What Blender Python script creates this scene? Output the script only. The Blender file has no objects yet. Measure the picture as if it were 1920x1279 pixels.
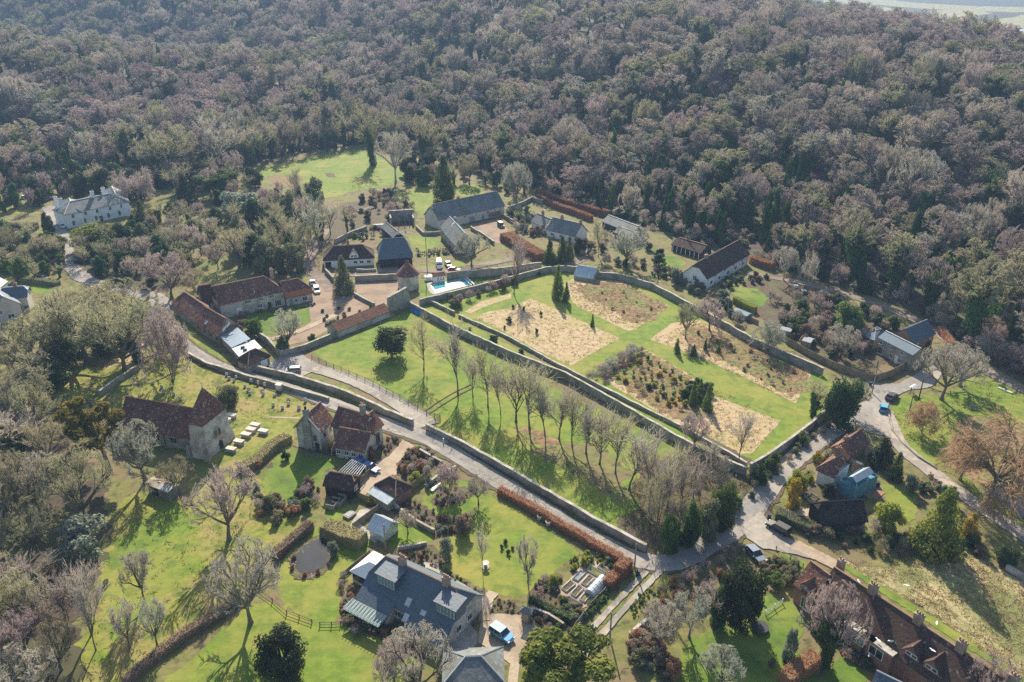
import bpy, bmesh, math, random
import numpy as np
from mathutils import Vector, geometry
SC = bpy.context.scene
COL = SC.collection
R = math.radians
# ---------------------------------------------------------------- camera, sky, sun, exposure
CAMH, PITCH, FPX = 90.0, 25.0, 1493.0          # metres, degrees below the horizon, focal length in photo pixels
cd = bpy.data.cameras.new("camera"); CAM = bpy.data.objects.new("camera", cd); COL.objects.link(CAM)
cd.sensor_width = 36.0; cd.lens = 36.0 * FPX / 1920.0
cd.clip_start = 1.0; cd.clip_end = 30000.0
CAM.location = (0, 0, CAMH); CAM.rotation_euler = (R(90 - PITCH), 0, 0)
SC.camera = CAM
SUN_EL, SUN_AZ = 34.0, -4.5                     # elevation; azimuth from straight ahead, minus = to the left
w = bpy.data.worlds.new("World"); SC.world = w; w.use_nodes = True
nt = w.node_tree; bg = nt.nodes["Background"]
sky = nt.nodes.new("ShaderNodeTexSky"); sky.sky_type = 'NISHITA'; sky.sun_disc = False
sky.sun_elevation = R(SUN_EL); sky.sun_rotation = R(SUN_AZ)
sky.air_density = 1.0; sky.dust_density = 1.5; sky.altitude = 100
nt.links.new(sky.outputs[0], bg.inputs[0]); bg.inputs[1].default_value = 0.10
sl = bpy.data.lights.new("sun", 'SUN'); so = bpy.data.objects.new("sun", sl); COL.objects.link(so)
sl.energy = 5.0; sl.angle = R(0.5); sl.color = (1.0, 0.89, 0.72)
so.rotation_euler = Vector((-math.sin(R(SUN_AZ)) * math.cos(R(SUN_EL)), -math.cos(R(SUN_AZ)) * math.cos(R(SUN_EL)), -math.sin(R(SUN_EL)))).to_track_quat('-Z', 'Y').to_euler()
SC.view_settings.view_transform = 'Standard'; SC.view_settings.look = 'None'
SC.view_settings.gamma = 1.0; SC.view_settings.use_curve_mapping = False
SC.view_settings.exposure = 0.88
cy = SC.cycles
cy.max_bounces = 4; cy.diffuse_bounces = 3; cy.glossy_bounces = 2; cy.transmission_bounces = 2; cy.transparent_max_bounces = 4; cy.volume_bounces = 0
cy.use_denoising = False; cy.caustics_reflective = False; cy.caustics_refractive = False
# ---------------------------------------------------------------- from a photo pixel to a place on the ground
CP, SP = math.cos(R(PITCH)), math.sin(R(PITCH))
def ray(px, py):
    u = (px - 960.0) / FPX; v = (639.5 - py) / FPX
    return u, CP + v * SP, -SP + v * CP
def P(p, z=0.0):
    d = ray(*p); t = (z - CAMH) / d[2]
    return Vector((d[0] * t, d[1] * t, z))
def project(x, y, z):
    dz = z - CAMH; f = y * CP - dz * SP; up = y * SP + dz * CP
    return 960 + FPX * x / f, 639.5 - FPX * up / f
def fr(ox, oy, s):                              # reads points measured in an enlarged detail of the photo
    return lambda x, y: (ox + x / s, oy + y / s)
z1 = fr(600, 970, 5.034); z2 = fr(200, 700, 6.393); z3 = fr(480, 720, 5.034); z4 = fr(300, 480, 5.328); z5 = fr(590, 390, 5.328)
z6 = fr(780, 300, 4.174); z7 = fr(1220, 430, 5.328); z8 = fr(1440, 560, 3.996); z9 = fr(1400, 780, 4.567); z10 = fr(1420, 1020, 3.84)
z11 = fr(0, 330, 5.812); z12 = fr(980, 1010, 6.393); z13 = fr(0, 500, 5.812); z14 = fr(0, 700, 6.0); z15 = fr(1180, 880, 6.0)
z16 = fr(1180, 1060, 5.818); z17 = fr(620, 850, 6.0); z18 = fr(1640, 780, 4.568); z19 = fr(430, 250, 5.328)
q5 = fr(640, 420, 2.975); q6 = fr(1280, 420, 2.975); q7 = fr(0, 849, 2.975); q8 = fr(640, 849, 2.975); q9 = fr(1280, 849, 2.975); q4 = fr(0, 420, 2.975)

# ---------------------------------------------------------------- the lie of the land
FOOT = [P(p).to_2d() for p in [(-900, 520), (-300, 400), (0, 362), (200, 338), (420, 322), (560, 285), (690, 268), (790, 290), (880, 325), (1000, 354), (1110, 400), (1250, 440), (1420, 490), (1520, 522), (1640, 556), (1712, 586), (1772, 622), (1826, 666), (1872, 694), (1960, 738), (2300, 900), (2800, 1250)]]
HILLFOOT = [Vector(p) for p in [(-2500, 900), (-600, 800), (-330, 745), (-200, 640), (-115, 530), (-40, 432)]] + FOOT[8:]
def beyond(line, x, y):
    """signed distance beyond a line that runs from the far left to the near right"""
    x = np.asarray(x, float); y = np.asarray(y, float)
    best = np.full(x.shape, 1e18); sg = np.ones(x.shape)
    for a, b in zip(line[:-1], line[1:]):
        dx, dy = b.x - a.x, b.y - a.y; l2 = dx * dx + dy * dy
        t = np.clip(((x - a.x) * dx + (y - a.y) * dy) / l2, 0, 1)
        d2 = (x - a.x - t * dx) ** 2 + (y - a.y - t * dy) ** 2
        side = np.sign(-(x - a.x) * dy + (y - a.y) * dx)
        m = d2 < best - 1e-6; best = np.where(m, d2, best); sg = np.where(m, side, sg)
    return np.sqrt(best) * np.where(sg == 0, 1, sg)
def sstep(t):
    t = np.clip(t, 0, 1); return t * t * (3 - 2 * t)
def hz(x, y):
    x = np.asarray(x, float); y = np.asarray(y, float)
    e = beyond(HILLFOOT, x, y)
    H = 66 - 26 * sstep((x - 60) / 200) + 10 * sstep((-x - 100) / 300)
    z = H * sstep((e - 4) / 300)
    xb = np.interp(y, [150, 300, 450, 750, 1000, 1300], [210, 235, 262, 300, 330, 360])
    z = z * (1 - sstep((x - xb) / 170)) * (1 - sstep((y - 1150) / 500))
    el = beyond(FOOT, x, y)
    z = z + 36 * np.exp(-((x + 430) / 250) ** 2 - ((y - 600) / 105) ** 2) * sstep(el / 120)
    z = z + 1.6 * np.sin(x / 31.0 + y / 47.0) * sstep(e / 120)
    return z
def hz1(x, y): return float(hz(np.array([x]), np.array([y]))[0])

# ---------------------------------------------------------------- materials
MATS = {}
def mat(name, c1, c2=None, scale=1.0, c3=None, s3=0.15, t3=(0.45, 0.6), rough=0.9, bump=0.0, rnd=0.0, spots=None, sspot=3.0, tspot=(0.62, 0.68), spec=0.2, metal=0.0, detail=4.0, hue=0.0, stretch=None, trans=0.0):
    m = bpy.data.materials.new(name); m.use_nodes = True; t = m.node_tree; N = t.nodes; Lk = t.links
    b = N["Principled BSDF"]; b.inputs["Roughness"].default_value = rough; b.inputs["Metallic"].default_value = metal
    b.inputs["Specular IOR Level"].default_value = spec
    col = None
    co = N.new("ShaderNodeTexCoord"); vec = co.outputs["Object"]
    if stretch:
        mp = N.new("ShaderNodeMapping"); mp.inputs["Scale"].default_value = stretch; Lk.new(vec, mp.inputs[0]); vec = mp.outputs[0]
    def mix(fac, a, bb):
        mx = N.new("ShaderNodeMix"); mx.data_type = 'RGBA'
        Lk.new(fac, mx.inputs[0])
        for i, v in ((6, a), (7, bb)):
            if isinstance(v, tuple): mx.inputs[i].default_value = (*v, 1)
            else: Lk.new(v, mx.inputs[i])
        return mx.outputs[2]
    def noise(s, lo, hi, det=detail):
        n = N.new("ShaderNodeTexNoise"); n.inputs["Scale"].default_value = s; n.inputs["Detail"].default_value = det; n.inputs["Roughness"].default_value = 0.62
        Lk.new(vec, n.inputs["Vector"])
        r = N.new("ShaderNodeMapRange"); r.inputs[1].default_value = lo; r.inputs[2].default_value = hi; Lk.new(n.outputs[0], r.inputs[0])
        return r.outputs[0], n.outputs[0]
    if c2 is None: col = c1
    else:
        f, raw = noise(scale, 0.36, 0.64); col = mix(f, c1, c2)
        if bump:
            bm = N.new("ShaderNodeBump"); bm.inputs["Strength"].default_value = bump; bm.inputs["Distance"].default_value = 0.25
            Lk.new(raw, bm.inputs["Height"]); Lk.new(bm.outputs[0], b.inputs["Normal"])
    if c3:
        f, _ = noise(s3, *t3); col = mix(f, col, c3)
    if spots:
        f, _ = noise(sspot, *tspot, det=3); col = mix(f, col, spots)
    if rnd or hue:
        oi = N.new("ShaderNodeObjectInfo"); h = N.new("ShaderNodeHueSaturation")
        r = N.new("ShaderNodeMapRange"); r.inputs[3].default_value = 1 - rnd; r.inputs[4].default_value = 1 + rnd; Lk.new(oi.outputs["Random"], r.inputs[0]); Lk.new(r.outputs[0], h.inputs["Value"])
        if hue:
            mu = N.new("ShaderNodeMath"); mu.operation = 'MULTIPLY'; mu.inputs[1].default_value = 7.31; Lk.new(oi.outputs["Random"], mu.inputs[0])
            fr_ = N.new("ShaderNodeMath"); fr_.operation = 'FRACT'; Lk.new(mu.outputs[0], fr_.inputs[0])
            r2 = N.new("ShaderNodeMapRange"); r2.inputs[3].default_value = 0.5 - hue; r2.inputs[4].default_value = 0.5 + hue; Lk.new(fr_.outputs[0], r2.inputs[0]); Lk.new(r2.outputs[0], h.inputs["Hue"])
        if isinstance(col, tuple): h.inputs["Color"].default_value = (*col, 1)
        else: Lk.new(col, h.inputs["Color"])
        col = h.outputs[0]
    if isinstance(col, tuple): b.inputs["Base Color"].default_value = (*col, 1)
    else: Lk.new(col, b.inputs["Base Color"])
    if trans:
        ts = N.new("ShaderNodeBsdfTranslucent"); ms = N.new("ShaderNodeMixShader"); ms.inputs[0].default_value = trans
        if isinstance(col, tuple): ts.inputs[0].default_value = (*col, 1)
        else: Lk.new(col, ts.inputs[0])
        Lk.new(b.outputs[0], ms.inputs[1]); Lk.new(ts.outputs[0], ms.inputs[2]); Lk.new(ms.outputs[0], N["Material Output"].inputs[0])
    MATS[name] = m
    return m
mat('litter', (0.055, 0.042, 0.03), (0.105, 0.08, 0.055), 0.6, (0.075, 0.085, 0.035), 0.06)
mat('rough', (0.12, 0.14, 0.035), (0.215, 0.195, 0.07), 0.5, (0.185, 0.14, 0.075), 0.07, (0.46, 0.6), bump=0.6, spots=(0.08, 0.075, 0.035), sspot=0.4, tspot=(0.52, 0.66), detail=7)
mat('lawn', (0.10, 0.165, 0.018), (0.18, 0.245, 0.03), 0.55, (0.265, 0.25, 0.055), 0.065, (0.44, 0.66), bump=0.5, spots=(0.088, 0.145, 0.02), sspot=0.25, tspot=(0.52, 0.72), detail=8)
mat('lawn_deep', (0.075, 0.145, 0.016), (0.135, 0.205, 0.025), 0.6, (0.18, 0.22, 0.035), 0.08, bump=0.45, spots=(0.07, 0.12, 0.02), sspot=0.3, tspot=(0.5, 0.68), detail=7)
mat('lawn_dull', (0.085, 0.125, 0.03), (0.16, 0.185, 0.045), 0.6, (0.19, 0.155, 0.07), 0.08, bump=0.5, detail=7)
mat('sward', (0.15, 0.18, 0.025), (0.26, 0.26, 0.05), 0.6, (0.28, 0.225, 0.09), 0.11, (0.45, 0.65), bump=0.6, spots=(0.10, 0.14, 0.02), sspot=0.25, tspot=(0.5, 0.66), detail=7)
mat('straw', (0.34, 0.255, 0.145), (0.48, 0.375, 0.225), 0.7, (0.34, 0.29, 0.115), 0.13, (0.48, 0.66), bump=0.6, spots=(0.24, 0.17, 0.095), sspot=0.9, tspot=(0.56, 0.7), detail=8)
mat('bracken', (0.155, 0.095, 0.05), (0.32, 0.225, 0.115), 0.7, (0.17, 0.19, 0.055), 0.12, (0.46, 0.6), bump=0.9, spots=(0.09, 0.05, 0.03), sspot=0.9, tspot=(0.5, 0.66), detail=7)
mat('tussock', (0.31, 0.26, 0.125), (0.49, 0.41, 0.225), 0.8, (0.165, 0.19, 0.06), 0.075, (0.43, 0.58), bump=0.8, detail=8)
mat('soil', (0.075, 0.05, 0.036), (0.13, 0.095, 0.065), 1.2, (0.11, 0.105, 0.045), 0.3, bump=0.6)
mat('gravel', (0.36, 0.29, 0.21), (0.45, 0.37, 0.28), 2.5, (0.31, 0.24, 0.17), 0.2, bump=0.15)
mat('gravel_red', (0.27, 0.19, 0.13), (0.34, 0.25, 0.18), 2.0, (0.22, 0.165, 0.12), 0.2)
mat('road', (0.21, 0.20, 0.185), (0.285, 0.265, 0.24), 1.0, (0.36, 0.325, 0.28), 0.11, (0.42, 0.62), spots=(0.15, 0.145, 0.135), sspot=0.35, tspot=(0.58, 0.66), detail=7)
mat('road_pale', (0.29, 0.265, 0.23), (0.40, 0.36, 0.31), 1.0, (0.22, 0.20, 0.175), 0.15, spots=(0.42, 0.36, 0.29), sspot=0.3, tspot=(0.54, 0.66), detail=7)
mat('track', (0.21, 0.165, 0.135), (0.28, 0.22, 0.18), 1.0, (0.16, 0.13, 0.10), 0.15)
mat('stone', (0.30, 0.275, 0.225), (0.43, 0.40, 0.34), 2.2, (0.25, 0.23, 0.18), 0.4, bump=0.3, spots=(0.17, 0.155, 0.125), sspot=2.5)
mat('stone_pale', (0.52, 0.50, 0.44), (0.64, 0.615, 0.55), 2.0, (0.36, 0.33, 0.27), 0.5, bump=0.25, spots=(0.25, 0.23, 0.19), sspot=2.2)
mat('wall_flint', (0.27, 0.25, 0.215), (0.40, 0.375, 0.32), 2.0, (0.20, 0.195, 0.13), 0.3, bump=0.4, spots=(0.14, 0.145, 0.085), sspot=1.2)
mat('coping', (0.38, 0.355, 0.31), (0.50, 0.47, 0.42), 1.5, (0.27, 0.265, 0.19), 0.5)
mat('brick', (0.30, 0.155, 0.10), (0.38, 0.22, 0.15), 2.5, (0.25, 0.15, 0.11), 0.5)
mat('brick_pale', (0.36, 0.27, 0.20), (0.44, 0.34, 0.26), 2.5, (0.30, 0.22, 0.16), 0.5)
mat('white', (0.82, 0.82, 0.79), (0.87, 0.87, 0.85), 0.8, (0.74, 0.74, 0.70), 0.4)
mat('white_paint', (0.80, 0.80, 0.78), rough=0.5)
mat('cream', (0.62, 0.58, 0.50), (0.70, 0.66, 0.58), 0.8, (0.55, 0.50, 0.42), 0.4)
mat('tile', (0.10, 0.045, 0.036), (0.165, 0.08, 0.06), 2.2, (0.205, 0.095, 0.06), 0.35, (0.42, 0.6), bump=0.35, spots=(0.42, 0.38, 0.34), sspot=1.9, tspot=(0.57, 0.68), rough=0.8)
mat('tile_dark', (0.055, 0.03, 0.029), (0.095, 0.05, 0.045), 2.0, (0.085, 0.06, 0.038), 0.3, bump=0.3, spots=(0.32, 0.29, 0.26), sspot=1.4, tspot=(0.62, 0.72), rough=0.85)
mat('tile_red', (0.21, 0.095, 0.058), (0.28, 0.14, 0.09), 2.2, (0.17, 0.085, 0.06), 0.4, bump=0.3, spots=(0.40, 0.36, 0.32), sspot=1.7, tspot=(0.62, 0.70))
mat('tile_new', (0.36, 0.12, 0.055), (0.44, 0.16, 0.08), 2.0)
mat('ridge', (0.36, 0.22, 0.14), (0.46, 0.30, 0.20), 1.5)
mat('slate', (0.075, 0.105, 0.138), (0.12, 0.155, 0.192), 2.4, (0.10, 0.13, 0.155), 0.4, bump=0.25, rough=0.55, spots=(0.20, 0.23, 0.245), sspot=3.0, tspot=(0.64, 0.72), spec=0.4)
mat('slate_grey', (0.15, 0.165, 0.17), (0.215, 0.23, 0.225), 1.8, (0.13, 0.14, 0.125), 0.3, bump=0.25, rough=0.7, spots=(0.30, 0.31, 0.29), sspot=1.8)
mat('slate_blue', (0.16, 0.215, 0.26), (0.215, 0.275, 0.325), 2.0, (0.19, 0.235, 0.265), 0.4, rough=0.8, spec=0.2)
mat('zinc', (0.27, 0.34, 0.40), (0.33, 0.40, 0.46), 0.8, rough=0.4, metal=0.3, spec=0.5)
mat('lead_white', (0.62, 0.64, 0.65), (0.72, 0.73, 0.73), 0.8, rough=0.45)
mat('lead', (0.34, 0.36, 0.37), (0.42, 0.44, 0.45), 1.0, rough=0.5)
mat('black_wood', (0.022, 0.02, 0.02), (0.04, 0.034, 0.03), 2.0)
mat('thatch', (0.035, 0.028, 0.025), (0.06, 0.045, 0.04), 1.8, (0.03, 0.026, 0.026), 0.3)
mat('wood', (0.25, 0.19, 0.125), (0.34, 0.265, 0.18), 1.5, (0.2, 0.165, 0.12), 0.5)
mat('wood_grey', (0.27, 0.25, 0.215), (0.37, 0.345, 0.30), 1.5, (0.2, 0.19, 0.15), 0.4)
mat('felt', (0.33, 0.27, 0.215), (0.42, 0.36, 0.29), 1.2, (0.28, 0.25, 0.21), 0.5)
mat('dark_glass', (0.025, 0.03, 0.035), rough=0.12, spec=0.6)
mat('glass_blue', (0.22, 0.30, 0.36), rough=0.12, spec=0.7)
mat('glass_pale', (0.40, 0.47, 0.50), (0.55, 0.61, 0.62), 0.9, rough=0.15, spec=0.7)
mat('glass_green', (0.20, 0.27, 0.25), rough=0.2, spec=0.6)
mat('teal', (0.20, 0.38, 0.40), rough=0.6)
mat('pool_water', (0.03, 0.30, 0.32), (0.05, 0.36, 0.37), 0.5, rough=0.08, spec=0.5)
mat('pool_cover', (0.76, 0.78, 0.80), (0.82, 0.84, 0.86), 0.5, rough=0.5)
mat('pond', (0.016, 0.019, 0.02), (0.028, 0.032, 0.033), 0.3, rough=0.03, spec=0.4)
mat('river', (0.35, 0.38, 0.40), rough=0.12, spec=0.8)
mat('pebble', (0.40, 0.34, 0.26), (0.55, 0.48, 0.39), 2.0)
mat('paving', (0.38, 0.36, 0.32), (0.47, 0.45, 0.41), 1.4, (0.31, 0.29, 0.25), 0.4)
mat('tomb', (0.55, 0.52, 0.45), (0.66, 0.63, 0.56), 2.0, (0.42, 0.38, 0.32), 0.8)
mat('tomb_pink', (0.44, 0.32, 0.26), (0.52, 0.39, 0.32), 2.0)
mat('tyre', (0.02, 0.02, 0.02)); mat('rim', (0.45, 0.46, 0.48), rough=0.35, metal=0.6)
mat('lamp_clear', (0.75, 0.75, 0.72), rough=0.2); mat('lamp_red', (0.45, 0.03, 0.02), rough=0.3)
mat('bin_black', (0.03, 0.032, 0.036), rough=0.5)
mat('blue_tarp', (0.02, 0.17, 0.48), (0.03, 0.23, 0.56), 1.0, rough=0.5)
mat('net_blue', (0.06, 0.20, 0.27), (0.12, 0.29, 0.37), 1.5, rough=0.8)
mat('red_plastic', (0.55, 0.07, 0.05), rough=0.5)
mat('bird_white', (0.85, 0.85, 0.84), rough=0.7)
mat('hive_green', (0.05, 0.17, 0.10), rough=0.6)
# plants: every object of a kind gets its own shade
mat('bark', (0.13, 0.11, 0.085), (0.20, 0.175, 0.14), 3.0, (0.13, 0.14, 0.08), 1.2, rnd=0.25)
mat('bark_pale', (0.33, 0.30, 0.26), (0.42, 0.39, 0.34), 3.0, rnd=0.15)
mat('twig', (0.385, 0.33, 0.275), (0.49, 0.425, 0.36), 1.2, rnd=0.25, hue=0.015, trans=0.38)
mat('twig_pink', (0.38, 0.305, 0.28), (0.475, 0.39, 0.36), 1.2, rnd=0.2, hue=0.012, trans=0.36)
mat('twig_olive', (0.345, 0.325, 0.195), (0.45, 0.425, 0.27), 1.2, rnd=0.22, hue=0.015, trans=0.38)
mat('twig_pale', (0.42, 0.39, 0.32), (0.52, 0.485, 0.405), 1.2, rnd=0.15, trans=0.36)
mat('twig_orange', (0.45, 0.31, 0.18), (0.56, 0.40, 0.25), 1.2, rnd=0.1, trans=0.32)
mat('twig_silver', (0.39, 0.395, 0.32), (0.48, 0.485, 0.40), 1.2, rnd=0.12, trans=0.36)
mat('ivy', (0.03, 0.08, 0.018), (0.10, 0.175, 0.04), 2.0, rnd=0.3, hue=0.015, rough=0.5, trans=0.38)
mat('yew', (0.022, 0.042, 0.013), (0.10, 0.115, 0.035), 2.5, rnd=0.2, rough=0.6, trans=0.3)
mat('holly', (0.035, 0.08, 0.022), (0.115, 0.18, 0.05), 2.0, rnd=0.25, hue=0.015, rough=0.5, trans=0.4)
mat('leaf', (0.085, 0.145, 0.03), (0.18, 0.24, 0.06), 1.8, rnd=0.25, hue=0.02, rough=0.6, trans=0.42)
mat('cypress', (0.055, 0.105, 0.022), (0.15, 0.20, 0.045), 1.8, rnd=0.15, rough=0.7, trans=0.42)
mat('gold', (0.36, 0.26, 0.03), (0.52, 0.40, 0.06), 1.2, rnd=0.1, rough=0.7, trans=0.42)
mat('lime_leaf', (0.25, 0.29, 0.03), (0.40, 0.43, 0.07), 1.2, rnd=0.1, rough=0.7, trans=0.42)
mat('grey_leaf', (0.19, 0.22, 0.16), (0.30, 0.33, 0.25), 1.5, rnd=0.15, rough=0.7, trans=0.38)
mat('olive_leaf', (0.14, 0.155, 0.075), (0.24, 0.25, 0.13), 1.5, rnd=0.2, rough=0.7, trans=0.4)
mat('beech_leaf', (0.30, 0.145, 0.08), (0.46, 0.255, 0.15), 1.5, rnd=0.1, rough=0.8, trans=0.4)
mat('brown_leaf', (0.20, 0.145, 0.10), (0.33, 0.25, 0.175), 1.5, rnd=0.2, rough=0.8, trans=0.4)
mat('rust_leaf', (0.34, 0.185, 0.10), (0.44, 0.26, 0.15), 1.5, rnd=0.12, rough=0.8, trans=0.38)
mat('purple_leaf', (0.10, 0.03, 0.05), (0.16, 0.06, 0.08), 1.5, rough=0.7, trans=0.38)
mat('dead_blade', (0.40, 0.31, 0.17), (0.55, 0.44, 0.26), 0.8, rough=0.7, trans=0.45)
mat('brown_blade', (0.26, 0.165, 0.09), (0.38, 0.26, 0.15), 0.8, rough=0.7, trans=0.45)
mat('green_blade', (0.15, 0.19, 0.035), (0.23, 0.26, 0.05), 0.8, rough=0.7, trans=0.45)
mat('hedge_core', (0.05, 0.04, 0.028)); mat('moss', (0.23, 0.20, 0.085), (0.34, 0.29, 0.14), 1.5)
mat('gold_tip', (0.10, 0.10, 0.03), (0.30, 0.235, 0.045), 0.9, rough=0.7, trans=0.4)
mat('cypress_gold', (0.12, 0.16, 0.03), (0.29, 0.31, 0.055), 1.6, rnd=0.1, rough=0.7, trans=0.42)
mat('tarmac', (0.18, 0.175, 0.165), (0.25, 0.24, 0.225), 0.8, (0.30, 0.28, 0.25), 0.2, detail=8)

# ---------------------------------------------------------------- building blocks
def tag(o, label=None, cat=None, group=None, kind=None):
    if label: o['label'] = label
    if cat: o['category'] = cat
    if group: o['group'] = group
    if kind: o['kind'] = kind
    return o
def new_obj(name, me, parent=None, loc=None):
    o = bpy.data.objects.new(name, me); COL.objects.link(o)
    if parent is not None: o.parent = parent
    if loc is not None: o.location = loc
    return o
def empty(name, loc, label, cat, group=None, rz=0.0):
    o = bpy.data.objects.new(name, None); COL.objects.link(o); o.location = loc; o.rotation_euler = (0, 0, rz); o.empty_display_size = 0.5
    return tag(o, label, cat, group)
def raw_mesh(name, V, F, mt, fm=None, smooth=False):
    me = bpy.data.meshes.new(name)
    V = np.asarray(V, np.float32)
    if isinstance(F, np.ndarray):
        n, k = F.shape
        me.vertices.add(len(V)); me.vertices.foreach_set("co", V.ravel())
        me.loops.add(n * k); me.loops.foreach_set("vertex_index", F.astype(np.int32).ravel())
        me.polygons.add(n); me.polygons.foreach_set("loop_start", np.arange(0, n * k, k, dtype=np.int32))
        me.update(calc_edges=True)
    else:
        me.from_pydata([tuple(map(float, v)) for v in V], [], F)
        me.update()
    for m in (mt if isinstance(mt, (list, tuple)) else [mt]): me.materials.append(MATS[m])
    if fm is not None: me.polygons.foreach_set("material_index", np.asarray(fm, np.int32))
    if smooth: me.polygons.foreach_set("use_smooth", np.ones(len(me.polygons), bool))
    return me
class MB:
    """collects boxes, slabs and prisms in one frame; build() links them as ONE mesh object"""
    def __init__(s, T=None): s.V = []; s.F = []; s.T = T or (lambda a, b, c: (a, b, c))
    def add(s, vs, fs):
        n = len(s.V); s.V += [s.T(*v) for v in vs]; s.F += [tuple(i + n for i in f) for f in fs]
    def box(s, a0, a1, b0, b1, c0, c1, tx=0.0, ty=0.0):
        s.add([(a0, b0, c0), (a1, b0, c0), (a1, b1, c0), (a0, b1, c0), (a0 + tx, b0 + ty, c1), (a1 - tx, b0 + ty, c1), (a1 - tx, b1 - ty, c1), (a0 + tx, b1 - ty, c1)],
              [(0, 3, 2, 1), (4, 5, 6, 7), (0, 1, 5, 4), (1, 2, 6, 5), (2, 3, 7, 6), (3, 0, 4, 7)])
    def slab(s, polys, t):
        """polygons that share corners, thickened downwards"""
        idx = {}; vs = []
        def g(p):
            k = tuple(round(c, 4) for c in p)
            if k not in idx: idx[k] = len(vs); vs.append(p)
            return idx[k]
        fs = [tuple(g(p) for p in poly) for poly in polys]; n = len(vs)
        cnt = {}
        for f in fs:
            for a, b in zip(f, f[1:] + f[:1]): cnt[(a, b)] = 1
        out = list(fs) + [tuple(i + n for i in reversed(f)) for f in fs]
        for (a, b) in cnt:
            if (b, a) not in cnt: out.append((b, a, a + n, b + n))
        s.add(vs + [(v[0], v[1], v[2] - t) for v in vs], out)
    def prism(s, poly, c0, c1, axis=2):
        """a polygon in two axes carried along the third"""
        n = len(poly)
        def mk(p, c): return (p[0], p[1], c) if axis == 2 else ((c, p[0], p[1]) if axis == 0 else (p[0], c, p[1]))
        s.add([mk(p, c0) for p in poly] + [mk(p, c1) for p in poly], [tuple(range(n))[::-1], tuple(range(n, 2 * n))] + [(i, (i + 1) % n, (i + 1) % n + n, i + n) for i in range(n)])
    def cyl(s, x, y, z0, z1, r0, r1=None, n=8, ang=0.0):
        r1 = r0 if r1 is None else r1
        a = [ang + 2 * math.pi * i / n for i in range(n)]
        s.add([(x + r0 * math.cos(t), y + r0 * math.sin(t), z0) for t in a] + [(x + r1 * math.cos(t), y + r1 * math.sin(t), z1) for t in a],
              [tuple(range(n))[::-1], tuple(range(n, 2 * n))] + [(i, (i + 1) % n, (i + 1) % n + n, i + n) for i in range(n)])
    def bar(s, p, q, r, n=4):
        p, q = Vector(p), Vector(q); d = (q - p).normalized(); u = d.orthogonal().normalized(); v = d.cross(u)
        a = [2 * math.pi * (i + .5) / n for i in range(n)]
        s.add([tuple(p + (u * math.cos(t) + v * math.sin(t)) * r) for t in a] + [tuple(q + (u * math.cos(t) + v * math.sin(t)) * r) for t in a],
              [tuple(range(n))[::-1], tuple(range(n, 2 * n))] + [(i, (i + 1) % n, (i + 1) % n + n, i + n) for i in range(n)])
    def build(s, name, mt, parent=None, base=(0, 0, 0), bevel=0.0):
        V = [(v[0] - base[0], v[1] - base[1], v[2] - base[2]) for v in s.V]
        me = raw_mesh(name, V, s.F, mt)
        bm = bmesh.new(); bm.from_mesh(me); bmesh.ops.recalc_face_normals(bm, faces=bm.faces)
        if bevel: bmesh.ops.bevel(bm, geom=bm.edges[:], offset=bevel, segments=2, affect='EDGES')
        bm.to_mesh(me); bm.free()
        return new_obj(name, me, parent)
def chop(pts, step):
    """a closed or open line cut into short pieces"""
    out = []
    for a, b in zip(pts[:-1], pts[1:]):
        n = max(1, int((b - a).length / step)); out += [a + (b - a) * (i / n) for i in range(n)]
    return out + [pts[-1]]
NLAY = [0]
ROUGH = {'lawn', 'lawn_deep', 'lawn_dull', 'sward', 'rough', 'litter', 'soil', 'straw', 'bracken', 'tussock'}
def skirt(V, loop):
    n = len(V); V += [(V[i][0], V[i][1], -.06) for i in loop]
    return [(loop[k], loop[(k + 1) % len(loop)], n + (k + 1) % len(loop), n + k) for k in range(len(loop))]
def sheet(name, px, mt, z, jit=0.35, step=0, seed=0, world=False):
    """a flat patch of ground with an uneven edge; each lies a little above the one before"""
    NLAY[0] += 1; z += .0005 * NLAY[0]
    if mt in ('road', 'gravel', 'road_pale', 'paving', 'gravel_red'): z += .03
    r = random.Random(seed + len(px) * 7 + int(px[0][0])); rag = mt in ROUGH
    pts = [Vector(p) for p in px] if world else [P(p).to_2d() for p in px]
    pts = smooth_line(pts + [pts[0]], 4)[:-1] if (rag and jit > .15 or mt == 'pond') and len(pts) > 5 and not world else pts
    pts = chop(pts + [pts[0]], step or (.5 if rag else 1.0))[:-1]
    ph = [r.uniform(0, 6.28) for _ in range(4)]; n = len(pts); out = []
    for i, p in enumerate(pts):
        d = (pts[(i + 1) % n] - pts[i - 1]); d = Vector((-d.y, d.x)).normalized() if d.length > 1e-6 else Vector((0, 0))
        k = (0.55 * math.sin(p.x * .55 + p.y * .4 + ph[0]) + 0.35 * math.sin(p.x * 1.3 - p.y * 1.1 + ph[1])) * jit + r.uniform(-1, 1) * (min(jit, .45) if rag else jit * .3)
        q = p + d * k; out.append((q.x, q.y, z))
    tri = [tuple(t) for t in geometry.tessellate_polygon([[Vector(p) for p in out]])]
    a, b_, c_ = (Vector(out[t]) for t in tri[len(tri) // 2])
    if (b_ - a).cross(c_ - a).z < 0: tri = [t[::-1] for t in tri]
    tri += skirt(out, list(range(n)))
    o = new_obj(name, raw_mesh(name, out, tri, mt)); o['kind'] = 'structure'
    return o
def smooth_line(pts, k=8):
    out = []
    for i in range(len(pts) - 1):
        a, b, c, d = pts[max(i - 1, 0)], pts[i], pts[i + 1], pts[min(i + 2, len(pts) - 1)]
        for j in range(k):
            t = j / k
            out.append(0.5 * ((2 * b) + (c - a) * t + (2 * a - 5 * b + 4 * c - d) * t * t + (3 * b - a - 3 * c + d) * t ** 3))
    return out + [pts[-1]]
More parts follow.
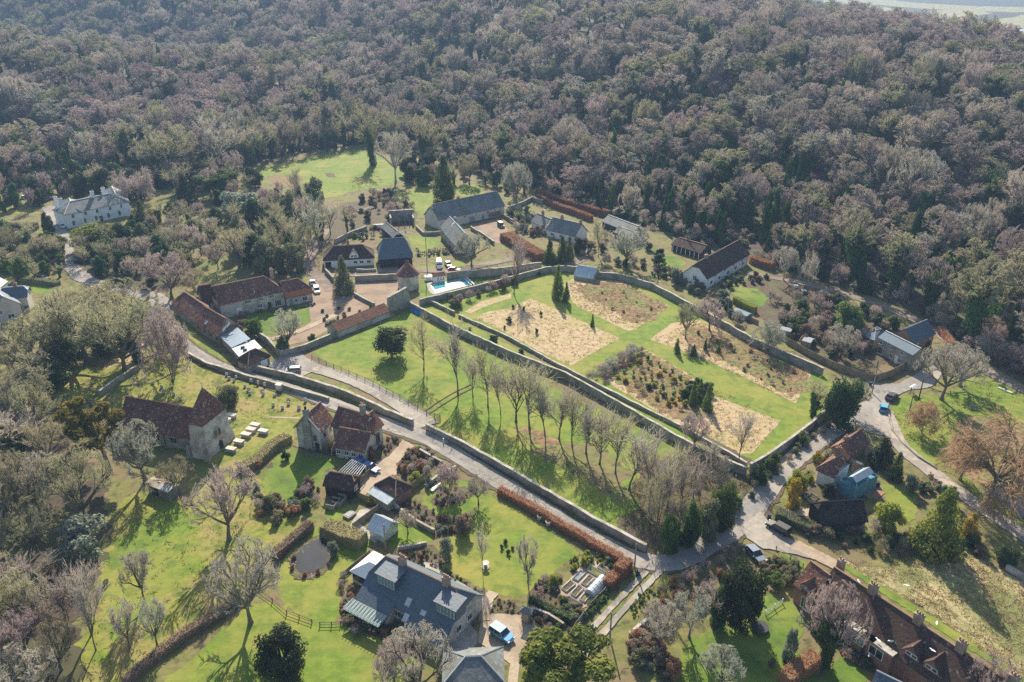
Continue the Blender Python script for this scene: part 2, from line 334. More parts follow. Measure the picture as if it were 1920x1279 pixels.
def ribbon(name, px, width, mt, z, jit=0.12, seed=1, k=8, world=None):
    r = random.Random(seed); pts = smooth_line(world or [P(p).to_2d() for p in px], k); V = []; F = []
    NLAY[0] += 1; z += .0005 * NLAY[0] + .04
    wd = width if isinstance(width, (list, tuple)) else [width, width]
    for i, p in enumerate(pts):
        d = pts[min(i + 1, len(pts) - 1)] - pts[max(i - 1, 0)]; nrm = Vector((-d.y, d.x)).normalized()
        t = i / (len(pts) - 1) * (len(wd) - 1); a = int(min(t, len(wd) - 2)); ww = wd[a] + (wd[a + 1] - wd[a]) * (t - a)
        for sgn in (1, -1):
            q = p + nrm * sgn * (ww / 2 + r.uniform(-jit, jit)); V.append((q.x, q.y, z))
        if i: F.append((2 * i - 2, 2 * i, 2 * i + 1, 2 * i - 1))
    n = len(V); F = [f[::-1] for f in F]; F += skirt(V, list(range(0, n, 2)) + list(range(n - 1, 0, -2)))
    o = new_obj(name, raw_mesh(name, V, F, mt)); o['kind'] = 'structure'
    return o
# ---------------------------------------------------------------- houses
class House:
    """a rectangle of walls under a pitched roof. A, B: the ends of the near eave; R: a point of the ridge, or C: the far eave corner at B (all in photo pixels)."""
    def __init__(s, name, label, cat, A, B, he, pitch=45, ridge=None, C=None, W=None, ov=0.35, base=0.0, hr=None, up=True):
        a, b = P(A, he), P(B, he); d = (b - a).to_2d(); s.L = d.length; s.ex = d.normalized(); pr = Vector((-s.ex.y, s.ex.x))
        tp = math.tan(R(pitch))
        if ridge is not None:
            f = lambda h: (P(ridge, h).to_2d() - a.to_2d()).dot(pr)
            if hr is None:
                lo, hi = he + .05, he + 16.0; s0 = 1 if f(he) > 0 else -1
                g = lambda h: he + s0 * f(h) * tp - h
                for _ in range(50):
                    m = (lo + hi) / 2
                    if g(m) > 0: lo = m
                    else: hi = m
                hr = lo
            w = f(hr); sgn = 1 if w > 0 else -1; s.W = 2 * abs(w); s.hr = hr
        elif C is not None:
            w = (P(C, he).to_2d() - b.to_2d()).dot(pr); sgn = 1 if w > 0 else -1; s.W = abs(w); s.hr = hr or he + s.W / 2 * tp
        else:
            sgn = 1 if up else -1; s.W = W; s.hr = hr or he + W / 2 * tp
        s.ey = pr * sgn; s.he = he; s.ov = ov; s.O = a.to_2d(); s.base = base
        s.tan = (s.hr - he) / (s.W / 2)
        c = s.O + s.ex * s.L / 2 + s.ey * s.W / 2; s.c = (c.x, c.y, base)
        s.root = empty(name, s.c, label, cat)
    def T(s, u, v, z):
        p = s.O + s.ex * u + s.ey * v; return (p.x, p.y, z)
    def mb(s): return MB(s.T)
    def part(s, mb, name, mt, parent=None, bevel=0.0): return mb.build(name, mt, parent or s.root, s.c, bevel)
    def uv(s, px, z):
        """photo pixel at height z -> the house's own u, v"""
        p = P(px, z).to_2d() - s.O; return p.dot(s.ex), p.dot(s.ey)
    def walls(s, mt, hl=0, hrr=0, skip=None):
        m = s.mb(); o = s.ov; t = .22
        k = max(hl, hrr); zc = s.he + (s.hr - s.he) * (1 - k)
        za = s.he + o * s.tan - t
        if k >= .99: m.box(o, s.L - o, o, s.W - o, s.base, za)
        else:
            prof = [(o, s.base), (o, za)]
            if k < .01: prof += [(s.W / 2, s.hr - t)]
            else: v = (zc - s.he) / s.tan; prof += [(v, zc - t), (s.W - v, zc - t)]
            prof += [(s.W - o, za), (s.W - o, s.base)]
            m.prism(prof, o, s.L - o, axis=0)
        s.wall = s.part(m, 'wall', mt); return s
    def roof(s, mt, hl=0, hrr=0, ridge='ridge', t=.16, inl=None, inr=None, name='roof'):
        L, W, he, hr = s.L, s.W, s.he, s.hr; v = W / 2
        def end(k, ins, u0, sg):
            zk = hr - k * (hr - he); vv = v * (1 - k); i = (k * v if ins is None else ins)
            return (u0, 0, he), (u0, vv, zk), (u0 + sg * i, v, hr), (u0, W - vv, zk), (u0, W, he)
        l, r_ = end(hl, inl, 0, 1), end(hrr, inr, L, -1)
        def cl(p):
            o = []
            for q in p:
                if not o or (Vector(q) - Vector(o[-1])).length > 1e-3: o.append(q)
            if (Vector(o[0]) - Vector(o[-1])).length < 1e-3: o.pop()
            return o
        polys = [cl([l[0], r_[0], r_[1], r_[2], l[2], l[1]]), cl([l[4], l[3], l[2], r_[2], r_[3], r_[4]])]
        if hl: polys.append(cl([l[1], l[2], l[3]]))
        if hrr: polys.append(cl([r_[1], r_[3], r_[2]]))
        m = s.mb(); m.slab(polys, t); s.rf = s.part(m, name, mt)
        m = s.mb(); m.bar((l[2][0], v, hr + .03), (r_[2][0], v, hr + .03), .16, 5)
        if hl > .3:
            for q in (l[1], l[3]): m.bar((q[0], q[1], q[2] + .03), (l[2][0], v, hr + .03), .11, 4)
        if hrr > .3:
            for q in (r_[1], r_[3]): m.bar((q[0], q[1], q[2] + .03), (r_[2][0], v, hr + .03), .11, 4)
        if ridge: s.part(m, 'ridge_tiles', ridge, s.rf)
        return s
    def _f(s, face):
        o = s.ov
        return {'n': lambda u, d, z: (u, o - d, z), 'f': lambda u, d, z: (u, s.W - o + d, z), 'l': lambda u, d, z: (o - d, u, z), 'r': lambda u, d, z: (s.L - o + d, u, z)}[face]
    def win(s, face, u, z, w=1.1, h=1.2, frame='white_paint', pane='dark_glass', n=2, name='window', sill=True):
        f = s._f(face); Tt = lambda a, b, c: s.T(*f(a, b, c))
        m = MB(Tt); m.box(u - w / 2, u + w / 2, -.05, .07, z, z + h)
        if sill: m.box(u - w / 2 - .08, u + w / 2 + .08, .071, .16, z - .08, z)
        o = m.build(name, frame, s.root, s.c)
        m = MB(Tt); g = .09; pw = (w - g * (n + 1)) / n
        for i in range(n): m.box(u - w / 2 + g + i * (pw + g), u - w / 2 + g + i * (pw + g) + pw, .06, .085, z + g, z + h - g)
        m.build('pane', pane, o, s.c); return o
    def door(s, face, u, w=1.0, h=2.0, mt='white_paint', name='door', z=None):
        f = s._f(face); Tt = lambda a, b, c: s.T(*f(a, b, c)); z = s.base if z is None else z
        m = MB(Tt); m.box(u - w / 2, u + w / 2, -.05, .08, z, z + h); o = m.build(name, mt, s.root, s.c)
        m = MB(Tt); m.box(u + w / 2 - .2, u + w / 2 - .1, .081, .14, z + h * .48, z + h * .54); m.build('handle', 'rim', o, s.c); return o
    def zr(s, v): return s.he + min(v, s.W - v) * s.tan
    def chimney(s, u, v=None, w=.8, d=.7, top=1.3, pots=2, mt='brick', zb=None):
        v = s.W / 2 if v is None else v; zt = max(s.hr, s.zr(v)) + top if zb is None else zb + top; z0 = min(s.zr(v - d / 2), s.zr(v + d / 2)) - .4
        m = s.mb(); m.box(u - w / 2, u + w / 2, v - d / 2, v + d / 2, z0, zt); m.box(u - w / 2 - .08, u + w / 2 + .08, v - d / 2 - .08, v + d / 2 + .08, zt - .25, zt - .1)
        o = s.part(m, 'chimney', mt)
        for i in range(pots):
            m = s.mb(); m.cyl(u - w / 2 + w * (i + .5) / pots, v, zt, zt + .5, .15, .12, 8); s.part(m, 'chimney_pot', 'ridge', o)
        return o
    def slope(s, u, v, w, h, mt, name='skylight', t=.08, far=False, parent=None, frame=None):
        """a flat thing lying on the near slope, its middle over v"""
        c = math.cos(math.atan(s.tan)); dv = h / 2 * c
        pts = [(u - w / 2, v - dv), (u + w / 2, v - dv), (u + w / 2, v + dv), (u - w / 2, v + dv)]
        vv = (lambda q: s.W - q) if far else (lambda q: q)
        m = s.mb(); m.slab([[(a, vv(b), s.he + b * s.tan + t) for a, b in pts]], t + .03)
        o = s.part(m, name, frame or mt, parent)
        if frame:
            g = .12; m = s.mb(); m.slab([[(u + (a - u) * (1 - 2 * g / w), vv(v + (b - v) * (1 - 2 * g / h)), s.he + (v + (b - v) * (1 - 2 * g / h)) * s.tan + t + .015) for a, b in pts]], .03); s.part(m, 'pane', mt, o)
        return o
    def dormer_shed(s, u, v0, w, depth_top, hwall, roofmt, sidemt, ov=.25, frame='white_paint', pane='glass_green', nwin=5, drop=.22):
        """a flat-fronted dormer on the near slope: front wall at v0, its roof running back up the slope"""
        z0 = s.zr(v0); zf = z0 + hwall; vb = v0 + depth_top; zb = s.he + vb * s.tan + .05
        m = s.mb(); m.prism([(v0, z0 - .3), (v0, zf), (vb, zb - .12), (vb, z0 - .3)], u - w / 2, u + w / 2, axis=0); o = s.part(m, 'dormer', sidemt)
        sl = (zb - zf) / (vb - v0)
        m = s.mb(); m.slab([[(u - w / 2 - ov, v0 - .25, zf - .25 * sl + .1), (u + w / 2 + ov, v0 - .25, zf - .25 * sl + .1), (u + w / 2 + ov, vb, zb + .1), (u - w / 2 - ov, vb, zb + .1)]], .14); s.part(m, 'dormer_roof', roofmt, o)
        m = s.mb(); m.box(u - w / 2 + .2, u + w / 2 - .2, v0 - .05, v0 + .02, z0 + .15, zf - .12); s.part(m, 'window_frame', frame, o)
        m = s.mb(); pw = (w - .4 - .08 * (nwin + 1)) / nwin
        for i in range(nwin): a = u - w / 2 + .2 + .08 + i * (pw + .08); m.box(a, a + pw, v0 - .07, v0 - .02, z0 + .23, zf - .2)
        s.part(m, 'pane', pane, o); return o
    def dormer_gable(s, u, v0, w, hw, hg, roofmt, sidemt, frame='white_paint', pane='dark_glass'):
        z0 = s.zr(v0); zt = z0 + hw; zg = zt + hg; vb = v0 + (zg - z0) / s.tan; ve = v0 + (zt - z0) / s.tan
        m = s.mb(); m.prism([(u - w / 2, z0 - .4), (u + w / 2, z0 - .4), (u + w / 2, zt), (u, zg - .08), (u - w / 2, zt)], v0, ve, axis=1); o = s.part(m, 'dormer', sidemt)
        m = s.mb(); e = .25; k = hg / (w / 2)
        m.slab([[(u - w / 2 - e, v0 - .3, zt - e * k), (u, v0 - .3, zg), (u, vb + .1, zg), (u - w / 2 - e, ve, zt - e * k)], [(u, v0 - .3, zg), (u + w / 2 + e, v0 - .3, zt - e * k), (u + w / 2 + e, ve, zt - e * k), (u, vb + .1, zg)]], .12)
        s.part(m, 'dormer_roof', roofmt, o)
        m = s.mb(); m.box(u - w * .36, u + w * .36, v0 - .06, v0 + .02, z0 + .25, zt - .05); s.part(m, 'window_frame', frame, o)
        m = s.mb()
        for sx in (-1, 1): m.box(u + sx * w * .18 - w * .14, u + sx * w * .18 + w * .14, v0 - .08, v0 - .03, z0 + .35, zt - .15)
        s.part(m, 'pane', pane, o); return o
    def lean(s, face, u0, u1, depth, zt, zb, roofmt, wallmt, ov=.2):
        """a lean-to against one wall"""
        f = s._f(face); Tt = lambda a, b, c: s.T(*f(a, b, c))
        o = None
        if wallmt:
            m = MB(Tt); m.prism([(0, s.base), (depth, s.base), (depth, zb - .1), (0, zt - .15)], u0, u1, axis=0); o = m.build('lean_to', wallmt, s.root, s.c)
        m = MB(Tt); k = (zt - zb) / depth; m.slab([[(u0 - ov, -.05, zt + .05 * k), (u1 + ov, -.05, zt + .05 * k), (u1 + ov, depth + ov, zb - ov * k), (u0 - ov, depth + ov, zb - ov * k)]], .12)
        return m.build('lean_to_roof', roofmt, o or s.root, s.c), Tt

# ---------------------------------------------------------------- walls, fences, hedges
def wall_line(name, px, h, t, mt, label, cat='wall', cop='coping', group=None, tilt=0.0, ragged=.12, at=0.0):
    """a masonry wall along the pixels of its foot (at = height the pixels were read at)"""
    pts = chop([P(p, at).to_2d() for p in px], 2.0); r = random.Random(int(px[0][0] * 3 + px[0][1]))
    hs = [h + r.uniform(-ragged, ragged) for _ in pts] if not isinstance(h, (list, tuple)) else list(np.interp(np.linspace(0, 1, len(pts)), np.linspace(0, 1, len(h)), h) + np.array([r.uniform(-ragged, ragged) for _ in pts]))
    c = pts[len(pts) // 2]; base = (c.x, c.y, 0)
    def strip(tt, z0, dz):
        V = []; F = []
        for i, p in enumerate(pts):
            d = pts[min(i + 1, len(pts) - 1)] - pts[max(i - 1, 0)]; n = Vector((-d.y, d.x)).normalized() * tt / 2
            lo = z0 if z0 is not None else hs[i] - .002; hi = hs[i] + dz
            V += [(p.x + n.x, p.y + n.y, lo), (p.x - n.x, p.y - n.y, lo), (p.x - n.x, p.y - n.y, hi), (p.x + n.x, p.y + n.y, hi)]
            if i:
                k = 4 * i; F += [(k - 4 + j, k - 4 + (j + 1) % 4, k + (j + 1) % 4, k + j) for j in range(4)]
        F += [(0, 1, 2, 3), (len(V) - 1, len(V) - 2, len(V) - 3, len(V) - 4)]
        m = MB(); m.add(V, F); return m
    root = empty(name, base, label, cat, group)
    strip(t, -.1, 0).build('wall_body', mt, root, base)
    if cop: strip(t + .14, None, .13).build('coping', cop, root, base)
    return root
def rail_fence(name, px, label, h=1.15, gap=2.4, rails=3, mt='wood_grey', cat='fence', pr=.07, board=False, group=None):
    pts = [P(p).to_2d() for p in px]; base = (pts[0].x, pts[0].y, 0); root = empty(name, base, label, cat, group)
    line = chop(pts, gap); k = min(100, len(line)); step = max(1, len(line) // 100)
    for p in line[::step]:
        m = MB(); m.box(p.x - pr, p.x + pr, p.y - pr, p.y + pr, -.1, h + .08); m.build('post', mt, root, base)
    for j in range(rails):
        z = h * (j + .7) / rails; m = MB()
        for a, b in zip(line[:-1], line[1:]): m.bar((a.x, a.y, z), (b.x, b.y, z), .05)
        m.build('rail', mt, root, base)
    return root
def panel_fence(name, px, h, label, mt='wood', gap=1.9, cat='fence', at=0.0):
    line = chop([P(p, at).to_2d() for p in px], gap); base = (line[0].x, line[0].y, 0); root = empty(name, base, label, cat)
    for a, b in zip(line[:-1], line[1:]):
        d = (b - a); n = Vector((-d.y, d.x)).normalized() * .03; m = MB(); e = d.normalized() * .06
        a2, b2 = a + e, b - e
        m.add([(a2.x + n.x, a2.y + n.y, .05), (b2.x + n.x, b2.y + n.y, .05), (b2.x - n.x, b2.y - n.y, .05), (a2.x - n.x, a2.y - n.y, .05), (a2.x + n.x, a2.y + n.y, h), (b2.x + n.x, b2.y + n.y, h), (b2.x - n.x, b2.y - n.y, h), (a2.x - n.x, a2.y - n.y, h)],
              [(0, 3, 2, 1), (4, 5, 6, 7), (0, 1, 5, 4), (1, 2, 6, 5), (2, 3, 7, 6), (3, 0, 4, 7)])
        m.build('panel', mt, root, base)
    for p in line:
        m = MB(); m.box(p.x - .06, p.x + .06, p.y - .06, p.y + .06, -.1, h + .1); m.build('post', 'wood_grey', root, base)
    return root
def tris(cen, nrm, size, rng, squash=1.0):
    """one leaf-sized triangle at each centre, facing roughly along nrm"""
    n = len(cen); r = rng.normal(size=(n, 3)); u = np.cross(nrm, r); u /= np.linalg.norm(u, axis=1, keepdims=True) + 1e-9
    v = np.cross(nrm, u); s = (size * rng.uniform(.6, 1.4, n))[:, None] if np.isscalar(size) else size[:, None]
    V = np.stack([cen + u * s, cen - u * s * .6 + v * s * .8, cen - u * s * .6 - v * s * .8], 1).reshape(-1, 3)
    return V, np.arange(3 * n).reshape(-1, 3)
def hedge(name, px, h, wd, label, leaf, core='hedge_core', cat='hedge', dens=26, size=.13, at=0.0, top=None, group=None):
    dens *= 2.6; size *= .8; core = leaf; rng = np.random.default_rng(int(px[0][0] + px[0][1] * 3)); pts = chop([P(p, at).to_2d() for p in px], 1.2); base = (pts[0].x, pts[0].y, 0)
    m = MB(); V = []; F = []; C = []; N = []
    wob = [rng.uniform(-.1, .1) + .13 * math.sin(i_ * .9 + h) for i_ in range(len(pts))]
    for i, p in enumerate(pts):
        d = pts[min(i + 1, len(pts) - 1)] - pts[max(i - 1, 0)]; n = Vector((-d.y, d.x)).normalized(); w2 = wd / 2 - .12; hh = h - .12 + wob[i]
        V += [(p.x + n.x * w2, p.y + n.y * w2, -.05), (p.x - n.x * w2, p.y - n.y * w2, -.05), (p.x - n.x * w2 * .85, p.y - n.y * w2 * .85, hh), (p.x + n.x * w2 * .85, p.y + n.y * w2 * .85, hh)]
        if i: k = 4 * i; F += [(k - 4 + j, k - 4 + (j + 1) % 4, k + (j + 1) % 4, k + j) for j in range(4)]
        if i:
            q = pts[i - 1]; L = (p - q).length; cnt = int(dens * L * (wd + 2 * h))
            t = rng.uniform(0, 1, cnt); a = rng.uniform(-h, wd + h, cnt)
            side = np.where(a < 0, -1.0, np.where(a > wd, 1.0, 0.0)); off = np.where(side == 0, a - wd / 2, side * wd / 2); zz = np.where(a < 0, h + a, np.where(a > wd, h - (a - wd), h + wob[i]))
            off = off * (1 - .12 * zz / h) + rng.normal(0, .09, cnt); zz = np.clip(zz + np.abs(rng.normal(0, .1, cnt)) * (side == 0) + rng.normal(0, .06, cnt), .02, None)
            C.append(np.stack([q.x + (p.x - q.x) * t + n.x * off, q.y + (p.y - q.y) * t + n.y * off, zz], 1))
            nn = np.stack([n.x * side, n.y * side, np.where(side == 0, 1.0, .3)], 1) + rng.normal(0, .45, (cnt, 3)); N.append(nn / np.linalg.norm(nn, axis=1, keepdims=True))
    F += [(0, 1, 2, 3), (len(V) - 1, len(V) - 2, len(V) - 3, len(V) - 4)]
    C = np.concatenate(C); N = np.concatenate(N); lv, lf = tris(C - np.array(base), N, size, rng)
    nv = len(V); allV = [(v[0] - base[0], v[1] - base[1], v[2]) for v in V] + lv.tolist(); allF = F + (lf + nv).tolist()
    me = raw_mesh(name, allV, allF, [core, leaf], [0] * len(F) + [1] * len(lf))
    o = new_obj(name, me, None, base); return tag(o, label, cat, group)

# ---------------------------------------------------------------- plants
def frame_of(d):
    d = d / (np.linalg.norm(d) + 1e-9); a = np.array([0, 0, 1.0]) if abs(d[2]) < .9 else np.array([1.0, 0, 0]); u = np.cross(d, a); u /= np.linalg.norm(u); return d, u, np.cross(d, u)
def tube(V, F, pts, rad, n):
    base = len(V)
    for i, p in enumerate(pts):
        d = pts[min(i + 1, len(pts) - 1)] - pts[max(i - 1, 0)]; _, u, v = frame_of(d)
        for k in range(n):
            a = 2 * math.pi * k / n; V.append(p + (u * math.cos(a) + v * math.sin(a)) * rad[i])
        if i:
            for k in range(n): F.append((base + (i - 1) * n + k, base + (i - 1) * n + (k + 1) % n, base + i * n + (k + 1) % n, base + i * n + k))
def bare_tree(seed, kind, dens=1.0, tw=.0042):
    """a leafless tree 1 high and 1 wide: (trunk V,F), (twig V,F), lines of trunk and limbs for ivy"""
    rng = np.random.default_rng(seed); TV, TF = [], []; SA, SB, SW = [], [], []; lines = []
    def path(p, d, L, n, wob, lift):
        pts = [p]; d = d / np.linalg.norm(d)
        for i in range(n):
            d = d + rng.normal(0, wob, 3) + np.array([0, 0, lift]); d /= np.linalg.norm(d); pts.append(pts[-1] + d * L / n)
        return pts, d
    def at(pts, t):
        k = t * (len(pts) - 1); i = min(int(k), len(pts) - 2); return pts[i] + (pts[i + 1] - pts[i]) * (k - i), pts[i + 1] - pts[i]
    def out(d, ang):
        d, u, v = frame_of(d); a = rng.uniform(0, 6.283); s = math.sin(ang); return d * math.cos(ang) + (u * math.cos(a) + v * math.sin(a)) * s
    def twigs(pts, L, n, lift):
        for _ in range(max(1, int(n * dens + rng.uniform(0, 1)))):
            p, d = at(pts, rng.uniform(.2, 1)); dd = out(d, rng.uniform(*TA)); dd[2] += lift; dd /= np.linalg.norm(dd); l = L * rng.uniform(.7, 1.5)
            q = p + dd * l; SA.append(p); SB.append(q); SW.append(tw)
            for _k in range(3):
                t = rng.uniform(.25, .9); d2 = out(dd, rng.uniform(*TB)); d2[2] += lift; SA.append(p + dd * l * t); SB.append(p + dd * l * t + d2 / np.linalg.norm(d2) * l * rng.uniform(.4, .8)); SW.append(tw * .75)
    TA, TB, SA2 = ((.1, .45), (.15, .5), (.25, .6)) if kind in ('tall', 'wood') else ((.2, .65), (.2, .6), (.35, .8))
    if kind == 'tall': th, nl, la, ll, tl, lift = .26, 9, (.12, .46), (.46, .70), .016, .06; dens = .42
    elif kind == 'spread': th, nl, la, ll, tl, lift = .22, 8, (.5, 1.15), (.42, .6), .028, .06
    elif kind == 'wood': th, nl, la, ll, tl, lift = .40, 9, (.2, .8), (.34, .52), .018, .07
    elif kind == 'weep': th, nl, la, ll, tl, lift = .3, 9, (.5, 1.2), (.4, .55), .03, -.02
    else: th, nl, la, ll, tl, lift = .03, 12, (.1, .95), (.55, .95), .012, .03
    tp, td = path(np.zeros(3), np.array([0, 0, 1.0]), th, 4, .05, 0)
    if kind in ('tall', 'wood'):
        t2, _ = path(tp[-1], td, .42, 4, .09, .1); tp = tp + t2[1:]
    n = len(tp); tube(TV, TF, [np.array(p) for p in tp], [tl * (1.35 if i == 0 else 1 - .62 * i / n) for i in range(n)], 7); lines.append(tp)
    for i in range(nl):
        if kind in ('tall', 'wood'): p, d = at(tp, .42 + .58 * (i + rng.uniform(0, .6)) / nl)
        else: p, d = at(tp, rng.uniform(.75, 1) if kind != 'shrub' else rng.uniform(.2, 1))
        L = rng.uniform(*ll); d0 = out(d * .3 + np.array([0, 0, .7]), rng.uniform(*la))
        if kind not in ('tall',): a = 2.4 * i; h = math.hypot(d0[0], d0[1]); d0 = np.array([math.cos(a) * h, math.sin(a) * h, d0[2]])
        lp, _ = path(p, d0, L, 4, .14, lift); r0 = tl * (.55 if kind != 'shrub' else .6)
        tube(TV, TF, lp, [r0 * (1 - .75 * k / 4) for k in range(5)], 5); lines.append(lp)
        for j in range(6):
            p2, d2 = at(lp, rng.uniform(.25, 1)); L2 = L * rng.uniform(.32, .55); sp, _ = path(p2, out(d2, rng.uniform(*SA2)), L2, 3, .15, lift)
            tube(TV, TF, sp, [r0 * .42 * (1 - .7 * k / 3) for k in range(4)], 3)
            for k in range(6):
                p3, d3 = at(sp, rng.uniform(.15, 1)); L3 = L2 * rng.uniform(.35, .6); p4, _ = path(p3, out(d3, rng.uniform(*SA2)), L3, 2, .15, lift)
                for a, b in zip(p4[:-1], p4[1:]): SA.append(a); SB.append(b); SW.append(tw * 1.5)
                twigs(p4, L3 * {'weep': .9, 'wood': .5, 'spread': .5}.get(kind, .62), {'wood': 8, 'spread': 8}.get(kind, 6), lift * 2 if kind != 'weep' else -.55)
    SA, SB, SW = np.array(SA), np.array(SB), np.array(SW)
    if kind in ('wood', 'spread', 'shrub'):            # crowns fill out to a rounded outline
        R0 = np.percentile(np.hypot(SB[:, 0], SB[:, 1]), 88); zt = np.percentile(SB[:, 2], 97); zc = zt * (.30 if kind == 'shrub' else .5); rz = zt - zc
        def tuck(q):
            q = np.asarray(q, float).copy(); v = (q - [0, 0, zc]) / [R0, R0, rz]; r_ = np.linalg.norm(v, axis=1); k = np.where(r_ > .8, (.8 + .25 * (1 - np.exp(-(r_ - .8) / .3))) / np.maximum(r_, 1e-6), 1.0)
            k = np.where(q[:, 2] < zc * .6, 1.0, k); return v * k[:, None] * [R0, R0, rz] + [0, 0, zc]
        SB = tuck(SB); SA = tuck(SA); TV = list(tuck(TV)); lines = [list(tuck(l)) for l in lines]
    d = SB - SA; r = rng.normal(size=d.shape); u = np.cross(d, r); u /= np.linalg.norm(u, axis=1, keepdims=True) + 1e-9
    V = np.stack([SA + u * SW[:, None], SA - u * SW[:, None], SB], 1).reshape(-1, 3); TV = np.array(TV)
    rad = np.percentile(np.hypot(SB[:, 0], SB[:, 1]), 94); top = np.percentile(SB[:, 2], 99.5)
    sc = np.array([.5 / rad, .5 / rad, 1 / top]); TS = np.array([.5 / rad, .5 / rad, 1 / top])
    return (TV * TS, TF), (V * sc, np.arange(len(V)).reshape(-1, 3)), [[q * TS for q in l] for l in lines]
def ivy_on(lines, seed, n, size, upto=.75, spread=.03):
    rng = np.random.default_rng(seed); C = []; N = []
    for li, l in enumerate(lines):
        k = n if li == 0 else n // 7
        for _ in range(k):
            t = rng.uniform(0, (upto if li == 0 else .55)) * (len(l) - 1); i = min(int(t), len(l) - 2); p = l[i] + (l[i + 1] - l[i]) * (t - i)
            a = rng.uniform(0, 6.283); nn = np.array([math.cos(a), math.sin(a), rng.normal(0, .4)]); C.append(p + nn * np.array([1, 1, .6]) * abs(rng.normal(spread, spread * .5))); N.append(nn)
    N = np.array(N); return tris(np.array(C), N / np.linalg.norm(N, axis=1, keepdims=True), size, rng)
def lobes(seed, n, size, shape='dome', k=26):
    """leaf clumps through the volume of a crown 1 high and 1 wide"""
    rng = np.random.default_rng(seed); cen = []; rad = []
    for i in range(k):
        if shape == 'cone': z = rng.uniform(.02, .93); r = .46 * (1 - z) ** .85; a = rng.uniform(0, 6.283); cen.append([r * .75 * math.cos(a), r * .75 * math.sin(a), z]); rad.append(.07 + .17 * (1 - z))
        elif shape == 'column': z = rng.uniform(.05, .92); r = .36 * (1 - max(0, z - .5) * 1.3); a = rng.uniform(0, 6.283); cen.append([r * .7 * math.cos(a), r * .7 * math.sin(a), z]); rad.append(.16 * (1.1 - .7 * max(0, z - .4)))
        elif shape == 'flat': a = rng.uniform(0, 6.283); r = .4 * math.sqrt(rng.uniform(0, 1)); cen.append([r * math.cos(a), r * math.sin(a), rng.uniform(.45, .92) - .25 * r]); rad.append(rng.uniform(.09, .15))
        elif shape == 'dome': v = rng.normal(size=3); v /= np.linalg.norm(v); q = rng.uniform(.4, 1); cen.append([v[0] * .37 * q, v[1] * .37 * q, max(.12, .40 + v[2] * .44 * q)]); rad.append(rng.uniform(.1, .18))
        else:
            v = rng.normal(size=3); v /= np.linalg.norm(v); q = rng.uniform(.45, 1) ; cen.append([v[0] * .36 * q, v[1] * .36 * q, .5 + v[2] * .36 * q]); rad.append(rng.uniform(.12, .2))
    cen = np.array(cen); rad = np.array(rad); i = rng.choice(k, n, p=rad ** 2 / (rad ** 2).sum()); v = rng.normal(size=(n, 3)); v /= np.linalg.norm(v, axis=1, keepdims=True)
    zs = np.array([1, 1, .45]) if shape == 'flat' else np.array([1, 1, .9])
    C = cen[i] + v * zs * (rad[i] * rng.uniform(.55, 1.08, n))[:, None]; C[:, 2] = np.clip(C[:, 2], .0, None)
    if True:
        N = v + rng.normal(0, .5, (n, 3)); N[:, 2] += .25
    N /= np.linalg.norm(N, axis=1, keepdims=True)
    return tris(C, N, size, rng)
PROTO = {}
def proto(key, fn, name, mt):
    if key not in PROTO: PROTO[key] = raw_mesh(name, *fn(), mt)
    return PROTO[key]
_bare = {}
def bare(kind, v):
    if (kind, v) not in _bare: _bare[(kind, v)] = bare_tree(100 + v * 17 + len(kind) * 3, kind, 1.0, {'shrub': .0062, 'wood': .0042, 'spread': .0038, 'weep': .0044}.get(kind, .0034))
    return _bare[(kind, v)]
def pieces(kind, v, twig='twig', bark='bark'):
    """[(part name, mesh)] of one plant; meshes are shared between all plants alike"""
    v = v % 3
    if kind.endswith('+ivy'):
        k = kind[:-4]; b = bare(k, v)
        return pieces(k, v, twig, bark) + [('ivy', proto(('ivy', k, v), lambda: ivy_on(b[2], v, 2600, .024, .95 if k != 'spread' else 1.0, .075 if k == 'wood' else .05), 'ivy', 'ivy'))]
    if kind in ('tall', 'spread', 'wood', 'weep', 'shrub'):
        b = bare(kind, v)
        return [('trunk', proto(('t', kind, v, bark), lambda: b[0], 'trunk', bark)), ('crown', proto(('c', kind, v, twig), lambda: b[1], 'crown', twig))]
    def tr():
        TV, TF = [], []; tube(TV, TF, [np.array([0, 0, z]) for z in (-.02, .3, .6)], [.035, .028, .012], 6); return np.array(TV), TF
    trunk = ('trunk', proto(('stem', bark), tr, 'trunk', bark))
    sh = {'dome': ('dome', 5200, .03, 30), 'yew': ('dome', 9000, .022, 52), 'ball': ('ball', 7500, .024, 44), 'cone': ('cone', 4200, .03, 60), 'column': ('column', 3600, .036, 34), 'flat': ('flat', 5200, .028, 26)}[kind]
    return [trunk, ('crown', proto((kind, v, twig), lambda: lobes(7 * v + len(kind), sh[1], sh[2], sh[0], sh[3]), 'crown', twig))]
ICOUNT = [0]
def plant(name, label, cat, loc, width, height, kind, twig='twig', bark='bark', group=None, lean=(0, 0), single=False, v=None):
    ICOUNT[0] += 1; i = ICOUNT[0]; rz = (i * 2.399) % 6.283
    ps = pieces(kind, i if v is None else v, twig, bark)
    if single:
        o = new_obj(name, ps[-1][1], None, loc); o.scale = (width, width, height); o.rotation_euler = (lean[0], lean[1], rz); return tag(o, label, cat, group)
    root = empty(name, loc, label, cat, group, rz); root.scale = (width, width, height); root.rotation_euler = (lean[0], lean[1], rz)
    for nm, me in ps: new_obj(nm, me, root)
    return root
def size_at(b, top, wpx):
    """base pixel, pixel row of the top, width in pixels -> place, height, width in metres"""
    p = P(b); lo, hi = .2, 60.0
    for _ in range(40):
        m = (lo + hi) / 2
        if project(p.x, p.y, m)[1] > top: lo = m
        else: hi = m
    f = p.y * CP + (CAMH - lo / 2) * SP
    return p, lo, wpx * f / FPX
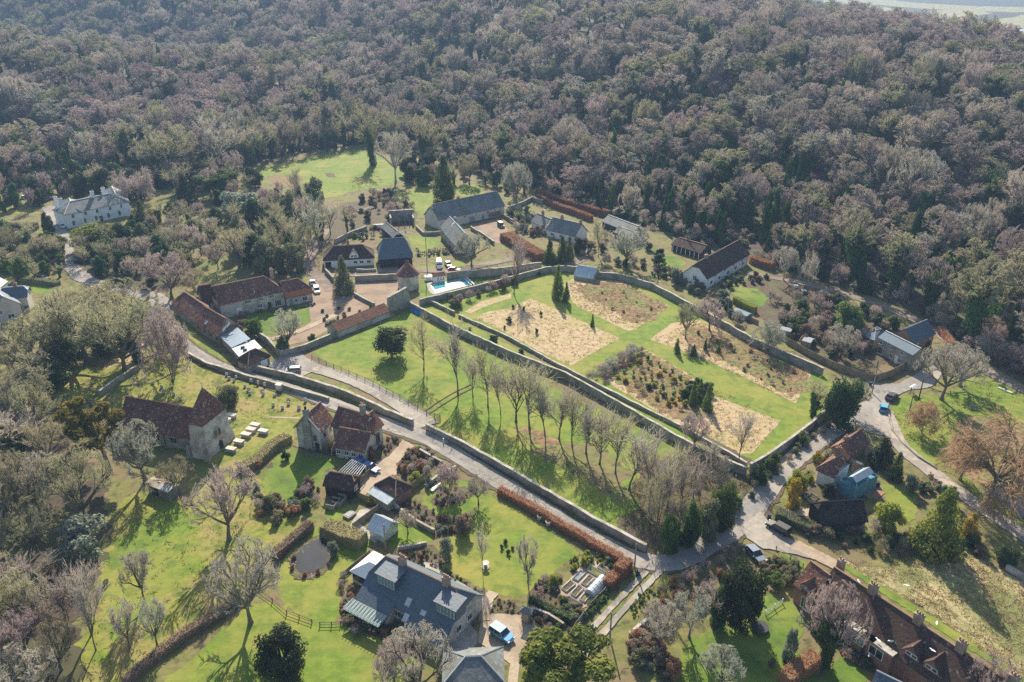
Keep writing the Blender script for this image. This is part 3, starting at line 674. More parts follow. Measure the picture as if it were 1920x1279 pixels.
def T(kind, b, top, wpx, label, twig='twig', bark='bark', name='bare_tree', cat='tree', group=None, lean=(0, 0)):
    p, h, wd = size_at(b, top, wpx); return plant(name, label, cat, p, wd, h, kind, twig, bark, group, lean)
def B(b, wpx, hpx, label, leaf='holly', kind='dome', name='shrub', cat='shrub', group=None):
    """a shrub: base pixel, width and height in pixels"""
    p, h, wd = size_at(b, b[1] - hpx, wpx); return plant(name, label, cat, p, wd, max(h, .3), kind, leaf, 'bark', group, single=(kind != 'shrub'))
def in_poly(x, y, poly):
    c = False; n = len(poly)
    for i in range(n):
        (x1, y1), (x2, y2) = poly[i], poly[i - 1]
        if (y1 > y) != (y2 > y) and x < (x2 - x1) * (y - y1) / (y2 - y1) + x1: c = not c
    return c
def scatter(poly, n, fn, seed, mind=1.5):
    """n places at least mind metres apart inside a pixel outline"""
    r = random.Random(seed); xs = [p[0] for p in poly]; ys = [p[1] for p in poly]; got = []; k = 0
    while len(got) < n and k < n * 60:
        k += 1; px = (r.uniform(min(xs), max(xs)), r.uniform(min(ys), max(ys)))
        if not in_poly(*px, poly): continue
        p = P(px)
        if any((p - q).length < mind for q in got): continue
        got.append(p); fn(p, r, len(got) - 1)
# ---------------------------------------------------------------- cars
def car(px, facing, L, label, paint, kind='car', group=None, hh=None):
    """px: middle of the car on the ground; facing: a pixel its bonnet points to"""
    p = P(px); q = P(facing); a = math.atan2(q.y - p.y, q.x - p.x); wd = {'van': 1.95}.get(kind, 1.78); H = hh or {'van': 2.3, 'suv': 1.68, 'jeep': 1.95}.get(kind, 1.46)
    name = 'van' if kind == 'van' else 'car'; root = empty(name, p, label, name, group, a); h = L / 2; w = wd / 2
    if kind == 'van': prof = [(-h, .35), (-h, H * .96), (-h + .15, H), (h * .42, H), (h * .66, H * .6), (h * .96, H * .5), (h, .4)]; gl = [(-h * .1, h * .40, H * .62, H * .9, .25)]
    else:
        bon = H * .60; prof = [(-h, .38), (-h * .985, bon * 1.03), (h * .42, bon * 1.02), (h * .93, bon * .86), (h, .42)]; gl = None
    m = MB(); n = len(prof)
    lo = [(x, y_, z) for (x, z) in prof for y_ in (-w, w)]
    V = []
    for (x, z) in prof:
        k = 1.0 if z < H * .7 else .9
        V += [(x * (1 if abs(x) < h * .9 else .99), -w * k * (1 if abs(x) < h * .8 else .9), z), (x, w * k * (1 if abs(x) < h * .8 else .9), z)]
    F = [(2 * i, 2 * i + 2, 2 * i + 3, 2 * i + 1) for i in range(n - 1)] + [(2 * n - 2, 0, 1, 2 * n - 1)] + [tuple(2 * i for i in range(n))[::-1], tuple(2 * i + 1 for i in range(n))]
    m.add(V, F); b = m.build('body', paint, root, bevel=.05)
    if kind == 'van':
        m = MB(); m.add([(h * .43, -w * .82, H * .955), (h * .43, w * .82, H * .955), (h * .665, w * .88, H * .62), (h * .665, -w * .88, H * .62)], [(0, 1, 2, 3)]); m.build('windscreen', 'dark_glass', root)
        for s_ in (-1, 1):
            m = MB(); m.add([(h * .12, s_ * w * .96, H * .86), (h * .38, s_ * w * .96, H * .86), (h * .56, s_ * w * 1.005, H * .60), (h * .12, s_ * w * 1.005, H * .60)], [(0, 1, 2, 3)]); m.build('side_window', 'dark_glass', root)
    else:
        bz = bon * .98; long = kind in ('suv', 'jeep', 'estate'); x0, x1, x2, x3 = (-h * .97, -h * .86, h * .16, h * .46) if long else (-h * .86, -h * .58, h * .1, h * .44)
        if kind == 'jeep': x2, x3 = h * .28, h * .36
        wt = w * .78
        m = MB(); m.add([(x0, -w * .93, bz), (x3, -w * .93, bz), (x3, w * .93, bz), (x0, w * .93, bz), (x1, -wt, H - .05), (x2, -wt, H - .05), (x2, wt, H - .05), (x1, wt, H - .05)], [(4, 5, 6, 7), (0, 1, 5, 4), (1, 2, 6, 5), (2, 3, 7, 6), (3, 0, 4, 7)]); m.build('glass', 'dark_glass', root)
        m = MB(); m.slab([[(x1 - .06, -wt - .03, H), (x2 + .05, -wt - .03, H), (x2 + .05, wt + .03, H), (x1 - .06, wt + .03, H)]], .07)
        for s_ in (-1, 1):
            m.bar((x3, s_ * w * .93, bz), (x2, s_ * wt, H - .04), .05); m.bar((x0, s_ * w * .93, bz), (x1, s_ * wt, H - .04), .06); xm = (x1 + x2) / 2 - .1; m.bar((xm, s_ * w * .94, bz), (xm, s_ * (wt + .01), H - .04), .05)
        m.build('roof', paint, root)
        for s_ in (-1, 1):
            m = MB(); m.box(x3 - .25, x3 - .08, s_ * (w + .1) - .09, s_ * (w + .1) + .09, bz + .02, bz + .16); m.build('wing_mirror', paint, root)
    for sx in (-.62, .62):
        for s_ in (-1, 1):
            m = MB(lambda x, y, z, X=sx * h, S=s_: (X + x, S * (w - .09) + z * S, .33 + y)); m.cyl(0, 0, -.12, .1, .33, n=14); o = m.build('wheel', 'tyre', root)
            m = MB(lambda x, y, z, X=sx * h, S=s_: (X + x, S * (w - .09) + z * S, .33 + y)); m.cyl(0, 0, .1, .115, .2, n=10); m.build('rim', 'rim', o)
    for s_ in (-1, 1):
        m = MB(); m.box(h - .14, h + .015, s_ * w * .68 - .17, s_ * w * .68 + .17, .62, .8); m.build('headlight', 'lamp_clear', root)
        m = MB(); m.box(-h - .015, -h + .1, s_ * w * .72 - .12, s_ * w * .72 + .12, .7, .95); m.build('tail_light', 'lamp_red', root)
    m = MB(); m.box(h - .1, h + .02, -.26, .26, .42, .54); m.build('number_plate', 'white_paint', root)
    return root
for nm, c in dict(paint_blue=(.10, .36, .62), paint_sky=(.03, .33, .52), paint_navy=(.02, .10, .30), paint_black=(.02, .021, .024), paint_white=(.78, .78, .77), paint_silver=(.36, .39, .43), paint_slate=(.16, .20, .25), paint_cream=(.62, .56, .42), paint_red=(.5, .03, .04), paint_dark=(.03, .035, .045)).items():
    mat(nm, c, rough=.5, spec=.5)
def pole(b, top, label, wood='wood_grey', name='telegraph_pole', arm=True, cat='pole'):
    p, h, _ = size_at(b, top, 10); root = empty(name, p, label, cat)
    m = MB(); m.cyl(0, 0, -.2, h, .15, .1, 8); m.build('shaft', wood, root)
    if arm:
        m = MB(); m.box(-.5, .5, -.05, .05, h - .5, h - .38); m.build('crossarm', wood, root)
        for s_ in (-.42, 0, .42): m = MB(); m.cyl(s_, 0, h - .38, h - .2, .05, .03, 6); m.build('insulator', 'white_paint', root)
    return root, p, h
def thing(px, name, label, cat, rz_to=None, z=0, group=None):
    p = P(px, z); a = 0.0
    if rz_to: q = P(rz_to, z); a = math.atan2(q.y - p.y, q.x - p.x)
    return empty(name, p, label, cat, group, a)
# ---------------------------------------------------------------- ground
def axis(lo, hi, step, far):
    a = list(np.arange(lo, hi, step)); s = step
    while a[-1] < far[1]: s *= 1.22; a.append(a[-1] + s)
    s = step
    while a[0] > far[0]: s *= 1.22; a.insert(0, a[0] - s)
    return np.array(a)
gx = axis(-640, 520, 9, (-5000, 5000)); gy = axis(30, 1200, 9, (-300, 9000)); XX, YY = np.meshgrid(gx, gy); ZZ = hz(XX, YY)
V = np.stack([XX.ravel(), YY.ravel(), ZZ.ravel()], 1); nx = len(gx); i, j = np.meshgrid(np.arange(nx - 1), np.arange(len(gy) - 1)); k = (j * nx + i).ravel()
terrain = new_obj('terrain', raw_mesh('terrain', V, np.stack([k, k + 1, k + nx + 1, k + nx], 1), 'litter', smooth=True)); terrain['kind'] = 'structure'
vill = [Vector((p.x, p.y - 2)) for p in FOOT[1:-2]] + [P((2300, 1500)).to_2d(), P((-700, 1500)).to_2d()]
sheet('village_ground', [tuple(p) for p in vill], 'rough', .012, .8, 4, world=True)
ML = lambda f, *pts: [f(*p) for p in pts]
L1, L2, L3, L4 = .012, .026, .040, .052
# the paddock, walled garden and its beds
sheet('paddock', [(585, 660), (700, 615), (752, 588), (775, 580), (850, 628), (1000, 705), (1140, 775), (1290, 850), (1400, 905), (1360, 960), (1270, 1010), (1205, 1025), (1100, 965), (975, 890), (900, 846), (815, 800), (780, 785), (700, 735), (640, 700)], 'lawn', L1)
sheet('ground', [(1190, 880), (1290, 852), (1405, 895), (1365, 955), (1270, 1012), (1208, 1022), (1165, 985), (1195, 940)], 'soil', L2, 1.6)
sheet('ground', [(960, 800), (1010, 812), (1080, 848), (1150, 895), (1190, 930), (1170, 945), (1100, 900), (1020, 850), (965, 818)], 'bracken', L1, 1.8)
sheet('ground', [(1010, 845), (1060, 832), (1130, 850), (1170, 880), (1150, 925), (1080, 885)], 'rough', L2, 2.2)
sheet('garden_lawn', [(790, 570), (870, 540), (950, 525), (1045, 500), (1120, 512), (1225, 535), (1310, 578), (1440, 650), (1545, 695), (1555, 765), (1510, 805), (1440, 855), (1410, 880), (1340, 840), (1200, 768), (1060, 693), (950, 640), (850, 590)], 'lawn', L1, .2)
sheet('field', ML(q5, (750, 520), (820, 490), (940, 470), (1060, 415), (1090, 430), (1300, 525), (1555, 640), (1440, 700), (1280, 790), (1100, 710), (900, 600)), 'straw', L2, .14)
sheet('field', ML(q5, (690, 490), (780, 432), (950, 388), (945, 412), (800, 462), (720, 500)), 'straw', L2, .14)
sheet('field', ML(q5, (1300, 450), (1240, 340), (1300, 300), (1560, 320), (1830, 460), (1640, 590), (1600, 598), (1450, 525)), 'straw', L2, .14)
sheet('field', ML(q5, (1350, 420), (1330, 345), (1560, 335), (1800, 460), (1650, 560), (1480, 470)), 'bracken', L3, 1.5)
sheet('field', [(1127, 712), (1137, 689), (1211, 655), (1290, 700), (1337, 742), (1465, 790), (1440, 815), (1410, 850), (1380, 852), (1280, 800)], 'straw', L2, .14)
sheet('field', [(1140, 708), (1145, 692), (1210, 660), (1270, 695), (1330, 745), (1335, 770), (1280, 790)], 'bracken', L3, 1.4)
sheet('field', [(1218, 637), (1260, 606), (1310, 600), (1395, 628), (1523, 697), (1492, 757), (1400, 710), (1300, 665)], 'straw', L2, .14)
sheet('field', [(1290, 640), (1290, 612), (1395, 640), (1512, 700), (1488, 745), (1400, 702), (1330, 668)], 'bracken', L3, 1.5)
sheet('grass_strip', [(783, 573), (800, 568), (852, 592), (1010, 676), (1140, 738), (1265, 800), (1312, 818), (1285, 832), (1150, 760), (1050, 707), (940, 660), (850, 615)], 'lawn', L1, .1)
sheet('path', [(1280, 803), (1310, 808), (1412, 866), (1392, 882)], 'soil', L2, .3)
# churchyard, orchard, lawns
sheet('churchyard', [(205, 745), (262, 692), (345, 655), (395, 690), (480, 710), (610, 752), (640, 762), (560, 790), (545, 830), (470, 862), (455, 885), (400, 875), (300, 850), (215, 800)], 'sward', L1)
sheet('path', [(505, 781), (560, 783), (562, 786), (505, 784)], 'gravel', L2, .1)
sheet('lawn', [(240, 822), (330, 850), (400, 868), (395, 905), (330, 900), (255, 880)], 'lawn_dull', L2, 1)
sheet('orchard', [(215, 945), (265, 925), (345, 935), (370, 900), (480, 900), (560, 960), (520, 1040), (420, 1130), (330, 1230), (240, 1290), (150, 1330), (120, 1279), (180, 1130), (190, 1050), (215, 1000)], 'sward', L1, 1)
sheet('lawn', [(250, 955), (345, 938), (380, 1000), (330, 1100), (230, 1180), (190, 1240), (215, 1050)], 'lawn', L2, 3)
sheet('lawn', [(270, 1310), (420, 1180), (480, 1130), (590, 1165), (660, 1172), (700, 1195), (762, 1212), (780, 1250), (800, 1330), (600, 1420)], 'lawn', L1)
sheet('lawn', [(520, 1075), (560, 1000), (610, 985), (700, 1000), (690, 1030), (640, 1090), (630, 1165), (585, 1168), (530, 1130)], 'lawn', L1)
sheet('lawn', [(916, 926), (1000, 972), (1084, 1037), (1043, 1064), (996, 1114), (926, 1111), (855, 1081), (821, 1051), (855, 1000), (889, 970)], 'lawn', L1)
sheet('lawn', ML(q8, (420, 330), (480, 220), (610, 140), (700, 160), (800, 240), (700, 340), (560, 355), (440, 320)), 'lawn', L1)
sheet('lawn', ML(q8, (250, 400), (360, 370), (500, 450), (490, 500), (380, 530), (250, 505)), 'lawn', L1)
sheet('lawn', ML(z3, (60, 900), (230, 670), (360, 630), (560, 680), (800, 740), (650, 830), (600, 950), (420, 1000), (300, 1120), (100, 1080)), 'lawn_deep', L1)
sheet('lawn', ML(z3, (640, 1240), (760, 1150), (830, 1110), (900, 1180), (830, 1279), (700, 1290)), 'lawn', L1)
sheet('flower_bed', ML(q8, (500, 270), (540, 200), (640, 190), (740, 210), (690, 270), (560, 300)), 'soil', L2, .5)
sheet('flower_bed', ML(q8, (260, 300), (420, 260), (560, 360), (720, 370), (640, 460), (540, 470), (400, 380)), 'soil', L2, .6)
sheet('flower_bed', ML(q8, (300, 560), (480, 520), (540, 560), (560, 640), (430, 660), (330, 600)), 'soil', L2, .4)
sheet('flower_bed', ML(q8, (0, 940), (90, 760), (70, 880), (260, 980), (480, 1010), (600, 1090), (420, 1130), (240, 1020), (60, 1010)), 'soil', L2, .8)
sheet('flower_bed', ML(q8, (830, 880), (870, 810), (980, 850), (1000, 900), (850, 905)), 'soil', L3, .3)
sheet('flower_bed', ML(q8, (1060, 780), (1120, 700), (1230, 690), (1230, 800), (1340, 890), (1300, 960), (1080, 850)), 'soil', L2, .4)
sheet('flower_bed', ML(q8, (1000, 930), (1080, 850), (1290, 960), (1290, 1010), (1180, 1020)), 'soil', L2, .4)
sheet('flower_bed', ML(z3, (300, 560), (530, 640), (900, 720), (1010, 720), (1000, 640), (720, 610), (480, 620)), 'soil', L2, .4)
sheet('flower_bed', ML(z3, (1330, 850), (1340, 720), (1470, 590), (1760, 740), (1560, 930), (1440, 940)), 'soil', L1, .4)
sheet('flower_bed', ML(z3, (1040, 720), (1100, 580), (1290, 500), (1390, 530), (1260, 680), (1120, 740)), 'soil', L1, .4)
sheet('gravel_drive', ML(q8, (790, 800), (850, 780), (830, 900), (1000, 905), (1110, 960), (1115, 1010), (1000, 1100), (985, 1330), (920, 1330), (940, 1180), (760, 1060)), 'gravel', L3, .15)
sheet('terrace', ML(q8, (450, 610), (540, 620), (545, 660), (470, 650)), 'paving', L2, .1)
sheet('terrace', ML(q8, (90, 900), (150, 860), (300, 950), (230, 975), (100, 945)), 'paving', L3, .1)
sheet('terrace', ML(q8, (590, 1060), (720, 960), (760, 1010), (750, 1070), (620, 1180)), 'paving', L3, .15)
sheet('kitchen_garden', ML(z12, (680, 350), (900, 270), (1110, 400), (1000, 500), (990, 640), (860, 800), (720, 835), (460, 690), (455, 600)), 'gravel', L3, .1)
sheet('gravel_drive', ML(z3, (1385, 520), (1500, 590), (1335, 745), (1325, 860), (1250, 880), (1110, 960), (1020, 1060), (940, 1010), (1080, 800), (1130, 745), (1260, 690)), 'gravel', L3, .2)
sheet('terrace', ML(z17, (210, 830), (330, 640), (420, 620), (560, 590), (480, 680), (330, 800), (540, 960), (500, 1010), (240, 860)), 'paving', L3, .1)
sheet('lawn', ML(q5, (-90, 930), (0, 900), (120, 975), (400, 1090), (410, 1110), (250, 1080), (0, 965)), 'lawn', L2, .3)
sheet('verge', ML(q5, (475, 1130), (560, 1160), (760, 1275), (1000, 1430), (1500, 1750), (1700, 1950), (1640, 1990), (1480, 1850), (900, 1450), (500, 1180)), 'lawn_dull', L2, .4)
sheet('verge', ML(q4, (920, 450), (980, 470), (1080, 590), (1250, 740), (1400, 810), (1650, 890), (1900, 980), (2100, 1070), (2100, 1095), (1900, 1000), (1640, 915), (1380, 835), (1200, 740), (1000, 590)), 'lawn', L2, .3)
# manor gardens and yards
sheet('gravel_court', ML(z5, (-30, 650), (60, 660), (190, 860), (420, 740), (830, 735), (830, 800), (730, 890), (720, 960), (560, 1010), (200, 1180), (-60, 1330), (-330, 1390), (-330, 1330), (-40, 1140), (-60, 900)), 'gravel_red', L1, .2)
sheet('yard', ML(z5, (430, 760), (830, 750), (830, 815), (730, 890), (600, 880), (470, 845)), 'straw', L2, .2)
sheet('lawn', ML(z4, (790, 620), (900, 580), (1250, 550), (1600, 505), (1665, 610), (1500, 655), (1210, 745), (1030, 800), (1000, 700)), 'lawn_deep', L2, .1)
sheet('lawn', ML(z4, (1390, 770), (1590, 690), (1690, 745), (1560, 815), (1400, 850), (1170, 920), (1110, 870)), 'lawn', L2, .1)
sheet('lawn', ML(z5, (160, 910), (370, 870), (460, 960), (400, 1000), (260, 1028)), 'lawn_deep', L2, .1)
sheet('lawn', ML(z5, (1050, 745), (1500, 690), (1890, 668), (1560, 775), (1080, 905), (1040, 880)), 'lawn_deep', L1, .1)
sheet('pool_terrace', ML(z5, (1110, 760), (1180, 735), (1330, 735), (1530, 690), (1590, 760), (1200, 870), (1150, 850)), 'paving', L2, .05)
sheet('lawn', ML(z5, (920, 270), (1250, 310), (1260, 380), (1080, 440), (960, 350)), 'lawn', L1, .2)
sheet('lawn', ML(z5, (1020, 580), (1200, 570), (1210, 610), (1040, 620)), 'lawn', L1, .2)
sheet('lawn', ML(z5, (1370, 540), (1480, 530), (1500, 590), (1390, 585)), 'lawn', L1, .2)
sheet('yard', ML(z6, (440, 520), (620, 480), (720, 540), (700, 600), (640, 670), (590, 610)), 'gravel_red', L1, .2)
sheet('yard', ML(z5, (620, 575), (840, 560), (840, 630), (630, 640)), 'gravel_red', L1, .2)
sheet('lawn', [(742, 366), (800, 343), (818, 378), (812, 402), (772, 398)], 'lawn', L1, .4)
sheet('lawn', [(852, 350), (890, 345), (910, 362), (880, 372), (858, 366)], 'lawn', L1, .3)
sheet('lawn', ML(z6, (740, 370), (900, 340), (990, 400), (890, 470), (760, 420)), 'lawn_dull', L1, .3)
sheet('lawn', ML(z6, (1540, 690), (1740, 640), (1820, 590), (1910, 640), (1740, 790), (1600, 800)), 'lawn_dull', L1, .4)
sheet('lawn', ML(z7, (0, 310), (200, 260), (380, 340), (300, 390), (100, 360)), 'lawn_deep', L1, .3)
sheet('lawn', ML(z7, (800, 650), (900, 580), (1060, 595), (1180, 690), (1110, 775), (860, 690)), 'lawn_deep', L2, .15)
sheet('ground', [(1390, 560), (1400, 528), (1480, 518), (1640, 588), (1705, 625), (1640, 695), (1560, 692), (1470, 642)], 'soil', L1, .8)
sheet('ground', [(610, 385), (720, 375), (780, 400), (760, 430), (640, 445), (600, 470), (560, 460), (585, 420)], 'soil', L1, 1)
sheet('ground', [(420, 400), (600, 385), (590, 460), (560, 520), (420, 540), (330, 540), (330, 470)], 'lawn_dull', L1, 1.5)
sheet('ground', [(140, 455), (260, 440), (330, 470), (330, 535), (215, 540), (150, 500)], 'litter', L1, 1.5)
sheet('meadow', ML(z19, (200, 420), (330, 350), (700, 265), (1000, 200), (1250, 165), (1480, 220), (1650, 330), (1760, 400), (1600, 520), (1300, 570), (1000, 650), (800, 640), (700, 530), (300, 480)), 'lawn', L1, 1)
sheet('ground', ML(z19, (310, 440), (500, 410), (720, 430), (735, 520), (520, 540)), 'bracken', L2, 1.2)
sheet('ground', ML(z19, (650, 640), (900, 640), (1100, 690), (1050, 800), (850, 850)), 'bracken', L2, 1.2)
sheet('ground', ML(z19, (960, 395), (1050, 400), (1060, 440), (980, 440)), 'soil', L2, .6)
# white house, left houses
sheet('lawn', ML(z11, (0, 420), (100, 325), (300, 345), (440, 400), (500, 560), (430, 590), (60, 500), (-200, 520), (-200, 420)), 'sward', L1, .5)
sheet('lawn', ML(z11, (1600, 290), (1900, 190), (1880, 330), (1700, 430)), 'lawn_dull', L1, .8)
sheet('lawn', ML(z13, (280, 220), (520, 200), (640, 270), (620, 320), (400, 300)), 'lawn', L1, .4)
sheet('green', ML(z13, (1280, 300), (1500, 312), (1640, 375), (1655, 430), (1690, 500), (1900, 780), (1800, 720), (1560, 560), (1400, 420)), 'lawn', L1, .3)
sheet('path', ML(z13, (1290, 1000), (1330, 900), (1460, 790), (1580, 770), (1560, 880), (1480, 1060), (1380, 1150), (1260, 1150), (1050, 1200), (1000, 1180)), 'straw', L1, .8)
sheet('ground', [(80, 790), (95, 740), (150, 690), (215, 690), (250, 700), (200, 745), (190, 770)], 'sward', L1, 2)
sheet('ground', [(-200, 720), (90, 735), (185, 770), (150, 830), (200, 890), (210, 950), (185, 1050), (150, 1200), (110, 1279), (-300, 1300)], 'litter', L2, 2)
# the green with the willow, the cottage garden, the rough field
sheet('green', ML(z8, (905, 900), (930, 830), (1000, 740), (1100, 720), (1340, 720), (1560, 580), (1640, 585), (1960, 760), (2000, 1000), (1700, 900), (1500, 880), (1420, 920), (1400, 1150), (1360, 1260), (1180, 1240), (1080, 1180), (970, 1030)), 'lawn', L1, .4)
sheet('ground', ML(z8, (1430, 960), (1500, 900), (1700, 920), (2000, 1010), (2000, 1700), (1800, 1500), (1360, 1260)), 'bracken', L1, 1)
sheet('bank', ML(z18, (560, 460), (700, 520), (900, 740), (1279, 980), (1279, 900), (900, 640), (760, 520)), 'lawn', L2, .4)
sheet('pond', ML(z18, (960, 640), (1080, 590), (1279, 640), (1500, 780), (1500, 950), (1279, 890), (1120, 770)), 'pond', L3, .3)
sheet('lawn', ML(z9, (1060, 560), (1240, 590), (1440, 640), (1450, 760), (1420, 890), (1330, 880), (1180, 690)), 'lawn', L1, .3)
sheet('yard', ML(z9, (450, 660), (640, 580), (820, 620), (1060, 700), (1040, 720), (560, 760)), 'soil', L1, .3)
sheet('yard', ML(z9, (940, 640), (1060, 520), (1180, 640), (1060, 710)), 'gravel_red', L1, .2)
sheet('yard', ML(z9, (310, 820), (420, 770), (560, 800), (580, 860), (360, 850)), 'gravel', L1, .2)
sheet('rough_field', [(1565, 1048), (1640, 1055), (1700, 1070), (1790, 1030), (1850, 1060), (1960, 1120), (2100, 1400), (1960, 1310), (1890, 1250), (1800, 1188), (1700, 1120), (1610, 1078)], 'tussock', L1, .6)
sheet('bank', [(1500, 1000), (1560, 990), (1640, 1000), (1760, 1020), (1800, 1030), (1780, 1050), (1680, 1060), (1560, 1050)], 'rough', L2, 1)
sheet('lawn', [(1545, 1042), (1570, 1050), (1660, 1102), (1770, 1170), (1930, 1270), (1905, 1275), (1780, 1195), (1640, 1105)], 'lawn', L2, .2)
sheet('lawn', [(1280, 1225), (1300, 1195), (1360, 1172), (1420, 1150), (1440, 1115), (1500, 1150), (1500, 1230), (1560, 1300), (1540, 1340), (1270, 1340)], 'lawn_deep', L1, .4)
sheet('lawn', ML(z10, (480, 960), (560, 860), (650, 800), (760, 880), (790, 960), (700, 1060), (480, 1060)), 'lawn_deep', L2, .3)
sheet('lawn', ML(q9, (500, 590), (560, 550), (700, 620), (650, 690), (600, 660)), 'lawn', L2, .3)
sheet('verge', ML(q9, (470, 420), (520, 400), (600, 490), (720, 580), (830, 600), (800, 560), (640, 450), (520, 330), (480, 340)), 'rough', L2, .3)
sheet('bank', [(1200, 1120), (1235, 1080), (1260, 1090), (1250, 1150), (1190, 1230), (1120, 1290), (1110, 1250)], 'rough', L1, .5)
sheet('bank', [(1150, 1120), (1190, 1075), (1200, 1080), (1160, 1140), (1095, 1205), (1080, 1190)], 'lawn_dull', L1, .3)
# ---------------------------------------------------------------- roads, tracks, water
ribbon('road', [(130, 500), (165, 525), (215, 546), (265, 551), (300, 558)], 4.6, 'road_pale', .072)
LANE = [(262, 551), (300, 566), (300, 590), (318, 618), (345, 646), (385, 674), (430, 695), (500, 716), (580, 742), (660, 771), (735, 800), (800, 822), (870, 862), (930, 900), (1000, 943), (1080, 992), (1150, 1030), (1205, 1052), (1265, 1054), (1330, 1018), (1385, 980), (1425, 935), (1460, 890), (1510, 845), (1570, 800), (1620, 765), (1650, 735)]
ribbon('verge', LANE, [8, 6.8, 5.2, 5.0, 5.0, 5.3, 5.8, 5.7, 5.5, 5.3, 5.4, 5.6, 6.7, 6.1, 5.7, 6.4, 7], 'soil', .026, .45)
ribbon('road', LANE, [6.5, 5.2, 3.7, 3.5, 3.5, 3.8, 4.3, 4.2, 4.0, 3.8, 3.9, 4.1, 5.2, 4.6, 4.2, 5, 6], 'road', .076)
ribbon('road', LANE[2:14], [1.7, 1.7], 'tarmac', .079, .28)
sheet('road', ML(z8, (620, 900), (700, 650), (760, 600), (830, 640), (980, 640), (1120, 560), (1280, 480), (1300, 560), (1240, 660), (1060, 690), (980, 720), (900, 800), (905, 900), (980, 1060), (870, 1030), (740, 1000)), 'road', .080, .25)
ribbon('road', [(1655, 770), (1668, 800), (1690, 838), (1740, 880), (1800, 925), (1860, 965), (1930, 1012), (2050, 1090)], [4.2, 3.6, 3.4, 3.2], 'road_pale', .084)
ribbon('track', [(1400, 512), (1520, 535), (1640, 570), (1710, 598), (1765, 630), (1815, 672), (1860, 702), (1930, 738), (2100, 830)], 3.4, 'track', .080)
ribbon('track', [(1745, 668), (1775, 662), (1800, 668), (1830, 685)], 4.5, 'track', .088)
ribbon('road', [(800, 800), (780, 780), (742, 755), (690, 726), (640, 706), (585, 690), (560, 686)], [6, 4.2, 4.0, 4.0, 5], 'road_pale', .088)
sheet('car_park', ML(z4, (1050, 1090), (1180, 1020), (1400, 965), (1460, 1020), (1600, 1080), (1520, 1160), (1420, 1210), (1260, 1180)), 'road', .064, .15)
ribbon('track', [(1212, 1072), (1185, 1100), (1140, 1147), (1085, 1206)], 1.0, 'road_pale', .088, .1)
ribbon('track', [(1238, 1072), (1205, 1106), (1160, 1155), (1105, 1218), (1080, 1250)], 1.0, 'road_pale', .092, .1)
sheet('road', [(1395, 985), (1425, 960), (1440, 975), (1460, 1000), (1500, 1020), (1540, 1040), (1530, 1050), (1470, 1035), (1430, 1030), (1400, 1010)], 'road_pale', .092, .3)
ribbon('path', [(1490, 1022), (1530, 1042), (1570, 1062)], 2.6, 'gravel', .096)
ribbon('drive', [z11(540, 330), z11(580, 440), z11(620, 540), z11(690, 660), z11(740, 850), z11(800, 1010), z11(880, 1120), z13(1100, 190), z13(1250, 270)], [6, 4, 4, 4, 4], 'road', .068)
ribbon('track', [(610, 430), (585, 470), (575, 500), (600, 520), (625, 545)], 4.2, 'track', .030)
ribbon('road', [(595, 518), (660, 515), (720, 515), (760, 506), (850, 508), (940, 490), (1010, 480), (1070, 495), (1110, 470)], 3.6, 'track', .050)
ribbon('path', [z4(1050, 850), z4(1400, 750), z4(1640, 640), z4(1760, 590)], 2.2, 'gravel', .066)
ribbon('path', [q8(850, 780), q8(800, 850), q8(800, 940)], 1.8, 'gravel', .070)
ribbon('path', [q8(1820, 700), q8(1790, 800), q8(1780, 960)], .9, 'sward', .040)
ribbon('wheel_track', [(778, 785), (810, 762), (845, 740), (882, 722)], .35, 'soil', .040)
ribbon('wheel_track', [(785, 791), (817, 768), (852, 746), (888, 727)], .35, 'soil', .040)
sheet('river_plain', [(150, 700), (330, 640), (700, 640), (3500, 900), (3500, 8000), (200, 8000), (150, 1500)], 'tussock', .30, 2, 60, 0, True)
ribbon('river', None, [70, 55, 60, 120], 'river', .42, 1, 3, 8, [Vector(p) for p in [(900, 900), (760, 1050), (820, 1350), (1300, 1700), (1900, 1760), (2600, 1500)]])
ribbon('path', None, 14, 'gravel', .40, 1, 4, 8, [Vector(p) for p in [(560, 1000), (640, 1300), (900, 1800), (1500, 2600)]])
# ---------------------------------------------------------------- the slate house on the near lawn
h = House('slate_house', 'big slate-roofed house with two dormers and a glazed end beside the pale gravel drive', 'house', z1(376, 688), z1(1215, 1108), 2.9, 41, ridge=z1(960, 520))
h.walls('stone_pale', .55, .5).roof('slate', .55, .5, inl=1.6, inr=1.9)
for px in (z1(785, 400), z1(1180, 610)):
    u, v = h.uv(px, h.hr + .6); h.chimney(u, None, 1.1, .8, 1.3, 3, 'brick_pale')
for a, b, w_, d_ in ((z1(545, 690), 0, 3.6, 3.6), (z1(1110, 970), 0, 3.6, 3.2)):
    u, v = h.uv(a, h.he + 2.2); v0 = h.W * .17; h.dormer_shed(u, v0, w_, h.W * .45 - v0, 1.95, 'slate', 'slate')
for px in (z1(830, 745), z1(800, 825), z1(962, 840)):
    u, v = h.uv(px, h.he + 2.2); h.slope(u, min(v, h.W * .42), 1.0, 1.3, 'glass_pale', frame='lead')
for f in (.42, .5, .58, .68): h.win('n', h.L * f, 1.0, 1.0, 1.1, n=2)
h.door('n', h.L * .46, 1.0, 2.0, 'wood')
for sx in (.3, .6): h.win('r', h.W * sx, .9, 1.2, 1.2)
m = h.mb(); m.prism([(-1.6, 0), (-1.6, 2.05), (.6, 2.9), (.6, 0)], .4, 6.6, axis=0); h.part(m, 'side_wing', 'stone_pale')
m = h.mb(); m.slab([[(.1, -2.0, 2.0), (6.9, -2.0, 2.0), (6.9, .5, h.zr(.5) + .12), (.1, .5, h.zr(.5) + .12)]], .14); h.part(m, 'wing_roof', 'slate')
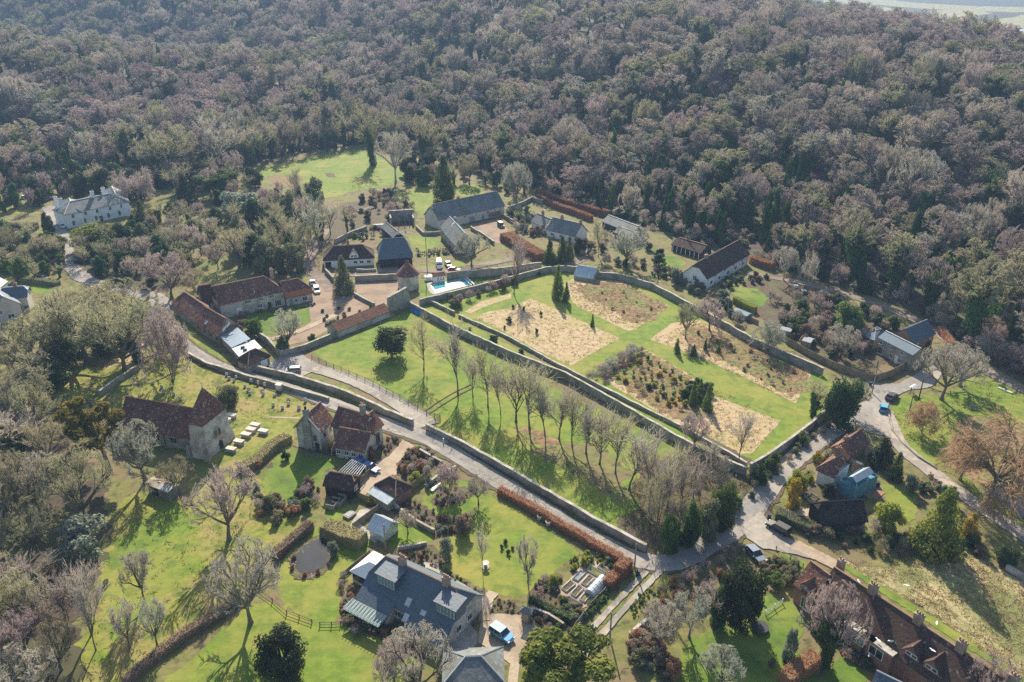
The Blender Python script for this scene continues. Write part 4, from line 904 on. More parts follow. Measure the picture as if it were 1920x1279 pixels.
m = h.mb(); m.slab([[(.0, -3.9, 2.25), (7.0, -3.9, 2.25), (7.0, -1.7, 2.6), (0, -1.7, 2.6)]], .07); can = h.part(m, 'canopy', 'glass_green')
for u in (.2, 3.5, 6.8): m = h.mb(); m.bar((u, -3.7, 0), (u, -3.7, 2.2), .07); h.part(m, 'canopy_post', 'black_wood', can)
m = h.mb()
for i in range(12): m.box(.1 + i * .61, .17 + i * .61, -3.9, -1.7, 2.62, 2.66)
h.part(m, 'canopy_bars', 'lead', can)
m = h.mb(); m.prism([(-1.3, 0), (-1.3, 2.2), (.6, 2.9), (.6, 0)], h.L - 6.5, h.L - .6, axis=0); h.part(m, 'side_wing', 'stone_pale')
m = h.mb(); m.slab([[(h.L - 6.8, -1.7, 1.95), (h.L - .1, -1.7, 1.95), (h.L - .1, .5, h.zr(.5) + .12), (h.L - 6.8, .5, h.zr(.5) + .12)]], .14); h.part(m, 'wing_roof', 'slate')
# glazed garden room at the end
va, vb = h.W * .30, h.W * .92; vm = va + 2.4
m = h.mb(); m.box(-4.6, .34, va + .3, vb - .3, 0, 2.3); gr = h.part(m, 'garden_room', 'stone_pale')
m = h.mb(); m.box(-4.4, -.2, va + .22, va + .28, .7, 2.2); m.box(-4.72, -4.61, va + .5, vb - .5, .7, 2.2); h.part(m, 'garden_room_glass', 'dark_glass', gr)
m = h.mb(); m.slab([[(-4.9, va, 2.3), (.3, va, 2.3), (.3, vm, 3.5), (-2.6, vm, 3.5)]], .1); h.part(m, 'garden_room_roof', 'zinc', gr)
m = h.mb(); m.slab([[(-4.9, vb, 2.31), (-2.6, vm + .01, 3.51), (.3, vm + .01, 3.51), (.3, vb, 2.31)], [(-4.9, va, 2.31), (-2.6, vm + .01, 3.51), (-4.9, vb, 2.31)]], .1); h.part(m, 'garden_room_roof', 'lead_white', gr)  # far and end slopes of the same roof whitened: sunlight put into their colour
# the pale garage in front
h = House('garage', 'pale hip-roofed garage with open timber front beside the blue car', 'garage', q8(560, 1300), q8(915, 1285), 2.6, 28, ridge=q8(755, 1135))
h.walls('wood', 1, 1).roof('slate_grey', 1, 1, ridge='lead')
for u in (.2, .45, .7): h.door('n', h.L * u, 2.2, 2.1, 'wood_grey')
# ---------------------------------------------------------------- church
h = House('church', 'small flint church with mossy red tiled nave and pyramid-capped tower in the graveyard', 'church', z2(120, 622), z2(1010, 792), 3.2, 50, ridge=z2(560, 335))
h.walls('stone').roof('tile', ridge='tile_red')
for px in (z2(480, 740), z2(640, 760), z2(820, 800)):
    u, v = h.uv(px, 1.7); h.win('n', u, 1.2, .9 if px[0] < 320 else 1.7, 1.4, 'stone_pale', 'dark_glass', 1 if px[0] < 320 else 3)
u, v = h.uv(z2(725, 780), 1.5); m = h.mb(); m.bar((u, h.ov - .12, 0), (u, h.ov - .12, 3.2), .07, 6); h.part(m, 'downpipe', 'black_wood')
zt = 7.6
a, b, c = P(z2(958, 602), zt).to_2d(), P(z2(1152, 637), zt).to_2d(), P(z2(1300, 383), zt).to_2d()
ex = (b - a); c = b + Vector((-ex.y, ex.x)).normalized() * (c - b).dot(Vector((-ex.y, ex.x)).normalized()); d = a + (c - b); cen = (a + c) / 2
def tq(k, z): return [(cen.x + (p.x - cen.x) * k, cen.y + (p.y - cen.y) * k, z) for p in (a, b, c, d)]
def loft(lv):
    m = MB(); n = len(lv[0]); m.add([p for l in lv for p in l], [tuple(range(n))[::-1]] + [(i * n + j, i * n + (j + 1) % n, (i + 1) * n + (j + 1) % n, (i + 1) * n + j) for i in range(len(lv) - 1) for j in range(n)] + [tuple(range((len(lv) - 1) * n, len(lv) * n))]); return m
tw = loft([tq(1.16, 0), tq(1.1, 1.5), tq(.97, 4.0), tq(.93, zt)]).build('tower', 'stone_pale', h.root, h.c)
ap = P(z2(1085, 218), zt + 7.0); ap = (cen.x, cen.y, zt + 6.6)
m = MB(); q = tq(1.04, zt - .05); q2 = tq(.1, zt + 5.9); m.add(q + q2 + [ap], [(3, 2, 1, 0), (0, 1, 5, 4), (1, 2, 6, 5), (2, 3, 7, 6), (3, 0, 4, 7), (4, 5, 8), (5, 6, 8), (6, 7, 8), (7, 4, 8)]); sp = m.build('spire', 'tile', h.root, h.c)
m = MB(); m.bar(ap, (ap[0], ap[1], ap[2] + 1.1), .06); m.bar((ap[0] - .3, ap[1], ap[2] + .8), (ap[0] + .3, ap[1], ap[2] + .8), .05); m.build('finial', 'lead', sp, h.c)
fx = (c - b).normalized(); nx_ = (b - a).normalized()
def onface(t, z, wd, ht, nm, mt, off):
    p0 = b + (c - b) * t; k0 = .97 if z > 3.5 else 1.05; o_ = cen + (p0 - cen) * k0 + nx_ * off; mm = MB(lambda u, w_, zz: (o_.x + fx.x * u + nx_.x * w_, o_.y + fx.y * u + nx_.y * w_, zz))
    mm.prism([(-wd / 2, z), (wd / 2, z), (wd / 2, z + ht * .7), (0, z + ht), (-wd / 2, z + ht * .7)], -.5, .1, axis=1); return mm.build(nm, mt, tw, h.c)
for tt in (.4, .52): onface(tt, 3.4, .55, 1.5, 'belfry_window', 'dark_glass', .12)
onface(.46, 3.2, 1.9, 2.3, 'window_surround', 'stone', .0)
onface(.5, .1, 1.2, 2.0, 'door', 'black_wood', .12)
for s_ in (0, 1):
    p0 = tq(1.14, 0)[s_ + 0 if s_ == 0 else 1]; m = MB(); m.box(p0[0] - .55, p0[0] + .55, p0[1] - .6, p0[1] + .6, 0, 2.6, .2, .3); m.build('buttress', 'stone', tw, h.c)
# ---------------------------------------------------------------- stone priory house beside the lane
A0 = z3(605, 465)
h = House('priory_house', 'old stone house with red tiled cross roofs and a gable chimney beside the church', 'house', z3(605, 468), z3(745, 338), 4.6, 50, ridge=z3(545, 222))
h.walls('stone_pale').roof('tile')
m = h.mb(); m.box(-.1, .9, h.W / 2 - .9, h.W / 2 + .9, 0, h.hr - 1.5); m.box(.0, .8, h.W / 2 - .5, h.W / 2 + .5, h.hr - 1.5, h.hr + 1.2); ch = h.part(m, 'chimney', 'stone')
m = h.mb(); m.cyl(.4, h.W / 2, h.hr + 1.2, h.hr + 1.8, .28, .22); h.part(m, 'chimney_pot', 'black_wood', ch)
m = h.mb(); m.slab([[(-.12, -.1, h.he + .25), (.25, -.1, h.he + .25), (.25, h.W / 2, h.hr + .3), (-.12, h.W / 2, h.hr + .3)], [(-.12, h.W / 2, h.hr + .3), (.25, h.W / 2, h.hr + .3), (.25, h.W + .1, h.he + .25), (-.12, h.W + .1, h.he + .25)]], .25); h.part(m, 'gable_coping', 'coping')
for v_, z_ in ((.25, 2.4), (.18, .6)): h.win('l', h.W * v_, z_, .8, 1.2, 'stone', 'dark_glass', 1)
h.door('l', h.W * .2, 1.0, 1.9, 'black_wood')
for u_ in (.35, .75): h.win('n', h.L * u_, 2.6, .7, 1.1, 'stone', 'dark_glass', 1)
k = House('priory_wing', 'x', 'x', z3(700, 398), z3(1000, 490), 4.4, 46, ridge=z3(790, 212))
def absorb(main, sub):
    """a wing becomes part of its house: its pieces move under the house's own base"""
    for ch_ in list(sub.root.children):
        ch_.parent = main.root; ch_.location = Vector(sub.c) - Vector(main.c)
    bpy.data.objects.remove(sub.root)
k.walls('stone_pale').roof('tile'); k.chimney(k.L * .78, None, 1.0, .8, 2.0, 2, 'stone')
k2 = House('priory_wing', 'x', 'x', z3(1062, 500), z3(1212, 382), 4.4, 46, ridge=z3(1035, 300))
k2.walls('stone_pale', .98, 0).roof('tile_red', .98, 0); k2.win('n', k2.L * .5, 1.0, 2.6, 2.4, 'wood', 'dark_glass', 3)
k3 = House('priory_wing', 'x', 'x', z3(725, 595), z3(1025, 650), 2.6, 40, ridge=z3(900, 425))
k3.walls('stone_pale').roof('tile')
for u_ in (.15, .4, .62, .85): k3.win('n', k3.L * u_, 1.0, 1.0, 1.0)
for q_ in (k, k2, k3): absorb(h, q_)
# outbuildings south of it
h = House('black_shed', 'black boarded shed with a dark tiled roof beside the white pergola', 'shed', z3(625, 960), z3(905, 1010), 2.3, 42, ridge=z3(815, 842))
h.walls('black_wood').roof('tile_dark', .4, .4); h.win('r', h.W * .5, 1.0, 1.2, 1.0)
h = House('tiled_shed', 'square hip-roofed shed with red tiles and a glass lean-to on the gravel', 'shed', z17(485, 358), z17(725, 500), 2.4, 38, ridge=z17(690, 268))
h.walls('brick', .95, .95).roof('tile_dark', .95, .95); h.lean('n', .4, h.L - .4, 1.9, 2.35, 1.8, 'glass_pale', 'wood_grey')
h = House('summerhouse', 'tiny square summerhouse with a slate pyramid roof at the gravel drive', 'summerhouse', q8(990, 885), q8(1058, 905), 2.3, 40, C=q8(1075, 870))
h.walls('wood', 1, 1).roof('slate_grey', .97, .97, ridge=None); h.door('n', h.L / 2, .9, 1.8, 'brick_pale')
h = House('timber_shelter', 'open timber field shelter with a two-tone felt roof under the bare tree', 'shelter', q7(803, 172), q7(935, 222), 2.2, 12, C=q7(985, 170))
h.walls('wood_grey').roof('felt', ridge=None); m = h.mb(); m.slab([[(h.L * .55, -.1, h.he + .12), (h.L + .1, -.1, h.he + .12), (h.L + .1, h.W / 2, h.hr + .1), (h.L * .55, h.W / 2, h.hr + .1)]], .06); h.part(m, 'roof_sheet', 'lead'); h.door('n', h.L * .3, 2.4, 1.8, 'black_wood')
# greenhouse and cold frames
h = House('greenhouse', 'glass greenhouse by the telegraph pole at the end of the paved yard', 'greenhouse', z17(400, 850), z17(590, 940), 1.7, 38, C=z17(690, 740))
h.walls('glass_pale').roof('glass_pale', ridge=None); m = h.mb()
for i in range(9):
    u = h.L * i / 8
    m.bar((u, 0, h.he), (u, h.W / 2, h.hr + .03), .04); m.bar((u, h.W, h.he), (u, h.W / 2, h.hr + .03), .04)
m.bar((0, h.W / 2, h.hr + .04), (h.L, h.W / 2, h.hr + .04), .05); h.part(m, 'glazing_bars', 'lead_white'); h.door('l', h.W / 2, .8, 1.8, 'lead_white')
# ---------------------------------------------------------------- the long barn on the lane bend
h = House('long_barn', 'long red-tiled barn bending along the lane with a zinc-roofed end', 'barn', z4(330, 655), z4(578, 806), 2.6, 42, ridge=z4(600, 590))
h.walls('stone').roof('tile', .0, .6)
for px, w_, hh_ in ((z4(640, 720), 1.0, 1.6), (z4(685, 712), 1.0, 1.6), (z4(455, 635), 1.1, 1.2)):
    u, v = h.uv(px, h.he + 2); h.slope(u, v, w_, hh_, 'glass_pale', frame='lead')
for f in (.15, .4, .65, .9): h.win('n', h.L * f, 1.0, 1.2, .9, 'wood')
k = House('barn_wing', 'x', 'x', z4(112, 490), z4(335, 650), 2.6, 42, ridge=z4(330, 415)); k.walls('stone').roof('tile', .5, 0); absorb(h, k)
k = House('barn_wing', 'x', 'x', z4(430, 480), z4(562, 455), 2.7, 45, ridge=z4(390, 298)); k.walls('stone').roof('tile_dark'); k.door('n', k.L * .75, 1.6, 2.0, 'white_paint'); absorb(h, k)
k = House('barn_wing', 'x', 'x', z4(590, 800), z4(715, 920), 2.5, 12, C=z4(890, 852)); k.walls('stone')
m = k.mb(); m.slab([[(0, 0, 2.6), (k.L, 0, 2.6), (k.L, k.W, 3.7), (0, k.W, 3.7)]], .16); k.part(m, 'zinc_roof', 'zinc'); m = k.mb()
for i in range(12): m.box(.3 + i * (k.L - .6) / 11, .36 + i * (k.L - .6) / 11, .05, .1, 2.62, 2.66)
m = k.mb(); m.slab([[(1.2, k.W * .35, 3.13), (2.6, k.W * .35, 3.13), (2.6, k.W * .6, 3.4), (1.2, k.W * .6, 3.4)]], .1); k.part(m, 'skylight', 'glass_pale'); absorb(h, k)
k = House('barn_wing', 'x', 'x', z4(715, 925), z4(790, 1010), 2.4, 12, C=z4(968, 890)); k.walls('stone')
m = k.mb(); m.slab([[(-.1, 0, 2.45), (k.L, 0, 2.45), (k.L, k.W, 3.3), (-.1, k.W, 3.3)]], .14); wr = k.part(m, 'lead_roof', 'lead_white')
for u_ in (.35, .65): m = k.mb(); m.box(k.L * u_ - .3, k.L * u_ + .3, k.W * .3, k.W * .45, 2.75, 3.15); k.part(m, 'roof_vent', 'black_wood', wr)
absorb(h, k)
k = House('barn_wing', 'x', 'x', z4(880, 1095), z4(1110, 1000), 2.3, 40, ridge=z4(940, 930)); k.walls('stone', 1, .9).roof('tile_dark', .98, .9); k.door('n', k.L * .7, 1.9, 1.9, 'white_paint'); absorb(h, k)
# farmhouse range
h = House('farmhouse', 'long flint farmhouse with a brown tiled hip roof and climbing plants on its front', 'house', z4(590, 494), z4(1250, 352), 4.4, 45, ridge=z4(800, 248))
h.walls('stone_pale', 0, .98).roof('tile', 0, .98)
u, v = h.uv(z4(1180, 235), h.hr); h.chimney(h.L - 1.6, h.W * .62, .9, .7, 1.3, 2, 'brick_pale')
for px in (z4(940, 355), z4(1065, 355)): u, v = h.uv(px, h.he + 1.5); m = h.mb(); m.cyl(u, v, h.zr(v) - .2, h.zr(v) + .8, .12); h.part(m, 'flue', 'lead_white')
for px, zz, w_, hh_, n_ in ((z4(870, 450), 3.0, 1.9, 1.0, 4), (z4(1005, 430), 3.0, 1.3, .9, 3), (z4(1110, 400), 3.1, 1.4, .9, 3), (z4(1000, 500), .8, 1.4, 1.3, 3), (z4(1205, 490), .2, 1.9, 2.0, 3)):
    u, v = h.uv(px, zz + hh_ / 2); h.win('n', u, zz, w_, hh_, n=n_)
u, v = h.uv(z4(745, 510), 1); h.door('n', u, 1.6, 2.3, 'white_paint'); u, v = h.uv(z4(1115, 510), 1); h.door('n', u, 1.0, 2.0, 'holly')
k = House('farm_end', 'x', 'x', z4(1255, 425), z4(1535, 370), 2.6, 42, ridge=z4(1330, 232)); k.walls('stone_pale', 0, .7).roof('tile', 0, .7)
k.slope(k.L / 2, .7, k.L, 1.6, 'tile_new', 'tiled_apron'); k.chimney(k.L * .32, None, .7, .6, 1.0, 1, 'brick_pale')
for f, w_ in ((.36, .9), (.68, 1.5)): k.win('n', k.L * f, .6, w_, 1.3)
k.door('n', k.L * .18, .9, 2.0, 'glass_green'); absorb(h, k)
# ---------------------------------------------------------------- dovecote, lean-to, ruined gable, pool house
c0 = P(z5(938, 790)); dv = empty('dovecote', c0, 'round stone dovecote with a conical red tiled cap by the pool', 'dovecote')
m = MB(); m.cyl(0, 0, -.1, 4.6, 3.3, 3.15, 28); m.build('wall', 'stone_pale', dv)
m = MB(); m.cyl(0, 0, 4.45, 8.0, 3.75, .5, 28); rf = m.build('roof', 'tile', dv)
m = MB(); m.cyl(0, 0, 7.7, 8.4, .62, .55, 10); m.cyl(0, 0, 8.4, 9.0, .6, .03, 10); m.build('cap', 'tile_red', rf)
h = House('cart_lodge', 'long low lean-to with a red tiled roof along the paddock wall', 'outbuilding', z5(230, 1238), z5(760, 1030), 1.9, 34, C=z5(735, 945))
h.walls('stone_pale').roof('tile_red', ridge=None)
a_, b_ = P(z5(735, 1040)), P(z5(950, 985)); dd = (b_ - a_).to_2d(); L_ = dd.length; e_ = dd.normalized(); n_ = Vector((-e_.y, e_.x))
rg = empty('ruined_gable', a_, 'tall bare stone gable wall left from a barn next to the dovecote', 'ruin'); m = MB(lambda u, v, z: (e_.x * u + n_.x * v, e_.y * u + n_.y * v, z))
m.prism([(0, 0), (L_, 0), (L_ + .2, 3.2), (L_ * .88, 6.2), (0, 4.4)], -.35, .35, axis=1); g_ = m.build('wall', 'stone', rg)
m = MB(lambda u, v, z: (e_.x * u + n_.x * v, e_.y * u + n_.y * v, z)); m.slab([[(-.1, -.45, 4.53), (L_ * .88, -.45, 6.33), (L_ * .88, .45, 6.33), (-.1, .45, 4.53)], [(L_ * .88, -.45, 6.33), (L_ + .3, -.45, 3.3), (L_ + .3, .45, 3.3), (L_ * .88, .45, 6.33)]], .14); m.build('coping', 'coping', g_)
h = House('pool_house', 'small white pool house with three windows beside the swimming pool', 'pool house', z5(1185, 690), z5(1312, 672), 2.2, 30, C=z5(1308, 640))
h.walls('white').roof('tile_red', ridge=None)
for f in (.38, .62, .82): h.win('n', h.L * f, .5, .42, 1.3, n=1)
# ---------------------------------------------------------------- cottages and barns round the farm lane
h = House('brown_cottage', 'brown tiled cottage with a cross gable and white garage door by the track', 'house', z5(80, 530), z5(600, 500), 2.6, 42, ridge=z5(330, 372))
h.walls('white', .9, .95).roof('tile_dark', .9, .95); h.chimney(h.L * .5, h.W * .6, .8, .7, 1.4, 2)
h.dormer_gable(h.L * .6, .4, 3.0, 1.0, 1.7, 'tile_dark', 'white'); h.door('n', h.L * .1, 1.9, 2.0, 'black_wood'); h.door('n', h.L * .28, 2.2, 1.9, 'white_paint')
for f in (.62, .74, .88): h.win('n', h.L * f, .9, 1.3, 1.0)
h = House('black_barn', 'black weatherboarded barn with a wide dark hipped roof and two skylights', 'barn', z5(640, 515), z5(985, 490), 3.2, 45, ridge=z5(790, 302))
h.walls('black_wood', .85, .85).roof('slate', .85, .85, inl=2.2, inr=2.2, ridge='slate')
for px in (z5(842, 380), z5(915, 375)): u, v = h.uv(px, h.he + 2); h.slope(u, v, .7, 1.2, 'glass_pale', frame='lead_white')
h.door('n', h.L * .5, 2.6, 2.6, 'black_wood')
k = House('barn_link', 'x', 'x', z5(900, 285), z5(770, 175), 2.6, 40, W=4.4, up=True); k.walls('black_wood').roof('slate_grey', ridge='ridge'); absorb(h, k)
a_, b_ = P(z5(760, 190)), P(z5(1000, 175)); dd = (b_ - a_).to_2d(); L_ = dd.length; e_ = dd.normalized(); n_ = Vector((-e_.y, e_.x)); rg = empty('roofless_barn', a_, 'roofless flint barn shell with ivy behind the black barn', 'ruin')
TT = lambda u, v, z: (e_.x * u + n_.x * v, e_.y * u + n_.y * v, z)
m = MB(TT); m.box(0, L_, 6.5, 7.1, 0, 4.4); m.box(0, .6, 0, 6.49, 0, 3.6); m.box(L_ - .6, L_, 0, 6.49, 0, 3.0); m.build('wall', 'wall_flint', rg)
m = MB(TT); m.box(-.05, L_ + .05, 6.4, 7.2, 4.41, 4.6); m.build('coping', 'coping', rg)
for f in (.35, .6, .8): m = MB(TT); m.bar((L_ * f, .3, 0), (L_ * f, .3, 3), .12); m.build('post', 'wood_grey', rg)
h = House('long_house', 'long white-walled house under a mossy grey slate roof beside the big cone conifer', 'house', z6(175, 475), z6(700, 360), 3.6, 45, ridge=z6(400, 292))
h.walls('cream', .3, .15).roof('slate_grey', .3, .15, ridge='slate_grey'); h.chimney(h.L * .4, None, .9, .8, 1.0, 1)
for px, zz, w_, hh_ in ((z6(370, 440), 2.3, 1.0, .8), (z6(460, 425), 2.0, 1.0, .8), (z6(550, 405), 2.0, .9, 1.2), (z6(605, 388), 2.3, .7, .8), (z6(650, 378), 2.3, .7, .8)): u, v = h.uv(px, zz + .5); h.win('n', u, zz, w_, hh_)
u, v = h.uv(z6(450, 470), 1); h.door('n', u, 2.6, 2.2, 'zinc'); u, v = h.uv(z6(565, 460), 1); h.door('n', u, 1, 2.1, 'slate_blue')
u, v = h.uv(z6(625, 430), 1.0); m = h.mb(); m.box(u - 3, u + 3, h.ov - .12, h.ov - .02, .3, 2.2); h.part(m, 'brick_bay', 'brick')
h = House('skylight_barn', 'converted stone barn with a pale patched slate roof and three skylights', 'house', z6(300, 668), z6(185, 530), 3.4, 45, ridge=z6(335, 520))
h.walls('stone').roof('slate_grey', 0, .0, ridge='lead')
for px in (z6(285, 510), z6(305, 508), z6(330, 500)): u, v = h.uv(px, h.he + 3); h.slope(min(max(u, .8), h.L - .8), min(max(v, 1.0), h.W * .45), .7, 1.5, 'glass_pale', frame='lead_white')
h.chimney(h.L * .8, h.W * .62, 1.0, .8, .9, 1, 'brick_pale')
h = House('grey_cottage', 'grey slate cottage with white gable and brick chimney among garden shrubs', 'house', z6(1015, 545), z6(1245, 600), 2.6, 42, ridge=z6(1170, 470))
h.walls('white').roof('slate_grey', ridge='lead'); h.chimney(h.L * .32, None, 1.0, .8, 1.2, 3, 'brick_pale'); h.chimney(h.L - .7, None, .8, .7, 1.2, 2, 'brick_pale')
for f in (.2, .5, .8): h.win('n', h.L * f, .8, 1.1, 1.1)
k = House('cottage_wing', 'x', 'x', z6(895, 480), z6(1005, 530), 2.5, 42, ridge=z6(985, 430)); k.walls('white').roof('slate_grey', ridge='lead'); k.chimney(k.L * .4, None, .8, .7, 1.6, 2, 'brick'); absorb(h, k)
h = House('dark_barn', 'low dark boarded barn with a slate roof below the wood', 'barn', z6(1450, 480), z6(1690, 575), 2.4, 32, C=z6(1740, 530), W=6)
h.walls('black_wood').roof('slate_grey', ridge='lead'); k = House('barn_wing', 'x', 'x', z6(1545, 565), z6(1700, 620), 2.2, 30, C=z6(1740, 580)); k.walls('black_wood').roof('slate_grey', ridge='lead'); absorb(h, k)
h = House('sunk_greenhouse', 'old glasshouse with peeling white frame against the walled garden wall', 'greenhouse', z6(1232, 905), z6(1385, 930), 1.3, 36, C=z6(1395, 870), ov=.1)
h.walls('stone').roof('glass_pale', ridge='lead_white'); m = h.mb()
for i in range(13): u = h.L * i / 12; m.bar((u, 0, h.he + .03), (u, h.W / 2, h.hr + .03), .05)
h.part(m, 'glazing_bars', 'lead_white')
# right-hand farmhouse
h = House('white_farmhouse', 'white farmhouse with a big lichen-streaked brown tile roof below the wood', 'house', z7(565, 500), z7(995, 250), 3.6, 45, ridge=z7(640, 235))
h.walls('white', .3, .25).roof('tile_dark', .3, .25); u, v = h.uv(z7(535, 262), h.hr + .5); h.chimney(u, None, 1.3, .9, 1.0, 1, 'brick_pale')
h.win('l', h.W * .5, 2.2, 1.3, 1.5, n=2); h.win('l', h.W * .4, .3, 1.4, 1.3, 'black_wood', n=2)
for f in (.12, .3, .5, .68, .85): h.win('n', h.L * f, .8, 1.4, 1.3)
for f in (.2, .42, .62, .82): h.win('n', h.L * f, 2.55, 1.1, .8)
h = House('cart_shed', 'long open-fronted cart shed with a mossy tile roof behind the white farmhouse', 'shed', z7(200, 150), z7(500, 240), 2.3, 32, C=z7(640, 205), ov=.3)
h.walls('black_wood').roof('tile_dark', .3, 0)
for i in range(7): m = h.mb(); m.box(h.L * (i + .5) / 7 - .1, h.L * (i + .5) / 7 + .1, .12, .28, 0, 2.2); h.part(m, 'post', 'white_paint')
# blue slate house at the junction
h = House('blue_slate_house', 'new stone house with smooth blue slate roofs behind the curved fence', 'house', z8(822, 290), z8(1085, 425), 4.4, 32, ridge=z8(1000, 300))
h.walls('stone').roof('slate_blue', ridge='lead')
for px, zz, w_, hh_, n_ in ((z8(865, 325), 2.9, .9, .9, 2), (z8(942, 366), 2.9, .9, .9, 2), (z8(1020, 405), 2.9, .9, .9, 2), (z8(845, 385), .3, 1.6, 2.0, 3), (z8(935, 428), .7, 1.0, 1.1, 2), (z8(1003, 460), .7, .9, 1.1, 2)): u, v = h.uv(px, zz + hh_ / 2); h.win('n', u, zz, w_, hh_, n=n_)
u, v = h.uv(z8(968, 455), 1); h.door('n', u, 1.0, 2.1, 'white_paint')
k = House('house_wing', 'x', 'x', z8(1095, 335), z8(1262, 262), 3.9, 42, ridge=z8(1110, 190)); k.walls('brick').roof('slate', ridge='lead'); k.door('n', k.L * .75, 2.2, 2.2, 'black_wood')
for f in (.25, .8): k.win('n', k.L * f, 2.9, .9, .8)
absorb(h, k)
k = House('house_wing', 'x', 'x', z8(702, 268), z8(795, 315), 2.7, 34, C=z8(850, 245)); k.walls('brick_pale', .9, .9).roof('slate_blue', .95, .95, ridge='lead'); k.win('n', k.L * .5, .4, 1.7, 1.9, n=3); k.slope(k.L * .7, k.W * .3, .8, .9, 'glass_pale', frame='lead', far=True); absorb(h, k)
# cottage in scaffolding by the junction
h = House('scaffold_cottage', 'old red-tiled cottage being repaired under blue netting on a road island', 'house', z9(590, 460), z9(760, 535), 3.0, 45, ridge=z9(760, 305))
h.walls('white', .9, .3).roof('tile', .9, .3); h.chimney(h.L * .55, None, .9, .8, 1.2, 2, 'brick')
k = House('cottage_wing', 'x', 'x', z9(890, 350), z9(1055, 225), 3.0, 45, ridge=z9(925, 150)); k.walls('brick').roof('tile', .3, 0); k.chimney(k.L * .2, None, .8, .7, .8, 1); absorb(h, k)
k = House('cottage_wing', 'x', 'x', z9(890, 380), z9(985, 420), 2.4, 30, C=z9(1080, 440), W=4); k.walls('brick').roof('slate_grey', ridge=None); absorb(h, k)
s_ = House('scaffold', 'scaffold wrapped in blue netting under a white sheet roof against the cottage', 'scaffold', z9(795, 560), z9(935, 635), 2.8, 26, C=z9(1055, 485), ov=.1)
m = s_.mb(); m.box(.1, s_.L - .1, .1, .16, .1, 3.2); m.box(.1, s_.L - .1, s_.W - .16, s_.W - .1, .1, 3.2); m.box(s_.L - .16, s_.L - .1, .17, s_.W - .17, .1, 3.2); m.box(.1, .16, .17, s_.W - .17, .1, 3.2); s_.part(m, 'netting', 'net_blue')
m = s_.mb(); m.box(.3, s_.L - .3, .3, s_.W - .3, 2.7, 2.8); s_.part(m, 'deck', 'net_blue')
m = s_.mb(); u0, u1, v0, v1 = s_.L * .22, s_.L * .82, .9, s_.W - .8; um = (u0 + u1) / 2
m.slab([[(u0, v0, 3.7), (um, v0, 4.5), (um, v1, 4.5), (u0, v1, 3.7)], [(um, v0, 4.5), (u1, v0, 3.7), (u1, v1, 3.7), (um, v1, 4.5)]], .05); s_.part(m, 'sheet_roof', 'glass_pale')
for u in (.1, s_.L - .1):
    for v in (.1, s_.W / 2, s_.W - .1): m = s_.mb(); m.bar((u, v, 0), (u, v, 3.9), .05); s_.part(m, 'pole', 'rim')
h = House('thatched_barn', 'long black barn with a near-black roof in front of the scaffolded cottage', 'barn', z9(640, 930), z9(1045, 905), 2.2, 42, ridge=z9(800, 728))
h.walls('black_wood', .35, 0).roof('thatch', .35, 0, ridge='thatch'); h.door('n', h.L * .5, 2.4, 1.9, 'black_wood')
# row of cottages at the corner
h = House('cottage_row', 'very long dark red tiled cottage row with arched windows and four chimneys', 'house', z10(395, 385), z10(1700, 1305), 3.4, 42, ridge=z10(960, 430))
h.walls('brick').roof('tile_dark', .0, 0)
for px in (z10(805, 335), z10(1140, 545), z10(1455, 740), z10(1840, 975)): u, v = h.uv(px, h.hr + .8); h.chimney(u, None, 1.2, .8, 1.4, 3, 'brick_pale')
k = House('gable_wing', 'x', 'x', z10(255, 290), z10(395, 400), 3.4, 45, W=6.5, up=True); k.walls('brick').roof('tile'); k.chimney(k.L * .9, k.W * .9, 1.0, .8, 1.6, 2, 'brick_pale')
k.win('n', k.L * .62, .4, 1.2, 2.0); k.dormer_gable(k.L * .55, .3, 1.9, .7, 1.2, 'tile_red', 'brick'); absorb(h, k)
for px in (z10(1110, 800), z10(1255, 900)): u, v = h.uv(px, h.he + 1.2); h.dormer_gable(u, max(.7, v), 2.3, .9, 1.4, 'tile_dark', 'brick')
for px, zz, w_, hh_ in ((z10(755, 665), 2.2, 2.2, 1.3), (z10(900, 765), 1.8, 2.2, 1.4)):
    u, v = h.uv(px, zz); m = h.mb(); m.prism([(-.6, 0), (-.6, 3.6), (.8, 3.6), (.8, 0)], u - 2.2, u + 2.2, axis=0); ba = h.part(m, 'bay', 'brick'); m = h.mb(); m.box(u - 2.4, u + 2.4, -.8, .9, 3.6, 3.8); h.part(m, 'parapet', 'coping', ba)
    m = h.mb(); m.box(u - w_ / 2, u + w_ / 2, -.68, -.59, 1.6, 3.2); wf = h.part(m, 'window', 'white_paint', ba); m = h.mb(); m.box(u - w_ / 2 + .12, u - .06, -.71, -.66, 1.72, 3.08); m.box(u + .06, u + w_ / 2 - .12, -.71, -.66, 1.72, 3.08); h.part(m, 'pane', 'dark_glass' if zz < 2 else 'glass_green', ba)
h = House('slate_outhouse', 'small slate-roofed outhouse in front of the cottage row', 'outbuilding', z10(820, 1010), z10(1060, 1130), 2.2, 40, ridge=z10(940, 950)); h.walls('brick').roof('slate', ridge='lead'); h.door('n', h.L * .5, .9, 1.9, 'white_paint')
